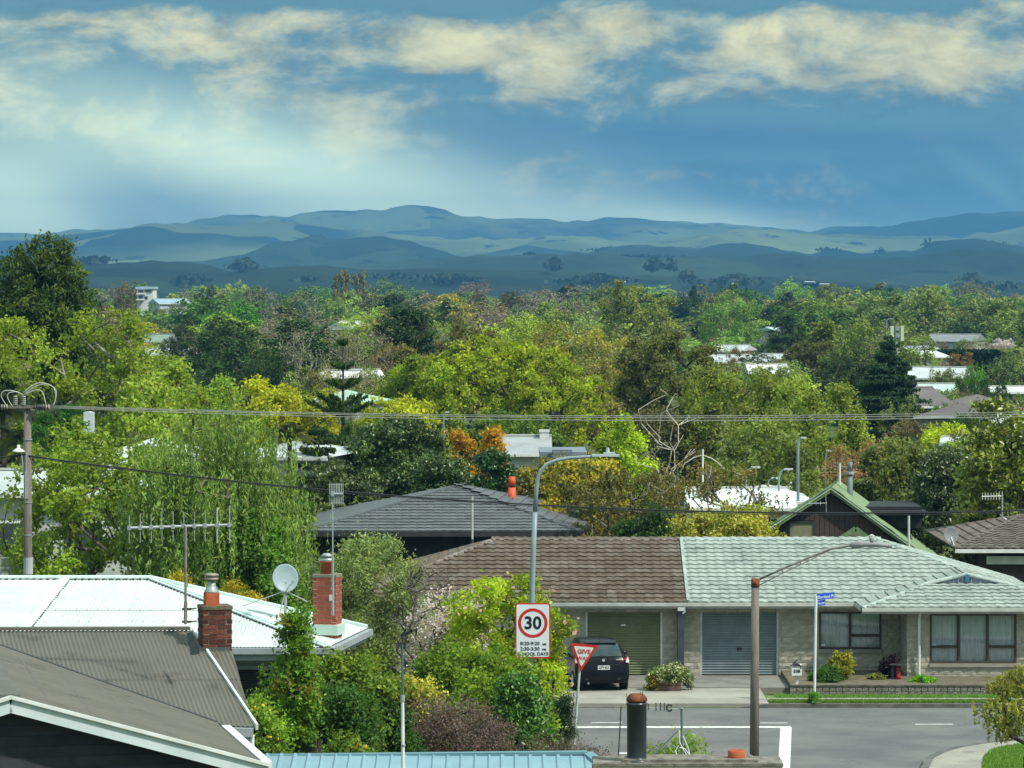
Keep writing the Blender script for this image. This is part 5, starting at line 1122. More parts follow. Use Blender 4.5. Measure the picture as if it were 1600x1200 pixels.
# ======== power pole and wires
WOOD = M('weathered_pole_wood', (.13, .11, .09), (.2, .175, .15), 5, .95, .5, 20, stretch=(4, 4, .3)); YP = 118.0
pp = thing('power_pole', 'tall weathered timber power pole with insulators and a crossarm at the left', 'pole', (XX(44, YP), YP, 0))
m = MB(); m.tube([(XX(44, YP), YP, 0), (XX(43, YP), YP, ZZ(634, YP))], .15, 14, .118); m.build('timber', WOOD, pp, True)
m = MB(); m.tube([(XX(44, YP), YP, ZZ(897, YP)), (XX(44, YP), YP, ZZ(871, YP))], .153, 14); m.build('reflector_band', M('grey_band', (.42, .45, .47), (.36, .39, .41), 4, .6), pp)
m = MB()
for py in (686, 784, 835): m.tube([(XX(43.3, YP), YP, ZZ(py, YP)), (XX(43.3, YP), YP, ZZ(py + 1.6, YP))], .146, 14)
m.build('strap', GALV, pp)
m = MB(); m.tube([(XX(42, YP), YP - .15, ZZ(706, YP)), (XX(42, YP), YP - .16, ZZ(785, YP))], .02, 6); m.box((XX(42.5, YP), YP - .17, ZZ(758, YP)), (.1, .06, .85)); m.build('conduit', GALV, pp)
m = MB(); m.box((XX(43, YP), YP - .15, ZZ(635.5, YP)), (XX(83, YP) - XX(4, YP), .1, .09)); ca = m.build('crossarm', WOOD, pp)
def insul(c, axis, n=6, r=.055, l=.3, par=None):
    m = MB(); c, axis = Vector(c), Vector(axis)
    for i in range(n): p = c + axis * (i / n) * l; m.tube([p, p + axis * l / n * .55], r, 10, r * .75)
    m.tube([c, c + axis * l], .02, 6); return m.build('insulator', GLZ, par, True)
GLZ = M('brown_grey_porcelain', (.36, .35, .33), (.26, .25, .24), 5, .3); GLD = M('dark_porcelain', (.05, .045, .05), (.08, .07, .08), 5, .3)
for px_ in (25, 38): insul((XX(px_, YP), YP - .15, ZZ(632, YP)), (0, 0, 1), 5, .08, .3, pp)
for px_, sg in ((8, -1), (13, -1), (56, 1), (62, 1), (69, 1)):
    m = MB(); c = Vector((XX(px_, YP), YP - .2, ZZ(636, YP)))
    for i in range(3): m.tube([c + Vector((sg * i * .08, 0, 0)), c + Vector((sg * (i * .08 + .04), 0, 0))], .1, 10, .06)
    m.build('insulator', GLD if px_ % 2 == 0 else GLZ, pp, True)
LOOPM = M('pale_jumper', (.5, .5, .48), (.4, .4, .38), 3, .5)
for pts in ([(12, 636), (2, 620), (6, 611), (22, 611), (36, 617)], [(20, 636), (12, 622), (14, 614), (26, 612)], [(38, 616), (55, 604), (72, 600), (84, 606), (87, 622), (82, 636)], [(38, 617), (54, 610), (66, 612), (72, 634)], [(38, 613), (48, 604), (62, 598), (78, 602), (88, 612), (84, 634)]):
    m = MB(); P_ = [P(a, b, YP - .2) for a, b in pts]; Q = []
    for i in range(len(P_) - 1):
        p0_, p1_, p2_, p3_ = P_[max(i - 1, 0)], P_[i], P_[i + 1], P_[min(i + 2, len(P_) - 1)]
        for t in (0, .33, .66): Q.append(.5 * ((2 * p1_) + (-p0_ + p2_) * t + (2 * p0_ - 5 * p1_ + 4 * p2_ - p3_) * t * t + (-p0_ + 3 * p1_ - 3 * p2_ + p3_) * t ** 3))
    m.tube(Q + [P_[-1]], .016, 6); m.build('jumper', LOOPM, pp, True)
ll = thing('pole_lamp', 'small old white lamp shade on a short bracket beside the left power pole', 'street lamp', P(30, 705, YP)); m = MB(); m.lathe(P(29, 706, YP - .1), [(.2, 0), (.19, .03), (.09, .1), (.05, .12), (.05, .2), (.03, .22)], 14); m.build('shade', WHITEP, ll, True); m = MB(); m.tube([P(33, 703, YP - .1), P(36, 730, YP - .1), P(41, 760, YP - .05)], .025, 6); m.build('bracket', GALV, ll)
def wire(label, pts, Y, r, mat, name='overhead_wire'):
    ys = Y if isinstance(Y, (list, tuple)) else [Y] * len(pts); xs = np.array([p[0] for p in pts], float); zs = np.array([p[1] for p in pts], float); c = np.polyfit(xs, zs, 2); m = MB()
    m.tube([P(x, float(np.polyval(c, x)), float(np.interp(x, xs, ys))) for x in np.linspace(xs[0], xs[-1], 48)], r, 6); return tag(m.build(name, mat, None, True), label, 'wire')
WIRE = M('aged_conductor', (.3, .31, .28), (.24, .25, .22), 3, .5); WBLK = M('black_cable', (.015, .017, .02), (.02, .022, .025), 3, .5)
wire('upper pale power wire crossing the trees from the left pole', [(80, 634), (700, 648.5), (1200, 649), (1760, 640)], 118.0, .012, WIRE); wire('middle pale power wire just below the topmost one', [(80, 635.5), (700, 651), (1200, 652), (1760, 644)], 118.3, .012, WIRE); wire('lowest of the three pale power wires across the trees', [(80, 637), (700, 655), (1200, 656), (1760, 647)], 117.6, .012, WIRE)
wire('thick black twisted cable sagging in front of the dark hipped roof', [(44, 712), (620, 775), (1000, 797), (1300, 800), (1760, 792)], 117.9, .026, WBLK); wire('black cable running off left from the power pole', [(-120, 722), (-40, 718), (42, 710)], 117.9, .024, WBLK); wire('thin black wire close under the thick black cable', [(44, 714), (620, 778), (1000, 799.5), (1300, 802), (1760, 796)], 118.4, .01, WBLK)
wire('fine far off wire crossing the dark trees at upper left', [(150, 524), (500, 530), (900, 531)], 330, .012, WIRE)

# ======== street lamp with the 30 sign
YS = 98.5; s_ = F / YS
sl = thing('street_lamp', 'tall grey street lamp with a curved arm behind the 30 school days sign', 'street lamp', (XX(826, YS), YS, .1))
STL = M('grey_green_paint', (.25, .32, .34), (.2, .27, .29), 3, .45)
arm = [(826, 1150), (829, 1028), (831, 940), (833, 870), (836, 800), (838, 765), (840, 748), (845, 735), (855, 725), (870, 719), (890, 715.5), (915, 714), (930, 713)]
pts = [P(a, b, YS) for a, b in arm]; m = MB(); m.tube(pts[:5], .085, 12, .068); m.tube(pts[4:], .062, 12, .04); m.build('column', STL, sl, True)
m = MB(); c = P(946, 711.5, YS); m.box(c, (.72, .22, .06)); m.box(c + Vector((.1, 0, .05)), (.3, .2, .06)); m.tube([c + Vector((.06, 0, .08)), c + Vector((.06, 0, .2))], .05, 8, .04); m.build('lantern', M('pale_lantern', (.5, .55, .57), (.42, .47, .49), 3, .4), sl); m = MB(); m.box(c + Vector((.08, 0, -.045)), (.4, .16, .03)); m.build('lens', GLASS, sl)
sg = thing('speed_sign', 'tall rectangular 30 school days speed sign with a red ring and red border', 'sign', P(832, 1028, YS - .12))
YQ = YS - .14; x0, x1, z0, z1 = XX(805, YQ), XX(860, YQ), ZZ(1028.5, YQ), ZZ(942.5, YQ); cx = (x0 + x1) / 2; W_, H_ = x1 - x0, z1 - z0
REDP = M('sign_red', (.58, .035, .02), (.5, .03, .018), 2, .4); SWH = M('sign_white', (.7, .76, .8), (.66, .72, .76), 2, .4); SBK = M('sign_black', (.012, .014, .018), (.015, .017, .02), 2, .5)
def rrect(x0, x1, z0, z1, r, y):
    o = []
    for cx_, cz_, a0 in ((x1 - r, z0 + r, -90), (x1 - r, z1 - r, 0), (x0 + r, z1 - r, 90), (x0 + r, z0 + r, 180)):
        for k in range(5): t = math.radians(a0 + 22.5 * k); o.append((cx_ + r * math.cos(t), y, cz_ + r * math.sin(t)))
    return o
m = MB(); m.prism(rrect(x0, x1, z0, z1, .06, YQ), (0, .012, 0)); m.build('border', REDP, sg); b = .035
m = MB(); m.prism(rrect(x0 + b, x1 - b, z0 + b, z1 - b, .04, YQ - .004), (0, .003, 0)); m.build('plate', SWH, sg)
m = MB(); m.box((cx, YQ + .03, z0 + .3), (W_ * .8, .03, .04)); m.box((cx, YQ + .03, z1 - .3), (W_ * .8, .03, .04)); m.build('bracket', GALV, sg)
def ring(mb, c, r0, r1, y, n=48, th=.003):
    vs = []
    for r in (r0, r1):
        for j in range(n): t = 2 * math.pi * j / n; vs.append((c[0] + r * math.cos(t), y, c[1] + r * math.sin(t)))
    mb.add(vs, [(j, (j + 1) % n, n + (j + 1) % n, n + j) for j in range(n)])
cz = ZZ(973.5, YQ); m = MB(); ring(m, (cx, cz), (XX(855.6, YQ) - XX(832.5, YQ)) * .79, XX(855.6, YQ) - XX(832.5, YQ), YQ - .007); m.build('ring', REDP, sg, fixn=False)
text_obj('30', .46, (cx, YQ - .009, cz - .01), SBK, sg, bold=.012)
for t, py, sz, sx in (('8:20-9:20', 1005.2, .125, 1.08), ('2:30-3:30', 1013.6, .125, 1.08), ('SCHOOL DAYS', 1021.6, .118, 1.02)):
    off = -.075 if t[0] in '82' else 0
    text_obj(t, sz, (cx + off, YQ - .009, ZZ(py, YQ) - .005), SBK, sg, sx=sx, bold=.0025)
for t, py in (('AM', 1005.8), ('PM', 1014.2)): text_obj(t, .08, (cx + .3, YQ - .009, ZZ(py, YQ) - .015), SBK, sg, bold=.002)
# give way sign, leaning a little
gs = thing('give_way_sign', 'red bordered triangular GIVE WAY sign on a leaning white post', 'sign', P(898, 1160, 102.5)); YV = 102.5
m = MB(); m.tube([P(897, 1163, YV), P(906, 1040, YV)], .035, 10); m.build('post', M('galvanised_pale', (.5, .55, .54), (.4, .45, .44), 3, .5), gs)
tri = [P(891, 1004.5, YV - .06), P(935, 1008.5, YV - .06), P(907, 1050, YV - .06)]; c = (tri[0] + tri[1] + tri[2]) / 3
def tri_in(k, y): return [Vector((c.x + (p.x - c.x) * k, y, c.z + (p.z - c.z) * k)) for p in tri]
def rounded(ts, r=.1):
    o = []
    for i in range(3):
        p, a, b = ts[i], ts[i - 1], ts[(i + 1) % 3]; u = (a - p).normalized() * r; v = (b - p).normalized() * r
        for k in range(5): t = k / 4; o.append((p + u) * (1 - t) ** 2 + p * 2 * t * (1 - t) + (p + v) * t * t)
    return o
m = MB(); m.prism(rounded(tri_in(1, YV - .06), .06), (0, .01, 0)); m.build('border', REDP, gs); m = MB(); m.prism(rounded(tri_in(.72, YV - .064), .05), (0, .003, 0)); m.build('plate', SWH, gs)
REDT = M('sign_red_text', (.5, .03, .03), (.45, .03, .03), 2, .5); o = text_obj('GIVE', .17, P(912.5, 1018.5, YV - .07), REDT, gs, bold=.004); o.rotation_euler[1] = .05; o = text_obj('WAY', .14, P(911, 1029, YV - .07), REDT, gs, bold=.003); o.rotation_euler[1] = .05
# wooden pole with the long lamp arm
wp = thing('wooden_lamp_pole', 'short rusty capped timber pole with a long lamp arm reaching to the right', 'street lamp', (XX(1179, 97.5), 97.5, .0)); YW_ = 97.5
m = MB(); m.tube([P(1178.5, 1199, YW_) - Vector((0, 0, .2)), P(1180, 917, YW_)], .125, 14, .1); m.build('timber', WOOD, wp, True); m = MB(); m.tube([P(1180, 917, YW_), P(1180.5, 904, YW_)], .112, 14); m.build('cap', RUST, wp, True)
RSM = M('aged_arm_steel', (.16, .14, .13), (.24, .22, .2), 5, .6); m = MB(); A0 = [(1187, 905), (1222, 889), (1262, 872), (1297, 858), (1318, 854), (1334, 852)]; m.tube([P(a, b, YW_) for a, b in A0], .028, 8); m.tube([P(a, b, YW_) for a, b in ((1187, 914), (1222, 896), (1262, 877), (1298, 859))], .014, 6)
for (a, b), (c_, d_) in (((1222, 889), (1224, 896)), ((1250, 877), (1252, 882))): m.tube([P(a, b, YW_), P(c_, d_, YW_)], .012, 6)
m.build('arm', RSM, wp, True); m = MB(); m.tube([P(1330, 853, YW_), P(1350, 850, YW_), P(1372, 851, YW_), P(1394, 853, YW_)], .09, 10, .05); m.lathe(P(1362, 850, YW_), [(.05, 0), (.055, .1), (.06, .15), (.03, .18)], 10); m.build('lantern', M('grey_lantern', (.3, .31, .31), (.22, .23, .23), 3, .5), wp, True)
# street name sign
ns = thing('street_name_sign', 'white post with blue Shortland Pl street name blade and small blue no exit blade', 'sign', P(1272, 1089, 112.2)); YN = 112.2
m = MB(); m.tube([(XX(1272.5, YN), YN, .1), P(1275, 931, YN)], .042, 10); m.build('post', WHITEP, ns)
BLU = M('sign_blue', (.012, .1, .62), (.01, .085, .55), 2, .4); rr_ = math.radians(20)
def blade(px0, px1, z0, z1, txt, size, y0, sx=1.0):
    a, b = XX(px0, YN), XX(px1, YN); dx = b - a; dz = dx * math.tan(math.radians(6)); m = MB(); m.prism([(a, YN, z0), (b, YN + .1, z0 + dz), (b, YN + .1, z1 + dz), (a, YN, z1)], (0, .02, 0)); bl_ = m.build('blade', BLU, ns)
    o = text_obj(txt, size, ((a + b) / 2, YN - .0, (z0 + z1 + dz) / 2 - .01), SWH, ns, rz=math.atan2(.1, dx), bold=.003, sx=sx); o.location.y = (YN + .05 - .012) - wl_of(ns).y; o.rotation_euler = (math.radians(90), -math.radians(6), 0); o.location.y -= .045
blade(1276, 1304, ZZ(938, YN), ZZ(928.5, YN), 'Shortland Pl', .125, YN, .78); blade(1278, 1290, ZZ(947, YN), ZZ(938.5, YN), 'No EXIT', .085, YN, .62)
# mailbox
mb_ = thing('letterbox', 'small white letterbox numbered 53B on a short post beside the block wall', 'letterbox', P(1244, 1076, 115.0)); YL = 115.0
m = MB(); m.box((XX(1245, YL), YL, (ZZ(1055, YL) + .2) / 2), (.09, .09, ZZ(1055, YL) - .1)); m.build('post', WHITEP, mb_); m = MB(); m.box(P(1244.5, 1046.5, YL), (.3, .34, .32)); m.build('box', WHITEP, mb_)
m = MB(); c = P(1244.5, 1038.5, YL); m.prism([c + Vector((-.19, -.2, -.02)), c + Vector((.19, -.2, -.03)), c + Vector((.0, -.2, .05))], (0, .4, 0)); m.bar(c + Vector((-.15, -.1, .0)), c + Vector((.02, -.1, .16)), .03, .03); m.build('lid', BLK, mb_); text_obj('53B', .13, P(1244.5, 1048, YL) - Vector((0, .178, 0)), SBK, mb_, bold=.004); m = MB(); m.box(P(1250, 1042, YL) - Vector((0, .175, 0)), (.02, .01, .1)); m.build('slot', BLK, mb_)
# planter trough
pt_ = thing('flower_trough', 'weathered brown timber trough overflowing with white and yellow daisies beside the olive garage door', 'planter', (XX(1044, 116), 115.7, .12)); m = MB(); TW = M('weathered_trough_wood', (.16, .1, .075), (.11, .075, .06), 6, .9, .3)
cxp = XX(1044, 115.7)
for i in range(2): b = MB(); b.box((cxp, 115.5, .21 + i * .15), (.78, .04, .14)); b.build('plank', TW, pt_); b = MB(); b.box((cxp, 115.9, .21 + i * .15), (.78, .04, .14)); b.build('plank', TW, pt_)
for s in (-.37, .37): b = MB(); b.box((cxp + s, 115.7, .28), (.04, .36, .3)); b.build('plank', TW, pt_)
b = MB(); b.box((cxp, 115.7, .3), (.7, .34, .2)); b.build('soil', MATS['soil'], pt_)
# red garden lantern stand
rl = thing('garden_ornament', 'small red pedestal with a dark dished top beside the purple shrub', 'ornament', (XX(1404, 118), 117.2, .3)); X, Y_ = XX(1403, 117.2), 117.2; m = MB(); m.lathe((X, Y_, .3), [(.1, 0), (.07, .1), (.09, .38), (.06, .42)], 10); m.build('pedestal', M('deep_red_paint', (.4, .02, .03), (.32, .015, .025), 3, .4), rl, True); m = MB(); m.lathe((X, Y_, .71), [(.08, 0), (.27, .02), (.27, .05), (.2, .06)], 14); m.build('dish', BLK, rl); m = MB(); m.box((X - .17, Y_, .5), (.1, .14, .36)); m.build('dark_upright', BLK, rl)

# ======== hatchback
car = thing('parked_car', 'black hatchback parked tail out before the olive green garage door', 'car', (XX(942, 115.4), 115.35, .125)); CP = M('black_car_paint', (.006, .007, .009), (.008, .009, .011), 2, .22, spec=.18, coat=.0); CG = M('car_glass', (.02, .035, .035), (.015, .028, .03), 3, .05, spec=.9); TYR = M('tyre_rubber', (.012, .012, .012), (.018, .018, .018), 5, .9)
def build_car(root, rz):
    Rm = Matrix.Rotation(rz, 3, 'Z'); org = wl_of(root); T = lambda x, y, z: org + Rm @ Vector((x, y, z))
    st = [(0, .34, .46, .60, .68, .68, .50), (.03, .27, .52, .70, .79, .78, .6), (.08, .23, .60, .88, .825, .815, .66), (.14, .22, .74, 1.0, .84, .83, .67), (.2, .21, .86, 1.07, .845, .83, .65), (.34, .2, .93, 1.24, .845, .825, .6), (.48, .2, .95, 1.39, .845, .825, .565), (.58, .2, .95, 1.455, .845, .825, .555), (.8, .2, .95, 1.49, .845, .825, .56), (1.4, .19, .93, 1.51, .845, .83, .58), (1.9, .19, .91, 1.49, .845, .83, .57), (2.3, .19, .9, 1.38, .845, .83, .57), (2.7, .19, .88, 1.12, .845, .82, .62), (2.9, .19, .86, .98, .84, .81, .66), (3.3, .2, .78, .9, .83, .79, .66), (3.65, .24, .65, .76, .78, .74, .6), (3.8, .3, .5, .6, .66, .64, .5), (3.85, .36, .46, .52, .55, .54, .4)]
    V = []; n = 0
    for (y, zb, zl, zt, wl_, wb, wt) in st:
        pr = [(0, zb), (wl_ * .7, zb), (wl_ * .95, zb + .04), (wl_, zb + (zl - zb) * .4), (wb + .01, zb + (zl - zb) * .8), (wb, zl), (wb - (wb - wt) * .12, zl + (zt - zl) * .12), (wt + (wb - wt) * .25, zl + (zt - zl) * .7), (wt + .02, zt - .04), (wt - .04, zt - .01), (wt * .55, zt + .012), (0, zt + .018)]
        row = [(x, y, z) for x, z in pr] + [(-x, y, z) for x, z in pr[-2:0:-1]]; n = len(row); V += [T(*q) for q in row]
    m = MB(); m.add(V, [(i * n + j, i * n + (j + 1) % n, (i + 1) * n + (j + 1) % n, (i + 1) * n + j) for i in range(len(st) - 1) for j in range(n)] + [tuple(range(n - 1, -1, -1)), tuple((len(st) - 1) * n + j for j in range(n))]); body = m.build('body', CP, root, True)
    sy = [s[0] for s in st]; f = lambda y, k: float(np.interp(y, sy, [s[k] for s in st]))
    def patch(name, mat, ys, fn, lbl=None, par=None, cols=6, lift=.01):
        V = []; 
        for y in ys:
            for c in range(cols + 1): V.append(T(*fn(y, c / cols)))
        m = MB(); m.add(V, [(i * (cols + 1) + c, i * (cols + 1) + c + 1, (i + 1) * (cols + 1) + c + 1, (i + 1) * (cols + 1) + c) for i in range(len(ys) - 1) for c in range(cols)]); return m.build(name, mat, par or root, True, label=lbl, fixn=False)
    rgl = patch('rear_window', CG, np.linspace(.165, .5, 7), lambda y, c: ((c * 2 - 1) * (f(y, 6) - .03 - .02 * (y < .2)), y - .012 - .03 * (1 - (c * 2 - 1) ** 2) * .3, f(y, 3) + .014 + .012 * (1 - (c * 2 - 1) ** 2)))
    m = MB(); m.bar(T(.02, .17, 1.075), T(-.22, .185, 1.09), .012, .02); m.bar(T(.02, .15, 1.06), T(.28, .2, 1.12), .012, .014); m.box(T(-.02, .16, 1.06), (.08, .05, .05), rz); m.build('wiper', BLK, rgl)
    m = MB(); m.prism([T(-.48, .42, 1.425), T(.48, .42, 1.425), T(.5, .56, 1.462), T(-.5, .56, 1.462)], (0, 0, .02)); m.build('spoiler', CP, root)
    for s in (-1, 1):
        for (a, b, nm) in ((.62, 1.25, 'side_window'), (1.32, 2.15, 'side_window')):
            ys = np.linspace(a, b, 7); patch(nm, CG, ys, lambda y, c: (s * ((f(y, 5) - (f(y, 5) - f(y, 6)) * (.1 + .68 * c)) + .012), y + c * .08 * (1 if a < 1 else 0), f(y, 2) + (f(y, 3) - f(y, 2)) * (.1 + .72 * c)), cols=5)
        # tail light: red outer with a pale inner strip, wrapping the corner
        RL = M('tail_light_red', (.55, .02, .03), (.45, .015, .02), 9, .15, spec=.8); WLN = M('tail_light_clear', (.75, .68, .68), (.6, .55, .55), 9, .15, spec=.8)
        V = [T(s * .52, .085, .83), T(s * .84, .2, .80), T(s * .855, .34, .88), T(s * .835, .36, 1.04), T(s * .79, .2, 1.06), T(s * .70, .13, .97)]
        m = MB(); m.prism(V, Rm @ Vector((s * .0, -.03, 0))); tl = m.build('tail_light', RL, root)
        V = [T(s * .72, .09, .87), T(s * .83, .16, .86), T(s * .85, .24, .93), T(s * .81, .2, 1.03), T(s * .75, .12, .98)]; m = MB(); m.prism(V, Rm @ Vector((0, -.03, 0))); m.build('clear_lens', WLN, tl)
        m = MB(); m.lathe((0, 0, 0), [(.02, -.06), (.09, -.05), (.11, 0), (.09, .06), (.03, .07)], 12); R2 = Rm @ Matrix.Rotation(math.radians(90), 3, 'X'); m.v = [tuple(T(s * .98, 2.05, .97) + Rm @ Vector((q[0] * 1.2, q[1] * .7, q[2]))) for q in m.v]; m.tube([T(s * .82, 2.08, .93), T(s * .92, 2.06, .95)], .025, 6); mi = m.build('wing_mirror', CP, root, True)
        m = MB(); m.box(T(s * .98, 2.0, .97), (.17, .012, .12), rz); m.build('mirror_glass', GLASS, mi)
        for y in (.62, 3.05):
            m = MB(); c0, c1 = T(s * .64, y, .29), T(s * .85, y, .29); m.tube([c0, c0 + (c1 - c0) * .12, c0 + (c1 - c0) * .88, c1], .29, 24); w = m.build('wheel', TYR, root, True); m = MB(); m.tube([c1 - (c1 - c0) * .1, c1 + (c1 - c0) * .03], .2, 18, .17); m.build('rim', ALU, w)
            m = MB(); d_ = (c1 - c0).normalized(); m.tube([c0 + d_ * .16, c1 - d_ * .015], .345, 20); m.build('wheel_arch', BLK, root)
        m = MB(); m.prism([T(s * .45, -.012, .34), T(s * .68, .03, .35), T(s * .66, .02, .42), T(s * .45, -.012, .4)], (0, -.006, 0)); m.build('reflector', M('bumper_black', (.02, .022, .025), (.025, .027, .03), 3, .6), root)
    m = MB(); m.prism([T(-.6, .045, .66), T(.6, .045, .66), T(.52, .025, .56), T(-.52, .025, .56)], (0, -.02, 0)); m.build('bumper_recess', MATS['bumper_black'], root)
    NP = M('number_plate_white', (.7, .72, .72), (.6, .62, .62), 3, .5); m = MB(); pc = T(.03, .012, .72); m.box(pc, (.37, .03, .125), rz); npl = m.build('number_plate', NP, root)
    o = text_obj('GFY453', .115, pc + Rm @ Vector((0, -.018, -.002)), SBK, npl, rz=rz, bold=.002, sx=.85)
    m = MB(); ring(m, (0, 0), .0, .045, 0, 16); q = T(.03, .055, .945); m.v = [tuple(q + Rm @ Vector((a, b, c))) for a, b, c in m.v]; m.build('badge', ALU, root, fixn=False)
    m = MB(); m.box(T(.5, .075, .955), (.16, .01, .028), rz); m.build('model_lettering', ALU, root)
    m = MB(); m.bar(T(-.56, .055, .80), T(.56, .055, .80), .012, .008); m.bar(T(-.56, .05, .80), T(-.64, .05, .70), .01, .008); m.bar(T(.56, .05, .80), T(.64, .05, .70), .01, .008); m.build('tailgate_gap', BLK, root)
    m = MB(); m.tube([T(0, .72, 1.49), T(0, .55, 1.72)], .007, 6); m.build('aerial', BLK, root)
    m = MB(); m.tube([T(-.45, -.0, .24), T(-.45, .2, .25)], .03, 8); m.build('exhaust', GALV, root)
build_car(car, math.radians(8))

# ------------------------------------------------------------------ vegetation near and middle distance
G = lambda r, g, b: (r, g, b)
LIME = G(.20, .27, .02); YELG = G(.25, .25, .02); FRESH = G(.13, .24, .02); MID = G(.075, .135, .022); DARK = G(.035, .07, .016); DEEP = G(.03, .055, .02); OLIVE = G(.12, .14, .03); OLIVED = G(.075, .085, .02)
GREYG = G(.13, .17, .065); RUSTY = G(.16, .11, .035); PURP = G(.10, .06, .05); GOLD = G(.42, .26, .015); PINK = G(.55, .33, .38)
# --- left side
tree('conifer', 'huge dark green rounded conifer with golden tips towering over the left edge', 62, 364, 262, 215, G(.042, .072, .016), 11, kind='ogive', cb=.06, K=2200, lobes=90, lr=.3, n=100000, leaf=.26, aspect=.35, rc=.42, bark=BARKD, up=.9, tipvar=.3, tiptint=(1.8, 1.45, .8), solid=.15, flat=1.25)
tree('spring_tree', 'loose tree of fresh lime leaves on grey limbs in front of the huge dark conifer', 95, 486, 330, 172, G(.19, .25, .025), 12, kind='round', cb=.35, K=330, lobes=22, lr=.24, n=26000, leaf=.17, rc=.42, bark=BARKG, limbs=150, wob=.16, thin=.02, r0=.3)
tree('spring_tree', 'second fresh green leafy tree rising right of the huge conifer above the willow', 250, 545, 200, 165, G(.18, .24, .03), 13, kind='round', cb=.3, K=300, lobes=18, lr=.26, n=24000, leaf=.16, rc=.4, limbs=110, bark=BARK)
tree('pine_tree', 'small soft emerald pine just right of the power pole top', 92, 635, 120, 152, G(.05, .14, .03), 14, kind='column', cb=.1, K=170, lobes=22, lr=.34, n=14000, leaf=.28, aspect=.12, rc=.3, up=.9)
fronds('palm', 'dark green palm at the left edge behind the power pole', 4, 645, 162, 2.2, G(.06, .085, .03), 15, 34)
fronds('palm', 'second lower palm clump beside the left edge under the first palm', 30, 690, 160, 1.9, G(.055, .08, .03), 16, 28)
tree('poplar_sapling', 'broad airy bright green tree with many thin stems right of the power pole', 165, 650, 360, 130, G(.18, .25, .03), 17, kind='dome', cb=.12, K=900, lobes=44, lr=.25, n=52000, leaf=.13, aspect=.75, rc=.3, limbs=330, bark=BARK, wob=.07, thin=.014, r0=.16, fork=.1, solid=.5)
tree('weeping_tree', 'tall weeping pepper tree with hanging grey green curtains behind the white roof', 352, 606, 262, 126, G(.155, .225, .06), 18, kind='round', cb=.2, K=420, lobes=24, lr=.3, n=130000, leaf=.16, aspect=.3, rc=.6, droop=2.7, hang=2.0, limbs=50, bark=BARK, up=.1, jit=.35)
tree('elm_tree', 'domed golden lime elm spreading behind the weeping tree', 430, 592, 260, 205, G(.30, .31, .02), 19, kind='dome', cb=.25, K=500, lobes=34, lr=.25, n=42000, leaf=.19, rc=.42, limbs=90, jit=.2)
tree('elm_tree', 'smaller golden lime elm right of the layered island pine', 618, 624, 160, 208, G(.29, .31, .02), 20, kind='dome', cb=.25, K=260, lobes=22, lr=.26, n=14000, leaf=.22, rc=.42, limbs=60, jit=.2)
tree('spring_tree', 'fresh green loose tree between the weeping tree and the pale elm at left', 330, 590, 150, 190, G(.16, .24, .03), 21, kind='round', cb=.3, K=200, lobes=14, n=9000, leaf=.2, rc=.42, limbs=80)
tiered_conifer('island_pine', 'open layered island pine with widely spaced upswept tiers between the two golden elms', 536, 520, 190, 182, G(.045, .085, .02), 22, tiers=8, per=7, upcurve=.38, droop=-.02, cb=.3, needles=420, leaf=.16, power=.95, spray=.22)
fronds('cabbage_tree', 'spiky cabbage tree head left of the big glossy evergreen', 452, 682, 158, 1.3, G(.12, .14, .04), 23, 40, lift=.8)
tiered_conifer('fern_palm', 'dark drooping feathery fronds of a conifer left of the glossy evergreen', 498, 660, 120, 160, G(.045, .07, .025), 24, tiers=9, per=8, upcurve=.12, droop=.1, cb=.35, needles=340, leaf=.2, power=.5, spray=.3)
tree('evergreen_tree', 'wide dark glossy evergreen dome directly behind the dark hipped roof', 622, 650, 250, 164, G(.036, .062, .012), 25, kind='dome', cb=.12, K=720, lobes=42, lr=.25, n=56000, leaf=.15, rc=.36, mat=FOLG, jit=.35, bark=BARKD, tipvar=.25, tiptint=(1.7, 1.6, 1.3))
tree('evergreen_tree', 'lower grey green shoulder of the glossy evergreen at left of the dark roof', 540, 722, 160, 158, G(.05, .075, .02), 26, kind='dome', cb=.08, K=330, lobes=24, lr=.3, n=26000, leaf=.14, rc=.36, mat=FOLG, tipvar=.3, tiptint=(1.6, 1.5, 1.2))
tree('evergreen_tree', 'mid green glossy bush behind the ridge of the dark hipped roof', 690, 712, 120, 160, G(.05, .085, .022), 27, kind='dome', cb=.08, K=240, lobes=18, lr=.3, n=18000, leaf=.15, rc=.36, mat=FOLG)
tree('shrub', 'dark camellia like shrub left of the orange red flue', 768, 704, 90, 158, G(.025, .07, .015), 28, cat='shrub', kind='dome', cb=.05, K=240, lobes=16, lr=.32, n=15000, leaf=.16, rc=.3, mat=FOLG)
tree('golden_cypress', 'burnt orange golden conifer just above the dark shrub near the roof peak', 768, 672, 60, 172, G(.40, .23, .015), 29, cat='tree', kind='cone', cb=.1, K=110, lobes=14, lr=.36, n=7000, leaf=.2, aspect=.4, rc=.3)
tree('golden_cypress', 'smaller orange tinted conifer left of the larger golden one', 722, 676, 60, 174, G(.34, .2, .02), 30, kind='dome', cb=.1, K=90, lobes=10, lr=.36, n=6000, leaf=.2, aspect=.4, rc=.3)
tree('kowhai_tree', 'yellow flowering tree with hanging golden blossom behind the street lamp', 915, 715, 150, 152, G(.09, .1, .03), 31, kind='round', cb=.1, K=300, lobes=20, lr=.3, n=12000, leaf=.15, rc=.4, limbs=130, droop=.3, extra=[('blossom', (.52, .43, .03), 11000, .13, .35)])
tree('kowhai_tree', 'smaller mustard flowering tree between the flue and the street lamp', 835, 722, 100, 160, G(.1, .1, .03), 32, kind='round', cb=.15, K=160, lobes=14, lr=.32, n=7000, leaf=.16, rc=.4, limbs=80, extra=[('blossom', (.48, .38, .03), 4500, .13, .35)])
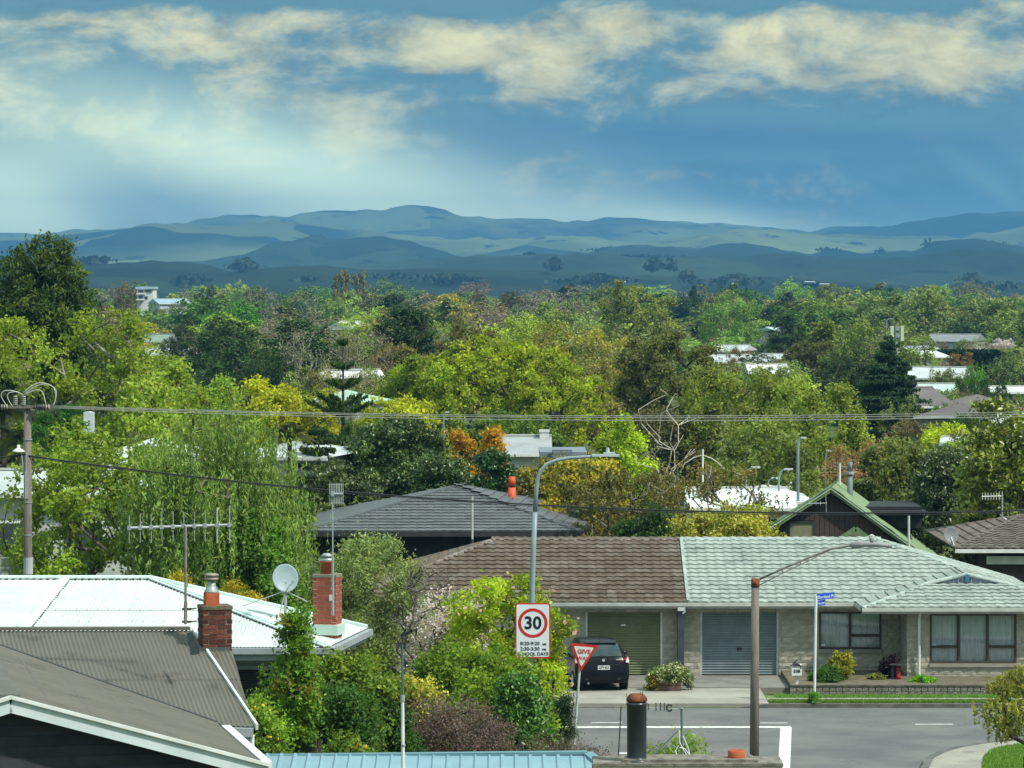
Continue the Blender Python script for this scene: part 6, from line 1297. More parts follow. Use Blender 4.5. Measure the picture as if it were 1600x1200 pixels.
tree('leafy_tree', 'shaded green tree filling the gap left of the dark house wall', 455, 785, 62, 150, G(.05, .11, .02), 33, kind='round', cb=.1, K=200, lobes=14, lr=.34, n=13000, leaf=.15, rc=.35)
tree('leafy_tree', 'bright green leafy tree under the weeping branches behind the white roof', 400, 800, 150, 124, G(.10, .2, .025), 34, kind='dome', cb=.08, K=260, lobes=18, lr=.3, n=16000, leaf=.15, rc=.35)
# --- centre
tree('broad_tree', 'broad lime green tree of many domes with dark limbs in the town centre', 785, 526, 350, 262, G(.19, .24, .012), 41, kind='dome', cb=.32, K=620, lobes=42, lr=.19, n=64000, leaf=.21, rc=.42, limbs=240, bark=BARKD, r0=.35, thin=.03, fork=.14, solid=.1, tipvar=.2, tiptint=(1.3, 1.15, .8))
tree('broad_tree', 'yellow green side crown at lower left of the broad lime tree', 650, 560, 150, 256, G(.18, .24, .02), 42, kind='dome', cb=.3, K=200, lobes=16, lr=.26, n=13000, leaf=.25, rc=.48, limbs=90, bark=BARKD)
tree('leafy_tree', 'dull green lower tree between the broad lime tree and the white chimneyed roof', 800, 645, 220, 225, G(.09, .14, .02), 43, kind='dome', cb=.12, K=300, lobes=24, lr=.28, n=18000, leaf=.22, rc=.42, limbs=120)
tree('bronze_tree', 'bronze leaved tree behind the left shoulder of the broad lime tree', 690, 498, 200, 330, G(.14, .13, .04), 44, kind='round', cb=.2, K=360, lobes=26, lr=.28, n=21000, leaf=.3, rc=.5, limbs=60)
tree('bronze_tree', 'lower dull bronze tree left of the larger bronze crown', 622, 540, 110, 318, G(.13, .12, .035), 45, kind='round', cb=.15, K=180, lobes=16, lr=.32, n=11000, leaf=.3, rc=.5, limbs=40)
tree('sparse_tree', 'sparse olive gold tree with pale young leaves right of the broad lime tree', 900, 505, 170, 300, G(.2, .19, .04), 46, kind='vase', cb=.15, K=330, lobes=26, lr=.25, n=12000, leaf=.26, rc=.6, limbs=240, bark=BARKG, thin=.03)
tree('sparse_tree', 'thin tan budding tree behind the bright lime poplar top', 955, 560, 120, 275, G(.19, .17, .05), 47, kind='round', cb=.1, K=220, lobes=16, lr=.32, n=8000, leaf=.24, rc=.6, limbs=180, bark=BARKG, thin=.03)
tree('poplar_tree', 'vivid lime upright tree standing left of the bare white branches', 975, 652, 80, 200, G(.27, .36, .02), 48, kind='column', cb=.1, K=130, lobes=16, lr=.4, n=8500, leaf=.2, rc=.4)
tree('old_oak', 'dark limbed olive tree with clumped foliage above the bare white branches', 1050, 518, 190, 235, G(.10, .11, .035), 49, kind='round', cb=.35, K=260, lobes=24, lr=.22, n=20000, leaf=.22, rc=.42, limbs=200, bark=BARKD, thin=.035, r0=.3, solid=.1)
tree('leafy_tree', 'dusky brown green mass under the dark limbed olive tree', 1035, 640, 190, 215, G(.09, .085, .035), 50, kind='dome', cb=.1, K=260, lobes=20, lr=.28, n=10000, leaf=.22, rc=.5, limbs=170, bark=BARKG, thin=.03)
bare = tree('bare_tree', 'bare branching tree with pale cream limbs below the olive tree', 1042, 598, 110, 192, G(.18, .15, .08), 51, kind='vase', cb=.25, K=60, lobes=12, lr=.34, n=300, leaf=.1, rc=.5, limbs=60, bark=BARKW, thin=.01, r0=.05, wob=.03)
tree('young_tree', 'tall airy yellow green tree right of the bare white branches', 1150, 572, 190, 215, G(.18, .22, .04), 52, kind='round', cb=.12, K=420, lobes=32, lr=.24, n=20000, leaf=.2, rc=.48, limbs=210, bark=BARKD, thin=.025)
tree('young_tree', 'second airy yellow green tree left of the dark cedar', 1275, 590, 170, 205, G(.19, .24, .04), 53, kind='round', cb=.12, K=380, lobes=28, lr=.25, n=19000, leaf=.2, rc=.45, limbs=190, bark=BARKD, thin=.025)
tree('young_tree', 'olive tinged filler tree between the two airy yellow green trees', 1205, 640, 160, 195, G(.14, .18, .04), 54, kind='dome', cb=.08, K=300, lobes=22, lr=.28, n=16000, leaf=.19, rc=.42, limbs=120, bark=BARKD)
tree('round_tree', 'dark brown green mushroom crowned tree left behind the cedar', 1280, 538, 140, 400, G(.07, .075, .025), 55, kind='dome', cb=.35, K=300, lobes=26, lr=.24, n=16000, leaf=.36, rc=.6, limbs=80, bark=BARKD)
tiered_conifer('cedar_tree', 'dark blue green cedar with wide level boughs at right of the town', 1388, 526, 235, 258, G(.028, .06, .03), 56, tiers=19, per=8, cb=.04, needles=430, leaf=.26, power=.8, droop=.2, spray=.7)
tree('maple_tree', 'small copper orange leaved tree above the metal flue', 1343, 690, 110, 190, G(.27, .16, .09), 57, kind='vase', cb=.2, K=150, lobes=14, lr=.3, n=5500, leaf=.15, rc=.4, limbs=110, bark=BARKG, thin=.02)
tree('hedge_tree', 'bright chartreuse hedge like crown right of the cedar foot', 1480, 668, 140, 238, G(.3, .36, .02), 58, kind='dome', cb=.1, K=220, lobes=20, lr=.28, n=13000, leaf=.24, rc=.42, limbs=30)
tree('green_bush', 'small mid green round bush behind the chartreuse crown', 1500, 652, 60, 242, G(.07, .15, .03), 59, cat='bush', kind='dome', cb=.05, K=120, lobes=12, lr=.32, n=6000, leaf=.24, rc=.4)
tree('olive_tree', 'soft olive green tree right of the metal flue', 1400, 690, 150, 172, G(.11, .135, .035), 60, kind='dome', cb=.08, K=380, lobes=28, lr=.26, n=26000, leaf=.16, rc=.4, limbs=100)
tree('evergreen_tree', 'dark grey green evergreen dome above the right satellite dish', 1482, 706, 160, 160, G(.045, .068, .02), 61, kind='dome', cb=.05, K=460, lobes=30, lr=.27, n=34000, leaf=.15, rc=.36, mat=FOLG, tipvar=.25, tiptint=(1.5, 1.4, 1.3))
tree('magnolia_tree', 'glossy yellow green broad leaved tree at the right edge', 1582, 625, 165, 147, G(.15, .18, .025), 62, kind='round', cb=.1, K=330, lobes=26, lr=.26, n=15000, leaf=.24, aspect=.55, rc=.42, mat=FOLG, limbs=120, jit=.45)
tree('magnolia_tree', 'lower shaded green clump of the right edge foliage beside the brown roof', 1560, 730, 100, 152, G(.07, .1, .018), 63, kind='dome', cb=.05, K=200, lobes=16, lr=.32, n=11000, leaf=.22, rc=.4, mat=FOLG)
# behind the duplex
tree('gum_tree', 'loose bronze olive tree with leaning grey limbs behind the brown tiled ridge', 1000, 728, 210, 146, G(.13, .12, .04), 64, kind='round', cb=.15, K=380, lobes=26, lr=.28, n=26000, leaf=.15, aspect=.4, rc=.4, limbs=220, bark=BARKG, thin=.02, droop=.3)
tree('gum_tree', 'slender grey stemmed tree with bronze sprays where brown and green ridges meet', 1125, 708, 190, 143, G(.15, .13, .035), 65, kind='vase', cb=.2, K=200, lobes=18, lr=.26, n=8000, leaf=.15, aspect=.4, rc=.4, limbs=160, bark=BARKG, thin=.02, droop=.3)
tree('shrub', 'deep green bush between the leaning grey limbs behind the ridge', 1010, 790, 110, 140, G(.035, .075, .015), 66, cat='shrub', kind='dome', cb=.03, K=180, lobes=14, lr=.32, n=12000, leaf=.14, rc=.32)
tree('golden_shrub', 'pale yellow leaved shrub line rising above the pale green ridge left of the gable', 1160, 785, 160, 138, G(.32, .3, .06), 67, cat='shrub', kind='dome', cb=.03, K=300, lobes=26, lr=.26, n=17000, leaf=.14, rc=.3, tipvar=.4, tiptint=(.6, .7, .6))
tree('golden_shrub', 'lower pale yellow shrub left of the taller one above the ridge', 1080, 800, 110, 137, G(.25, .25, .05), 68, cat='shrub', kind='dome', cb=.03, K=170, lobes=14, lr=.3, n=9000, leaf=.14, rc=.3)
tree('blossom_tree', 'pink blossom tree left of the white shop roof behind the ridge', 1140, 762, 70, 205, G(.6, .36, .4), 69, kind='dome', cb=.1, K=140, lobes=12, lr=.34, n=6000, leaf=.2, rc=.35)
tree('blossom_tree', 'second pink blossom tree nearer the green gable', 1212, 768, 60, 205, G(.58, .34, .4), 70, kind='dome', cb=.1, K=120, lobes=12, lr=.34, n=5000, leaf=.2, rc=.35)
# --- foreground, left to right
tree('feathery_shrub', 'pale grey green feathery shrub between the red chimney and the dark house', 590, 836, 165, 108, G(.17, .22, .09), 71, cat='shrub', kind='round', cb=.05, K=460, lobes=34, lr=.24, n=46000, leaf=.1, aspect=.4, rc=.3, limbs=60, tipvar=.2, tiptint=(1.3, 1.2, 1.0), zb=.3)
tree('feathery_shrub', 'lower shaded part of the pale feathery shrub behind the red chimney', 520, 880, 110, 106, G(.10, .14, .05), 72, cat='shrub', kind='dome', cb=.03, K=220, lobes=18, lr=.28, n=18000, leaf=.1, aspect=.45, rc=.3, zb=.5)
tree('twiggy_tree', 'bare dark grey twiggy bush right of the pale feathery shrub', 665, 870, 110, 104, G(.12, .1, .08), 73, cat='shrub', kind='vase', cb=.1, K=420, lobes=24, lr=.28, n=1200, leaf=.06, rc=.3, limbs=420, bark=M('dark_twig', (.09, .08, .075), (.15, .135, .125), 6, .9), thin=.007, r0=.1, zb=.1)
tree('blossom_tree', 'white and pale pink blossom bush spreading under the brown tiled eave', 708, 920, 165, 104.5, G(.17, .13, .1), 74, cat='shrub', kind='dome', cb=.12, K=300, lobes=22, lr=.28, n=900, leaf=.07, rc=.3, limbs=300, thin=.009, bark=MATS['dark_twig'], zb=.1, extra=[('blossom', (.74, .66, .7), 10500, .07, .32)])
tree('bright_shrub', 'lime shrub with a few pink flowers wrapped round the 30 sign post', 790, 902, 190, 101.8, G(.24, .31, .02), 75, cat='shrub', kind='round', cb=.05, K=420, lobes=44, lr=.2, n=20000, leaf=.12, rc=.24, limbs=140, jit=.25, zb=.1, extra=[('blossom', (.7, .4, .42), 260, .13, .3)])
tree('bright_shrub', 'lime side of the flowering shrub reaching toward the give way sign', 840, 945, 50, 103.4, G(.24, .31, .02), 76, cat='shrub', kind='round', cb=.1, K=120, lobes=12, lr=.28, n=5500, leaf=.12, rc=.26, limbs=50, zb=.1)
tree('hedge_bush', 'big rounded mid green hedge bush below the 30 sign', 748, 1008, 225, 92, G(.12, .19, .02), 77, cat='bush', kind='dome', cb=.02, K=700, lobes=48, lr=.24, n=50000, leaf=.09, rc=.24, tipvar=.2, tiptint=(1.6, 1.45, .9))
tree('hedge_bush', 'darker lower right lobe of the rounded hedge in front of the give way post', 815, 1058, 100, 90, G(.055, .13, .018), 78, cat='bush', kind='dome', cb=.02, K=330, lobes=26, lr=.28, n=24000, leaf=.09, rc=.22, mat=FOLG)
tree('hedge_bush', 'left lobe of the rounded hedge beside the white mast', 680, 1012, 100, 90, G(.12, .19, .02), 79, cat='bush', kind='dome', cb=.02, K=250, lobes=22, lr=.28, n=18000, leaf=.09, rc=.24)
tree('dwarf_conifer', 'small dark upright conifer between the rounded hedge and the give way post', 880, 1088, 42, 94, G(.03, .055, .022), 80, cat='shrub', kind='column', cb=.02, K=120, lobes=14, lr=.42, n=9000, leaf=.08, aspect=.3, rc=.16)
tree('heath_bush', 'wide low dusty purple brown heath bush in front of the rounded hedge', 712, 1094, 205, 80, G(.13, .095, .095), 81, cat='bush', kind='dome', cb=.02, K=560, lobes=34, lr=.28, n=36000, leaf=.06, aspect=.4, rc=.2, limbs=80, zb=2.0)
tree('heath_bush', 'trailing right end of the purple brown heath behind the blue roof', 870, 1150, 190, 76, G(.1, .075, .07), 82, cat='bush', kind='dome', cb=.02, K=330, lobes=26, lr=.24, n=9000, leaf=.06, aspect=.4, rc=.22, limbs=200, thin=.005, zb=2.3)
tree('variegated_shrub', 'yellow variegated shrub left of the white mast', 645, 1062, 85, 84, G(.34, .31, .06), 83, cat='shrub', kind='dome', cb=.03, K=200, lobes=18, lr=.3, n=11000, leaf=.09, rc=.22, tipvar=.45, tiptint=(.4, .55, .6))
tree('climbing_tree', 'slender young tree with reddish tips in front of the white roof gutter', 462, 950, 60, 73, G(.10, .19, .02), 84, kind='column', cb=.15, K=170, lobes=22, lr=.42, n=9000, leaf=.085, rc=.2, limbs=90, tipvar=.12, tiptint=(1.5, .7, .7), thin=.006, r0=.05)
tree('leafy_shrub', 'dense dark green shrub at the foot of the slender young tree', 455, 1040, 130, 75, G(.055, .12, .018), 85, cat='shrub', kind='dome', cb=.02, K=330, lobes=26, lr=.28, n=24000, leaf=.08, rc=.24, tipvar=.2, tiptint=(1.8, 1.6, .9))
tree('leafy_shrub', 'olive green shrub under the right gutter of the white roof', 555, 1018, 130, 78, G(.10, .15, .02), 86, cat='shrub', kind='round', cb=.02, K=360, lobes=26, lr=.28, n=24000, leaf=.08, rc=.24, tipvar=.2, tiptint=(1.6, 1.5, .8))
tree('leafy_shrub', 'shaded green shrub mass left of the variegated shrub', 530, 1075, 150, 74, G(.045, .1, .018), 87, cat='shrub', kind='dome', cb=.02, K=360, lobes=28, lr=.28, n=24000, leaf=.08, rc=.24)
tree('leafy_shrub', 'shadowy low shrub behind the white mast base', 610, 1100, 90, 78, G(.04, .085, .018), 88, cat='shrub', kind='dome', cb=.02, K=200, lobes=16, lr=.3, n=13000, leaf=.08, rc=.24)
pf = thing('paling_fence', 'short dark timber paling fence in the shade left of the orange fruited tree', 'fence', P(462, 1190, 73)); FWM = M('dark_paling', (.07, .065, .05), (.04, .038, .03), 5, .95)
for i in range(11):
    b = MB(); x = XX(428 + i * 7.2, 73); b.box((x, 73, ZZ(1178, 73) - .2 - .02 * (i % 3)), (.078, .02, 1.0)); b.build('paling', FWM, pf)
b = MB(); b.box((XX(464, 73), 73.04, ZZ(1185, 73)), (1.05, .04, .07)); b.build('rail', FWM, pf)
def fruit(o, n, R, H, col, cx=0, r=.035, seed=1):
    rng = random.Random(seed); m = MB(); m.lathe((0, 0, 0), [(.02, -.9), (.75, -.6), (1, 0), (.75, .6), (.02, .9)], 6); m.v = [(x * r, y * r, z * r) for x, y, z in m.v]; me = mesh_of(m, 'fruit', col, True)
    for i in range(n):
        a = rng.uniform(0, 6.28); e = rng.uniform(.0, 1.3); piece('fruit', me, o, wl_of(o) + Vector((math.cos(a) * math.cos(e) * R, math.sin(a) * math.cos(e) * R, H * (.42 + .58 * math.sin(e)) - .05)))
ORG = M('orange_fruit', (.75, .28, .01), (.65, .22, .01), 3, .5); LEM = M('yellow_fruit', (.7, .5, .03), (.6, .42, .03), 3, .5)
o = tree('citrus_tree', 'low citrus tree dotted with orange fruit behind the blue roof left end', 545, 1146, 95, 71.5, G(.12, .19, .02), 89, cat='bush', kind='dome', cb=.03, K=180, lobes=16, lr=.32, n=9000, leaf=.08, rc=.2, zb=2.3); fruit(o, 60, .55, ZZ(1146, 71.5) - 2.3, ORG, seed=2)
o = tree('citrus_tree', 'bright green lemon tree beside the end of the grey corrugated roof', 405, 1092, 75, 71, G(.14, .22, .025), 90, cat='tree', kind='column', cb=.03, K=240, lobes=20, lr=.42, n=14000, leaf=.085, rc=.22, zb=2.2); fruit(o, 30, .42, ZZ(1092, 71) - 2.2, LEM, seed=3)
tree('golden_shrub', 'golden yellow conifer mound just above the white roof behind the dish', 380, 908, 120, 96, G(.36, .29, .02), 91, cat='shrub', kind='dome', cb=.02, K=240, lobes=26, lr=.26, n=16000, leaf=.08, aspect=.4, rc=.2)
tree('golden_shrub', 'smaller golden conifer mound left of the tall aerial mast', 272, 896, 60, 97, G(.33, .28, .02), 92, cat='shrub', kind='dome', cb=.02, K=120, lobes=12, lr=.3, n=7000, leaf=.08, aspect=.4, rc=.2)
tree('grassy_shrub', 'vivid lime grassy shrub top behind the small aerial', 1052, 1152, 90, 72, G(.2, .3, .03), 93, cat='shrub', kind='vase', cb=.02, K=200, lobes=14, lr=.3, n=6500, leaf=.13, aspect=.16, rc=.28, limbs=90, thin=.006, zb=1.6)
tree('bottlebrush', 'airy yellow green shrub on bare dark stems at the right edge by the lawn', 1602, 1026, 130, 93, G(.26, .27, .06), 94, cat='shrub', kind='round', cb=.42, K=260, lobes=22, lr=.27, n=12000, leaf=.1, aspect=.35, rc=.22, limbs=150, bark=BARKD, thin=.01, droop=.2, zb=.1, fork=.25)
# duplex garden
tree('garden_shrub', 'two toned green and gold garden shrub under the first window', 1309, 1022, 38, 117.2, G(.2, .2, .02), 95, cat='shrub', kind='round', cb=.05, K=120, lobes=14, lr=.34, n=5000, leaf=.09, rc=.14, zb=.3, lean=(.15, 0))
tree('garden_shrub', 'low dark green bush left of the gold tipped shrub by the block wall', 1292, 1044, 48, 116.6, G(.05, .11, .02), 96, cat='shrub', kind='dome', cb=.03, K=130, lobes=12, lr=.34, n=6000, leaf=.08, rc=.14, zb=.3)
tree('purple_shrub', 'small dark purple leaved shrub by the corner of the block wall', 1390, 1026, 28, 117.6, G(.025, .014, .022), 97, cat='shrub', kind='round', cb=.2, K=60, lobes=9, lr=.38, n=1900, leaf=.09, rc=.12, zb=.3, limbs=30)
tree('garden_shrub', 'tiny olive bush left of the dark purple shrub', 1368, 1056, 24, 117.2, G(.13, .15, .03), 98, cat='shrub', kind='dome', cb=.03, K=50, lobes=8, lr=.36, n=2000, leaf=.07, rc=.1, zb=.3)
tree('garden_shrub', 'small bright green clump at the foot of the white downpipe', 1442, 1057, 34, 116.4, G(.12, .28, .02), 99, cat='shrub', kind='dome', cb=.03, K=60, lobes=8, lr=.36, n=2600, leaf=.07, rc=.1, zb=.3)
tree('daisy_bush', 'mound of white daisies with leaves filling the timber trough', 1046, 1037, 60, 115.7, G(.09, .14, .03), 100, cat='flowers', kind='dome', cb=.1, K=130, lobes=14, lr=.32, n=4200, leaf=.06, rc=.12, zb=.42, extra=[('blossom', (.78, .74, .55), 1500, .055, .1)])
tree('daisy_bush', 'yellow flowers trailing at the left of the timber trough', 1020, 1052, 22, 115.6, G(.1, .16, .03), 101, cat='flowers', kind='dome', cb=.05, K=50, lobes=8, lr=.36, n=1100, leaf=.06, rc=.1, zb=.15, extra=[('blossom', (.8, .5, .01), 240, .07, .08)])
tree('grey_shrub', 'thin grey green sprigs at the right end of the trough', 1076, 1048, 16, 115.8, G(.2, .23, .15), 102, cat='shrub', kind='column', cb=.05, K=40, lobes=7, lr=.4, n=900, leaf=.07, rc=.1, zb=.2)
tree('post_tuft', 'tuft of long grass around the foot of the white street sign post', 1272, 1083, 24, 112.1, G(.1, .22, .03), 103, cat='grass tuft', kind='dome', cb=.02, K=40, lobes=7, lr=.36, n=900, leaf=.1, aspect=.14, rc=.1, zb=.1)

# ------------------------------------------------------------------ the town beyond: houses, far trees
FOLF = foliage_mat('far_foliage', .25, .7, .1)
def far_variants():
    V = {}
    def mk(key, seed, mat=FOLF, **kw):
        t, c = tree_meshes(seed, 10.0, kw.pop('R'), mat=mat, **kw); V.setdefault(key, []).append((t, c))
    for i in range(4): mk('round_near', 260 + i, R=5.2, kind=('round', 'dome')[i % 2], cb=.12, K=330, lobes=26 + i * 3, lr=.27, n=15000, leaf=.27, rc=.55, limbs=60, thin=.03)
    for i in range(3): mk('sparse_near', 270 + i, R=4.2, kind='round', cb=.1, K=330, lobes=18, lr=.32, n=5500, leaf=.2, rc=.7, limbs=300, bark=BARKG, thin=.022, r0=.22)
    for i in range(2): mk('gum_near', 280 + i, R=4.2, kind='round', cb=.25, K=260, lobes=24, lr=.28, n=12000, leaf=.24, rc=.5, limbs=90, bark=BARKD, thin=.03)
    for i in range(2): mk('cone_near', 290 + i, R=2.9, kind='cone', cb=.06, K=300, lobes=34, lr=.3, n=12000, leaf=.26, aspect=.35, rc=.4, limbs=10, up=.9)
    for i in range(5): mk('round', 200 + i, R=5.2, kind=('round', 'dome')[i % 2], cb=.1, K=220, lobes=11 + i * 2, lr=.42, n=5600, leaf=.45, rc=.6, limbs=40, thin=.04)
    for i in range(3): mk('sparse', 220 + i, R=4.2, kind='round', cb=.1, K=170, lobes=14, lr=.34, n=1700, leaf=.4, rc=.8, limbs=150, bark=BARKG, thin=.05, r0=.25)
    for i in range(2): mk('column', 230 + i, R=1.5, kind='column', cb=.05, K=90, lobes=14, lr=.55, n=2200, leaf=.5, rc=.5, limbs=40, thin=.04)
    for i in range(2): mk('cone', 240 + i, R=2.9, kind='cone', cb=.08, K=150, lobes=26, lr=.3, n=3800, leaf=.5, aspect=.4, rc=.5, limbs=10, up=.9)
    for i in range(2): mk('gum', 250 + i, R=4.2, kind='round', cb=.3, K=110, lobes=16, lr=.3, n=3000, leaf=.5, rc=.7, limbs=50, bark=BARKD, thin=.05)
    return V
FV = far_variants()
DESC = {'pale_green': ((.17, .23, .055), 'pale spring green round tree among the far canopy of the town'), 'lime': ((.24, .28, .04), 'lime tinted round tree far off in the town canopy'), 'mid_green': ((.085, .135, .03), 'mid green rounded tree far off in the town canopy'),
        'dark_green': ((.035, .06, .022), 'dark evergreen tree standing out in the far canopy'), 'grey_brown': ((.15, .125, .09), 'leafless grey brown tree in the far canopy'), 'olive': ((.13, .16, .05), 'olive brown budding tree in the far canopy'), 'rust': ((.14, .11, .06), 'rust tinted tree in the far canopy'), 'pink': ((.5, .33, .36), 'pink blossoming tree small in the far canopy')}
FARI = [0]; FAR_LIST = []
def far_tree(kind, ck, px, Y, H, W, rng, label=None, name=None, color=None):
    FARI[0] += 1
    t, c = rng.choice(FV[kind + '_near' if Y < 560 and kind + '_near' in FV else kind]); col, lab = DESC[ck]; col = color or tuple(v * rng.uniform(.85, 1.18) for v in col); base = {'round': 10.4, 'sparse': 8.4, 'column': 3.0, 'cone': 5.8, 'gum': 8.4}[kind]
    nm = name or {'round': 'tree', 'sparse': 'budding_tree', 'column': 'poplar_tree', 'cone': 'conifer', 'gum': 'gum_tree'}[kind]
    if not label: lab = lab + {'round': '', 'sparse': ' with thin twigs', 'column': ', tall and narrow', 'cone': ', pointed', 'gum': ', clumped'}[kind]
    grp = None if label else 'far ' + lab.replace('far ', '')[:50]
    oo_ = plant(nm, label or lab, 'tree', (XX(px, Y), Y, -.1), (t, c), col, grp, rng.uniform(0, 6.28), (W / base, W / base, H / 10))
    if not label: FAR_LIST.append((oo_, kind, ck, px, HOR + (CAMZ - H * .6) * F / Y))
    return oo_
rng = random.Random(77)
ROWS = [340, 385, 430, 485, 545, 615, 700, 790, 890, 1010, 1150, 1320, 1520]
for ri, Y0 in enumerate(ROWS):
    s = F / Y0; px = -60 + rng.uniform(0, 40); step = 8.5 + Y0 * .0058
    while px < 1680:
        Y = Y0 * rng.uniform(.96, 1.05); k = rng.random()
        H = rng.uniform(5.5, 10.5) + (1.5 if Y > 800 else 0); 
        if rng.random() < .16: H *= 1.22
        W = rng.uniform(.75, 1.35) * step
        skip = (470 < px < 600 and 430 < Y0 < 500)
        right = px > 1180
        if px > 1430 and Y0 < 560: H *= .55
        if 1040 < px < 1260 and Y0 < 480: H *= .6
        if 140 < px < 300 and Y0 < 640: H *= .7
        if not skip:
            if k < .34: far_tree('round', rng.choice(['pale_green', 'mid_green', 'pale_green', 'lime', 'olive'] if not right else ['pale_green', 'mid_green', 'olive', 'olive']), px, Y, H, W, rng)
            elif k < .56: far_tree('sparse', rng.choice(['grey_brown', 'grey_brown', 'olive', 'pale_green', 'rust']), px, Y, H, W, rng)
            elif k < .68: far_tree('gum', rng.choice(['dark_green', 'mid_green', 'olive']), px, Y, H, W, rng)
            elif k < .84: far_tree('round', rng.choice(['dark_green', 'dark_green', 'mid_green', 'rust']), px, Y, H * .9, W * .9, rng)
            elif k < .93: far_tree('cone', 'dark_green', px, Y, H * 1.05, W * .7, rng)
            elif k < .97: far_tree('column', rng.choice(['mid_green', 'olive']), px, Y, H * 1.1, W * .35, rng)
            else: far_tree('round', 'pink', px, Y, 4.5, 6, rng)
        px += step * s * rng.uniform(.75, 1.2)
# tall ones that break the skyline of the canopy
def tall(kind, ck, px, top, wpx, Y, label, name=None, color=None):
    return far_tree(kind, ck, px, Y, ZZ(top, Y), wpx / F * Y, rng, label, name, color)
for i, (px, top, w) in enumerate(((524, 430, 11), (532, 424, 11), (541, 422, 12), (556, 428, 11), (567, 424, 11))):
    tall('column', 'olive', px, top, w, 1000, ['leftmost of the five bare tan poplars on the skyline', 'second from left of the five bare tan poplars on the skyline', 'tallest middle one of the five bare tan poplars on the skyline', 'fourth of the five bare tan poplars on the skyline', 'rightmost of the five bare tan poplars on the skyline'][i], None, (.17, .15, .06))
tall('round', 'dark_green', 1150, 441, 95, 900, 'big dark green oak crown breaking the skyline right of centre', None, (.04, .085, .02))
tall('cone', 'dark_green', 1083, 446, 26, 950, 'pointed black green conifer left of the big dark oak on the skyline'); tall('gum', 'dark_green', 985, 446, 70, 900, 'dark clumped pines on the skyline centre right'); tall('cone', 'dark_green', 985, 474, 34, 640, 'dark pointed spruce standing before the centre right pines')
tall('round', 'dark_green', 745, 450, 42, 900, 'brownish dark round crown left of centre on the skyline', None, (.08, .06, .035)); tall('round', 'mid_green', 800, 455, 60, 880, 'bronze topped crown near the centre skyline', None, (.09, .075, .035))
tall('round', 'lime', 850, 462, 70, 760, 'soft green round crown at the centre of the far canopy', None, (.16, .21, .05)); tall('round', 'lime', 905, 458, 60, 820, 'half domed light green crown right of the centre skyline', None, (.15, .2, .05))
for px, top, w, lb in ((1290, 456, 110, 'left'), (1365, 450, 120, 'second'), (1450, 447, 120, 'third'), (1545, 455, 110, 'right')): tall('round', 'pale_green', px, top, w, 700, {'left': 'leftmost of the row of big willow green crowns at right', 'second': 'second of the row of big willow green crowns at right', 'third': 'tallest crown of the row of big willow green crowns at right', 'right': 'rightmost of the row of big willow green crowns at right'}[lb], None, (.15, .19, .05))
tall('round', 'mid_green', 365, 470, 110, 560, 'vivid green rounded tree above the two dark gums at left', None, (.055, .16, .02)); tall('gum', 'dark_green', 300, 500, 95, 400, 'left of the two tall dusky gum trees at upper left', None, (.055, .065, .045)); tall('gum', 'dark_green', 350, 495, 90, 395, 'right of the two tall dusky gum trees at upper left', None, (.055, .065, .045))
tall('sparse', 'grey_brown', 405, 446, 70, 800, 'tall bare purple brown tree on the left skyline'); tall('round', 'mid_green', 200, 440, 50, 820, 'tall brown green tree left of the white flats', None, (.11, .09, .04)); tall('round', 'mid_green', 320, 450, 60, 820, 'dark tree right of the blue house on the left skyline', None, (.045, .07, .03))
tall('round', 'dark_green', 420, 545, 110, 300, 'dense dark evergreen between the left gums and the bare wide tree', None, (.035, .065, .02)); tall('round', 'dark_green', 350, 575, 60, 290, 'small dark round tree in front of the left dusky gum'); tall('cone', 'dark_green', 437, 572, 26, 262, 'slim dark green cypress before the dense evergreen', None, (.04, .08, .02))
tall('sparse', 'grey_brown', 490, 512, 150, 300, 'wide leafless tree with fine brown twigs left of the island pine'); tall('sparse', 'grey_brown', 570, 520, 110, 305, 'leafless brown tree right of the island pine')
tall('column', 'olive', 1253, 500, 22, 420, 'left narrow green poplar above the mushroom crowned tree', None, (.08, .13, .03)); tall('column', 'olive', 1285, 500, 50, 430, 'wide green gold poplar clump above the mushroom crowned tree', None, (.13, .16, .03)); tall('sparse', 'grey_brown', 1150, 478, 80, 600, 'large bare brown tree left of the white shed roofs'); tall('round', 'mid_green', 1330, 500, 90, 480, 'mid green tree behind the cedar top', None, (.09, .14, .03))
tall('round', 'mid_green', 1580, 545, 90, 330, 'light grey green willow at the right edge', None, (.12, .17, .07)); tall('round', 'mid_green', 1525, 566, 55, 300, 'bright green rounded tree before the dark shrubs at right', None, (.08, .19, .03)); tall('gum', 'dark_green', 1510, 592, 60, 290, 'dark shrub right of the silver roof'); tall('gum', 'dark_green', 1550, 590, 60, 292, 'second dark grey green shrub nearer the right edge')
tall('round', 'lime', 1345, 610, 60, 320, 'yellowish bush left of the cedar middle', None, (.2, .2, .04))

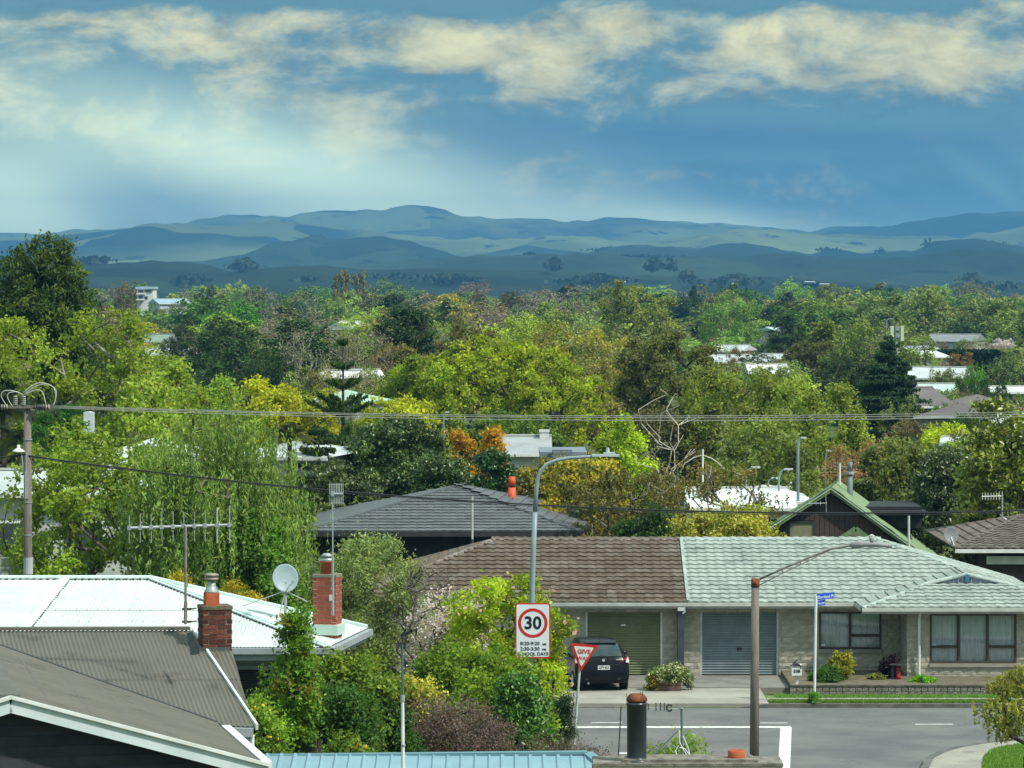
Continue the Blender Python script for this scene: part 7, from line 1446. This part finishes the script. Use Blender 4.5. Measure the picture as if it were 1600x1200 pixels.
# ---- houses of the town
def house(name, label, px, Y, w, d, h, rise, wallc, roofc, kind='gable', rz=0.0, windows=2, z0=0.0, chim=None, ov=.4, roofmat=None):
    rz = rz or (random.Random(px * 3).uniform(-.45, .45) if Y > 215 else 0); x = XX(px, Y); o = thing(name, label, 'house' if 'house' in name else 'building', (x, Y, z0)); R = Matrix.Rotation(rz, 3, 'Z'); T = lambda a, b, c: Vector((x, Y, z0)) + R @ Vector((a, b, c))
    wm = M('wall_%s' % '_'.join('%02d' % int(v * 99) for v in wallc), wallc, None, 1, .85); rm = roofmat or M('roof_%s' % '_'.join('%02d' % int(v * 99) for v in roofc), roofc, None, .8, .6)
    if Y > 215: w *= .66; ov = .25
    m = MB(); pr = [T(-w / 2, 0, 0), T(w / 2, 0, 0), T(w / 2, d, 0), T(-w / 2, d, 0)]; m.prism(pr, (0, 0, h)); wl_ = m.build('wall', wm, o)
    a, b, c, e = T(-w / 2 - ov, -ov, h - .05), T(w / 2 + ov, -ov, h - .05), T(w / 2 + ov, d + ov, h - .05), T(-w / 2 - ov, d + ov, h - .05)
    if kind == 'gable': r0, r1 = T(-w / 2 - ov, d / 2, h + rise), T(w / 2 + ov, d / 2, h + rise)
    elif kind == 'gable_front': r0, r1 = T(0, -ov, h + rise), T(0, d + ov, h + rise)
    else: k = min(w, d) / 2; r0, r1 = T(-w / 2 + k, d / 2, h + rise), T(w / 2 - k, d / 2, h + rise)
    m = MB()
    if kind == 'flat': m.prism([a, b, c, e], (0, 0, .25))
    elif kind == 'gable_front': m.add([a, b, c, e, r0, r1], [(a0 := 0, 4, 5, 3), (4, 1, 2, 5), (0, 1, 4), (2, 3, 5)]) if False else m.add([a, b, c, e, r0, r1], [(0, 4, 5, 3), (4, 1, 2, 5), (0, 1, 4), (2, 3, 5), (0, 3, 2, 1)])
    else: m.add([a, b, c, e, r0, r1], [(0, 1, 5, 4), (3, 4, 5, 2), (0, 4, 3), (1, 2, 5), (0, 3, 2, 1)])
    rf = m.build('roof', rm, o)
    if kind not in ('flat',):
        m = MB(); m.bar(r0 + Vector((0, 0, .05)), r1 + Vector((0, 0, .05)), .25, .08); m.build('ridge_cap', M('pale_ridge_line', (.5, .5, .48)), rf)
        m = MB(); m.bar(a - Vector((0, 0, .05)), b - Vector((0, 0, .05)), .12, .14); m.build('gutter', WHITEP, rf)
    for i in range(windows):
        xx = -w / 2 + w * (i + .5) / windows; f = MB(); q = T(xx, -.03, h * .55); f.box(q, (min(2.0, w / windows * .6), .08, h * .42), rz); wn_ = f.build('window', WHITEP, wl_); g = MB(); g.box(T(xx, -.07, h * .55), (min(2.0, w / windows * .6) - .2, .06, h * .42 - .2), rz); g.build('pane', GLASS, wn_)
    if chim: m = MB(); q = T(*chim[:3]); m.box(q, (chim[3], chim[3], chim[4]), rz); m.box(q + Vector((0, 0, chim[4] / 2 + .05)), (chim[3] * 1.15, chim[3] * 1.15, .12), rz); m.build('chimney', M('chimney_%02d' % int(chim[5][0] * 99), chim[5]), rf)
    if Y > 215 and h > 1.5:
        rg = random.Random(int(px)); n = max(3, int(w / 1.9))
        for i in range(n + 1):
            xx = px + (i / n - .5) * w * F / Y * 1.15 + rg.uniform(-6, 6); hh = h * rg.uniform(.92, 1.2) + .2
            far_tree(rg.choice(['round', 'round', 'sparse', 'gum', 'round']), rg.choice(['pale_green', 'mid_green', 'olive', 'dark_green', 'rust']), xx, Y - rg.uniform(3, 9), hh, rg.uniform(3.2, 5.2), rg)
    return o
WHR = (.5, .54, .55); GYR = (.22, .23, .24); BNR = (.13, .11, .105)
# white flats on the skyline
fl_ = thing('apartment_block', 'white multi level flats with a blue roof edge on the left skyline', 'building', (XX(226, 780), 780, 0)); wm = M('white_render', (.7, .72, .72), (.6, .62, .62), .3, .8); s_ = 780 / F
def fb(x0, x1, y0, y1, mat, nm, d=8, dy=0, par=None): m = MB(); m.box(((XX(x0, 780) + XX(x1, 780)) / 2, 780 + d / 2 + dy, (ZZ(y0, 780) + ZZ(y1, 780)) / 2), (XX(x1, 780) - XX(x0, 780), d, ZZ(y0, 780) - ZZ(y1, 780))); return m.build(nm, mat, par or fl_)
w0 = fb(214, 239, 449, 520, wm, 'wall'); fb(212, 241, 448, 451.5, M('blue_roof_edge', (.35, .5, .6), (.3, .45, .55), 1, .5), 'roof', 9, -.5)
for (a, b, c, d_) in ((216, 224, 453.5, 457), (226, 236, 453.5, 456.5), (217, 223, 462, 466), (226, 231, 463, 467)): fb(a, b, c, d_, GLASS, 'window', .1, -.15, w0)
fb(214, 228, 458, 460, wm, 'balcony', 1.5, -1.6); fb(214, 226, 467, 469, wm, 'balcony', 1.5, -1.6)
house('house', 'long pale blue roofed house right of the white flats', 274, 760, 10, 8, ZZ(474, 760), .9, (.5, .56, .62), (.3, .42, .52), windows=4)
house('house', 'low white roofed building under the orange roof at left', 217, 430, 13, 10, ZZ(555, 430), .8, (.62, .64, .62), WHR, chim=(5.5, 3, ZZ(540, 430), .8, 2, (.5, .42, .34)))
house('house', 'small house with an orange roof patch behind the long white roof at left', 198, 445, 4, 5, ZZ(545, 445), .7, (.4, .3, .25), (.55, .16, .07), windows=1)
house('house', 'green roofed cottage at left beyond the orange roof', 217, 460, 9, 6, ZZ(533, 460), .8, (.3, .33, .32), (.2, .3, .25), windows=2)
house('house', 'small grey gabled house with white windows in the dark trees at centre left', 424, 520, 7, 7, ZZ(518, 520), 1.3, (.5, .52, .52), (.1, .11, .12), 'hip')
house('house', 'white gabled house end among the bushes left of centre', 530, 560, 7, 7, ZZ(514, 560), 1.1, (.65, .66, .62), (.6, .62, .6), 'gable_front', chim=(4, 3, ZZ(508, 560), .8, 1.5, (.4, .2, .12)))
house('house', 'white walled house with a steep end at the middle left', 443, 540, 4, 6, ZZ(508, 540), 1.0, (.62, .66, .68), (.5, .58, .62), 'gable_front', windows=1)
house('house', 'pale house wall seen through the leafless tree left of the island pine', 508, 262, 3.6, 6, ZZ(590, 262), .4, (.52, .53, .52), (.62, .62, .6), windows=1)
house('house', 'pale green hipped roof with a dark gablet beneath the island pine', 507, 232, 5.8, 6, ZZ(630, 232), .75, (.4, .44, .4), (.36, .52, .4), 'hip', windows=2)
house('house', 'grey tiled low roof right beside the pale green hipped roof', 545, 240, 4.5, 6, ZZ(644, 240), .7, (.3, .3, .3), (.19, .19, .2), 'hip', windows=1)
house('house', 'white stepped house seen behind trees right of the island pine', 580, 270, 2.6, 5, ZZ(590, 270), .5, (.6, .62, .62), (.66, .68, .68), windows=1)
house('house', 'long low grey roof with blossom at the centre of the far canopy', 830, 560, 9, 7, ZZ(524, 560), .8, (.4, .4, .42), (.22, .23, .25), windows=3)
house('house', 'white roof showing behind the weeping tree', 430, 160, 4, 7, ZZ(712, 160), .5, (.6, .62, .62), WHR, 'hip', rz=-.2, windows=1)
house('house', 'white corrugated roof glimpsed behind the airy green tree at left', 232, 158, 5.5, 7, ZZ(722, 158), .9, (.55, .57, .57), WHR, 'hip', windows=2)
house('house', 'pale grey walled house seen through the leaves right of the power pole', 130, 146, 8.5, 7, ZZ(770, 146), .7, (.5, .52, .5), (.45, .5, .5), windows=3)
fv = thing('white_flue', 'white square flue and cowl rising from the leaves right of the power pole', 'chimney', (XX(139, 157), 157, 2.5)); X = XX(139, 157); MB().box((X, 157, ZZ(672, 157)), (.42, .42, 1.5)).build('stack', M('pale_flue', (.55, .6, .62), (.45, .5, .52), 3, .5), fv); MB().lathe((X, 157, ZZ(657, 157)), [(.14, 0), (.14, .15), (.2, .17), (.2, .24), (.12, .26), (.12, .3), (.17, .32), (.17, .38)], 12).build('cowl', ALU, fv, True)
house('house', 'grey iron roofed house with a white chimney and stepped parapet behind the street lamp', 822, 200, 2.0, 8, ZZ(708, 200), .75, (.55, .56, .56), (.33, .35, .36), 'gable', chim=(1.0, 3.5, ZZ(692, 200), .5, .9, (.68, .7, .66)))
house('building', 'white stepped shop parapet right of the white chimney', 880, 190, 1.6, 5, ZZ(712, 190), .1, (.62, .65, .65), (.2, .24, .28), 'flat', windows=1)
ac = thing('air_conditioner', 'dark blue grey louvred roof unit beside the white chimney', 'roof unit', (XX(878, 189), 188, ZZ(716, 189))); m = MB(); m.box((XX(878, 189), 189, ZZ(709, 189)), (1.0, 1.0, .42)); acb = m.build('casing', M('slate_unit', (.12, .16, .2), (.1, .13, .17), 3, .5), ac)
for i in range(6): m = MB(); m.box((XX(878, 189), 188.46, ZZ(714, 189) + i * .06), (.94, .05, .03)); m.build('louvre', GALV, acb)
house('shop', 'long dazzling white flat shop roof left of the green trimmed gable', 1162, 178, 4.4, 14, ZZ(792, 178), .5, (.5, .52, .52), (.72, .77, .78), 'gable', windows=2)
house('shop', 'second white roof between the first one and the gable', 1212, 186, 3.0, 14, ZZ(782, 186), .4, (.5, .52, .52), (.68, .74, .76), 'hip', windows=1)
for lb, px, Y, w, yy, rise, rc in (('white shed roof left of the airy tree tops at right centre', 1133, 430, 5.5, 548, .6, WHR), ('longest white shed roof right of the bare brown tree', 1160, 400, 11, 566, .7, WHR), ('bright little roof end right of the long shed roof', 1205, 405, 5, 560, .4, WHR), ('white domed roof above the mushroom crowned tree', 1202, 370, 5.5, 583, .8, (.6, .62, .62)), ('tiny pale blue roof in the trees right of centre', 1228, 560, 3.5, 517, .5, (.5, .65, .68)),
                              ('white warehouse roof in front of the dark hedge', 1452, 400, 7, 557, .5, (.6, .68, .68)), ('grey roof with blossom beyond the dark hedge', 1485, 560, 11, 532, .9, GYR), ('white gabled roof right of the cedar top', 1458, 320, 7, 590, .8, WHR), ('silver green lean roof right of the cedar', 1462, 290, 4.5, 618, .8, (.45, .58, .54)), ('tan grey roof beside the silver green one', 1487, 292, 3.6, 616, .6, (.42, .4, .37)),
                              ('white roof gable showing past the magnolia', 1570, 240, 4.5, 672, 1.0, WHR), ('pale low roof line at the right edge behind the brown roofs', 1590, 300, 6, 612, .3, (.6, .62, .6)), ('long pale blue roof between the cell tower and the dark hedge', 1440, 520, 7, 545, .3, (.4, .5, .5)), ('pale low roof right of the chartreuse crown', 1502, 232, 3.4, 692, .2, (.6, .63, .62))):
    house('shed' if 'shed' in lb or 'warehouse' in lb else 'house', lb, px, Y, w, 8, ZZ(yy, Y), rise, (.45, .46, .45), rc, windows=2)
house('house', 'big brown grey tiled hip roof right of the cedar', 1488, 248, 7.0, 6, ZZ(650, 248), .8, (.3, .28, .26), BNR, 'hip', windows=3, ov=.6)
house('house', 'second brown grey tiled roof behind the big hip roof at right', 1540, 262, 7.5, 6, ZZ(636, 262), .8, (.3, .28, .26), (.15, .13, .125), 'hip', windows=3, ov=.6)
house('house', 'third brown grey roof with a pale ridge nearest the cedar', 1452, 262, 5.2, 8, ZZ(634, 262), 1.2, (.3, .28, .26), (.145, .125, .12), 'gable', windows=2)
hg = thing('tall_hedge', 'long dark green clipped shelter hedge beyond the white warehouse roof', 'hedge', (XX(1505, 440), 440, 0)); r = np.random.default_rng(8); n = 16000
xx = r.uniform(XX(1448, 440), XX(1562, 440), n); zz = r.uniform(0, 1, n) ** .6 * ZZ(547, 440); C = np.stack([xx - XX(1505, 440), r.normal(size=n) * .5, zz], 1); hm = bpy.data.objects.new('foliage', leaf_mesh('foliage', r, C, .4, .5, FOLF, None, .3)); COL.objects.link(hm); hm.parent = hg; hm.color = (.02, .05, .03, 1)
tw = thing('cell_tower', 'mobile phone mast with two tall pale panel antennas at right', 'mast', (XX(1400, 350), 350, 0)); zt = ZZ(513, 350)
MB().tube([(XX(1400, 350), 350, 0), (XX(1400, 350), 350, ZZ(510, 350))], .22, 10, .15).build('pole', GALV, tw)
for px in (1393.5, 1409.5): MB().box((XX(px, 350), 349.8, ZZ(521, 350)), (.3, .2, 1.4)).build('panel_antenna', M('cream_panel', (.62, .66, .5), (.55, .6, .45), 2, .5), tw)
for z in (518, 528): MB().box((XX(1401, 350), 350, ZZ(z, 350)), (1.1, .08, .08)).build('bracket', GALV, tw)
for z in (513, 524): MB().box((XX(1402, 350), 349.8, ZZ(z, 350)), (.35, .3, .4)).build('radio_unit', GALV, tw)
def lamp(label, px, base, top, Y, arm, r=.06, heads=1, mat=None):
    o = thing('street_lamp', label, 'street lamp', (XX(px, Y), Y, 0)); m = MB(); z = ZZ(top, Y); x = XX(px, Y); m.tube([(x, Y, 0), (x, Y, z - .5), (x + arm * .15, Y, z - .12), (x + arm * .5, Y, z)], r, 8, r * .6); m.build('column', mat or STL, o, True); m = MB(); m.box((x + arm * .78, Y, z), (abs(arm) * .75, .2, .08)); m.build('lantern', MATS['pale_lantern'], o); return o
lamp('slim pale street lamp rising above the green trimmed gable', 1247, 785, 684, 186, .35, .08); lamp('short grey street lamp with a right pointing head near the pink blossom', 1217, 790, 733, 184, .6, .06); lamp('leftmost short street lamp among the olive twigs', 1166, 790, 730, 186, .6, .05); lamp('low double headed lamp between the short street lamps', 1199, 790, 747, 190, .5, .04); lamp('thin dark lamp post right of the short street lamps', 1233, 790, 754, 190, .12, .04); lamp('dark thin lamp left of the metal flue above the gable', 1290, 780, 704, 192, .25, .035); lamp('small lamp poking above the centre trees by the lime tree foot', 693, 720, 644, 190, .25, .05); lamp('tiny far lamp curving left beside the cell tower', 1385, 540, 498, 520, .9, .08)
fp = thing('flag_pole', 'white thin pole with looped rope in the twigs left of the shop roof', 'pole', (XX(1098, 182), 182, 0)); MB().tube([(XX(1098, 182), 182, 0), (XX(1098, 182), 182, ZZ(702, 182))], .045, 8).build('pole', WHITEP, fp); m = MB(); m.tube([P(1062, 738, 182), P(1070, 724, 182), P(1084, 715, 182), P(1097, 711, 182), P(1112, 716, 182), P(1124, 725, 182), P(1131, 732, 182)], .03, 6); m.build('rope', BARKW, fp, True)
wa = thing('roof_aerial', 'fine white comb aerial on a bent mast left of the brown tiled roof at right', 'aerial', P(1566, 808, 141)); m = MB(); m.tube([P(1572, 812, 141), P(1566, 808, 141), P(1566, 770, 141)], .03, 6); m.build('mast', GALV, wa); m = MB(); m.tube([P(1534, 776, 141), P(1567, 775, 141)], .022, 6); m.build('boom', WHITEP, wa)
for i in range(8): px = 1535 + i * 4.4; m = MB(); m.tube([P(px, 770 - (2 if i > 5 else 0), 141), P(px, 781, 141)], .012, 5); m.build('element', WHITEP, wa)
wb_ = thing('roof_aerial', 'small grey cross aerial in front of the brown boarded gable', 'aerial', P(1290, 790, 152)); m = MB(); m.tube([P(1291, 800, 152), P(1290, 768, 152)], .015, 5); m.build('mast', GALV, wb_); m = MB(); m.tube([P(1262, 787, 152), P(1292, 786, 152)], .02, 5); m.build('boom', GALV, wb_)
for px in (1268, 1275, 1282): m = MB(); m.tube([P(px, 783, 152), P(px, 790, 152)], .012, 5); m.build('element', GALV, wb_)
vp = thing('vent_pipe', 'pale vent pipe at the right end of the pale green ridge', 'pipe', P(1420, 855, 126)); MB().tube([P(1420, 860, 126), P(1420, 806, 126)], .04, 8).build('pipe', GUT, vp)
vq = thing('vent_pipe', 'white vent pipe beside the metal flue on the green gable roof', 'pipe', P(1312, 770, 158)); MB().tube([P(1312, 790, 158), P(1312, 724, 158)], .05, 8).build('pipe', WHITEP, vq)
# ---- wooded patches and farm buildings on the hills (far off: one mass)
rng2 = np.random.default_rng(31); me0 = FV['round'][0][1]
def hill_wood(name, label, spots, color):
    C = []
    for (px, py, wpx, hpx, Y, n) in spots:
        s = Y / F; a = rng2.normal(size=(n, 2)); a[:, 0] *= wpx / 2 * .5
        x = (px + a[:, 0] - 800) * s; yy = Y + rng2.uniform(-60, 60, n); z = CAMZ + (HOR - py) * s + rng2.uniform(-.3, 1, n) ** 1 * hpx * s * np.exp(-(a[:, 0] / (wpx / 2)) ** 2)
        C.append(np.stack([x, yy, z], 1))
    C = np.concatenate(C); o = bpy.data.objects.new(name, leaf_mesh(name, rng2, C, 5.5, .8, FOLF, None, .3)); COL.objects.link(o); o.color = (*color, 1); return tag(o, label, 'woodland', None, 'stuff')
hill_wood('woodland', 'dark shelter trees dotted along the near hills', [(380, 417, 34, 12, 3300, 260), (865, 417, 26, 14, 3300, 160), (1022, 417, 22, 14, 3300, 150), (1048, 418, 12, 14, 3300, 70), (1073, 434, 14, 12, 3000, 80), (700, 438, 80, 8, 3000, 420), (930, 440, 90, 10, 2900, 420), (300, 440, 40, 10, 2950, 180), (480, 442, 40, 8, 2950, 160), (1150, 436, 40, 6, 2950, 120), (150, 408, 40, 6, 3450, 100), (600, 432, 120, 3, 3100, 120), (1515, 444, 20, 16, 2900, 90), (1560, 448, 60, 6, 2850, 140), (1130, 442, 120, 4, 2850, 160), (1250, 446, 60, 4, 2850, 90)], (.045, .07, .05))
hill_wood('woodland', 'faint tree line along the middle ridges', [(830, 402, 30, 8, 4650, 120), (1000, 404, 160, 5, 4650, 240), (950, 391, 60, 4, 6150, 120), (560, 424, 60, 3, 4600, 60), (1520, 380, 90, 4, 6150, 200), (1375, 395, 8, 10, 6100, 30), (1450, 382, 8, 9, 6100, 30), (1290, 391, 30, 4, 6100, 50)], (.02, .035, .015))
for lb, px, py, Y, w in (('white farm building speck on the near hill right of centre', 1148, 444, 2750, 9), ('row of long white glasshouse roofs on the far flat at right', 1265, 441.5, 2800, 16), ('second long white glasshouse right of the first row', 1288, 445, 2750, 15), ('tiny white house on the near slope left of the dark oak', 975, 441, 2800, 5), ('tiny pale house on the hill at centre left', 440, 424, 3300, 8)):
    s = Y / F; o = thing('farm_building', lb, 'building', (XX(px, Y), Y, ZZ(py, Y))); W_ = w * s; m = MB(); m.box((XX(px, Y), Y, ZZ(py, Y)), (W_, 12, 2.2 * s)); m.build('wall', WHITEP, o); m = MB(); z = ZZ(py, Y) + 1.1 * s; m.prism([(XX(px, Y) - W_ / 2, Y - 7, z), (XX(px, Y) + W_ / 2, Y - 7, z), (XX(px, Y) + W_ / 2, Y, z + .8 * s), (XX(px, Y) - W_ / 2, Y, z + .8 * s)], (0, 7, 0)); m.build('roof', WHITEP, o)
LMK = [(226, 460, 'the white flats'), (274, 476, 'the pale blue roofed house'), (365, 480, 'the vivid green tree'), (325, 540, 'the two dusky gums'), (424, 515, 'the small grey gabled house'), (530, 510, 'the white gabled house'), (545, 440, 'the bare poplars'), (490, 560, 'the wide leafless tree'), (536, 580, 'the island pine'), (690, 520, 'the bronze tree'), (745, 460, 'the dark round skyline crown'), (830, 524, 'the long low grey roof'),
       (850, 480, 'the soft green centre crown'), (905, 475, 'the half domed green crown'), (985, 455, 'the skyline pines'), (985, 490, 'the dark spruce'), (1050, 560, 'the dark limbed olive tree'), (1083, 455, 'the pointed skyline conifer'), (1150, 455, 'the big dark oak'), (1160, 566, 'the white shed roofs'), (1228, 517, 'the tiny pale blue roof'), (1270, 510, 'the green gold poplars'), (1280, 570, 'the mushroom crowned tree'), (1290, 470, 'the leftmost willow green crown'),
       (1365, 465, 'the second willow green crown'), (1450, 465, 'the tallest willow green crown'), (1545, 470, 'the rightmost willow green crown'), (1400, 525, 'the cell tower'), (1388, 560, 'the dark cedar'), (1452, 557, 'the white warehouse'), (1505, 560, 'the dark shelter hedge'), (1485, 532, 'the grey roof beyond the hedge'), (1540, 640, 'the brown tiled roofs'), (1580, 560, 'the grey green willow'), (785, 560, 'the broad lime tree'), (217, 545, 'the orange roof'), (60, 440, 'the huge dark conifer'), (420, 570, 'the dense dark evergreen'), (620, 480, 'the gap left of the bronze tree'), (440, 470, 'the bare purple brown tree'), (1210, 480, 'the gap right of the big dark oak')]
KD = {'round': 'rounded', 'sparse': 'thinly leaved', 'column': 'narrow', 'cone': 'pointed', 'gum': 'clumpy'}
CD = {'pale_green': 'pale green', 'lime': 'lime tinted', 'mid_green': 'mid green', 'dark_green': 'dark green', 'grey_brown': 'grey brown', 'olive': 'olive brown', 'rust': 'rust tinted', 'pink': 'pink blossoming'}
used = {}
for o, kind, ck, px, py in FAR_LIST:
    d = sorted((math.hypot(px - a, (py - b) * 1.6), a, b, t) for a, b, t in LMK)[0]; dx, dy = px - d[1], py - d[2]
    w = ('right of' if dx > 0 else 'left of') if abs(dx) > abs(dy) * 1.3 else ('below' if dy > 0 else 'above')
    near = '' if d[0] < 32 else 'well '
    lab = '%s %s tree %s%s %s' % (CD[ck], KD[kind], near, w, d[3]); used.setdefault(lab, []).append((o, py))
for lab, lst in used.items():
    lst.sort(key=lambda q: q[1])
    if len(lst) == 1: lst[0][0]['label'] = lab; lst[0][0]['group'] = 'trees of the far town canopy'
    elif len(lst) == 2:
        lst[0][0]['label'] = 'farther ' + lab; lst[1][0]['label'] = 'nearer ' + lab
        for q in lst: q[0]['group'] = 'trees of the far town canopy'
    else:
        for q in lst: q[0]['label'] = lab; q[0]['group'] = ('far ' + lab)[:70]
print('far trees', FARI[0], 'polys', sum(len(m.polygons) for m in bpy.data.meshes))
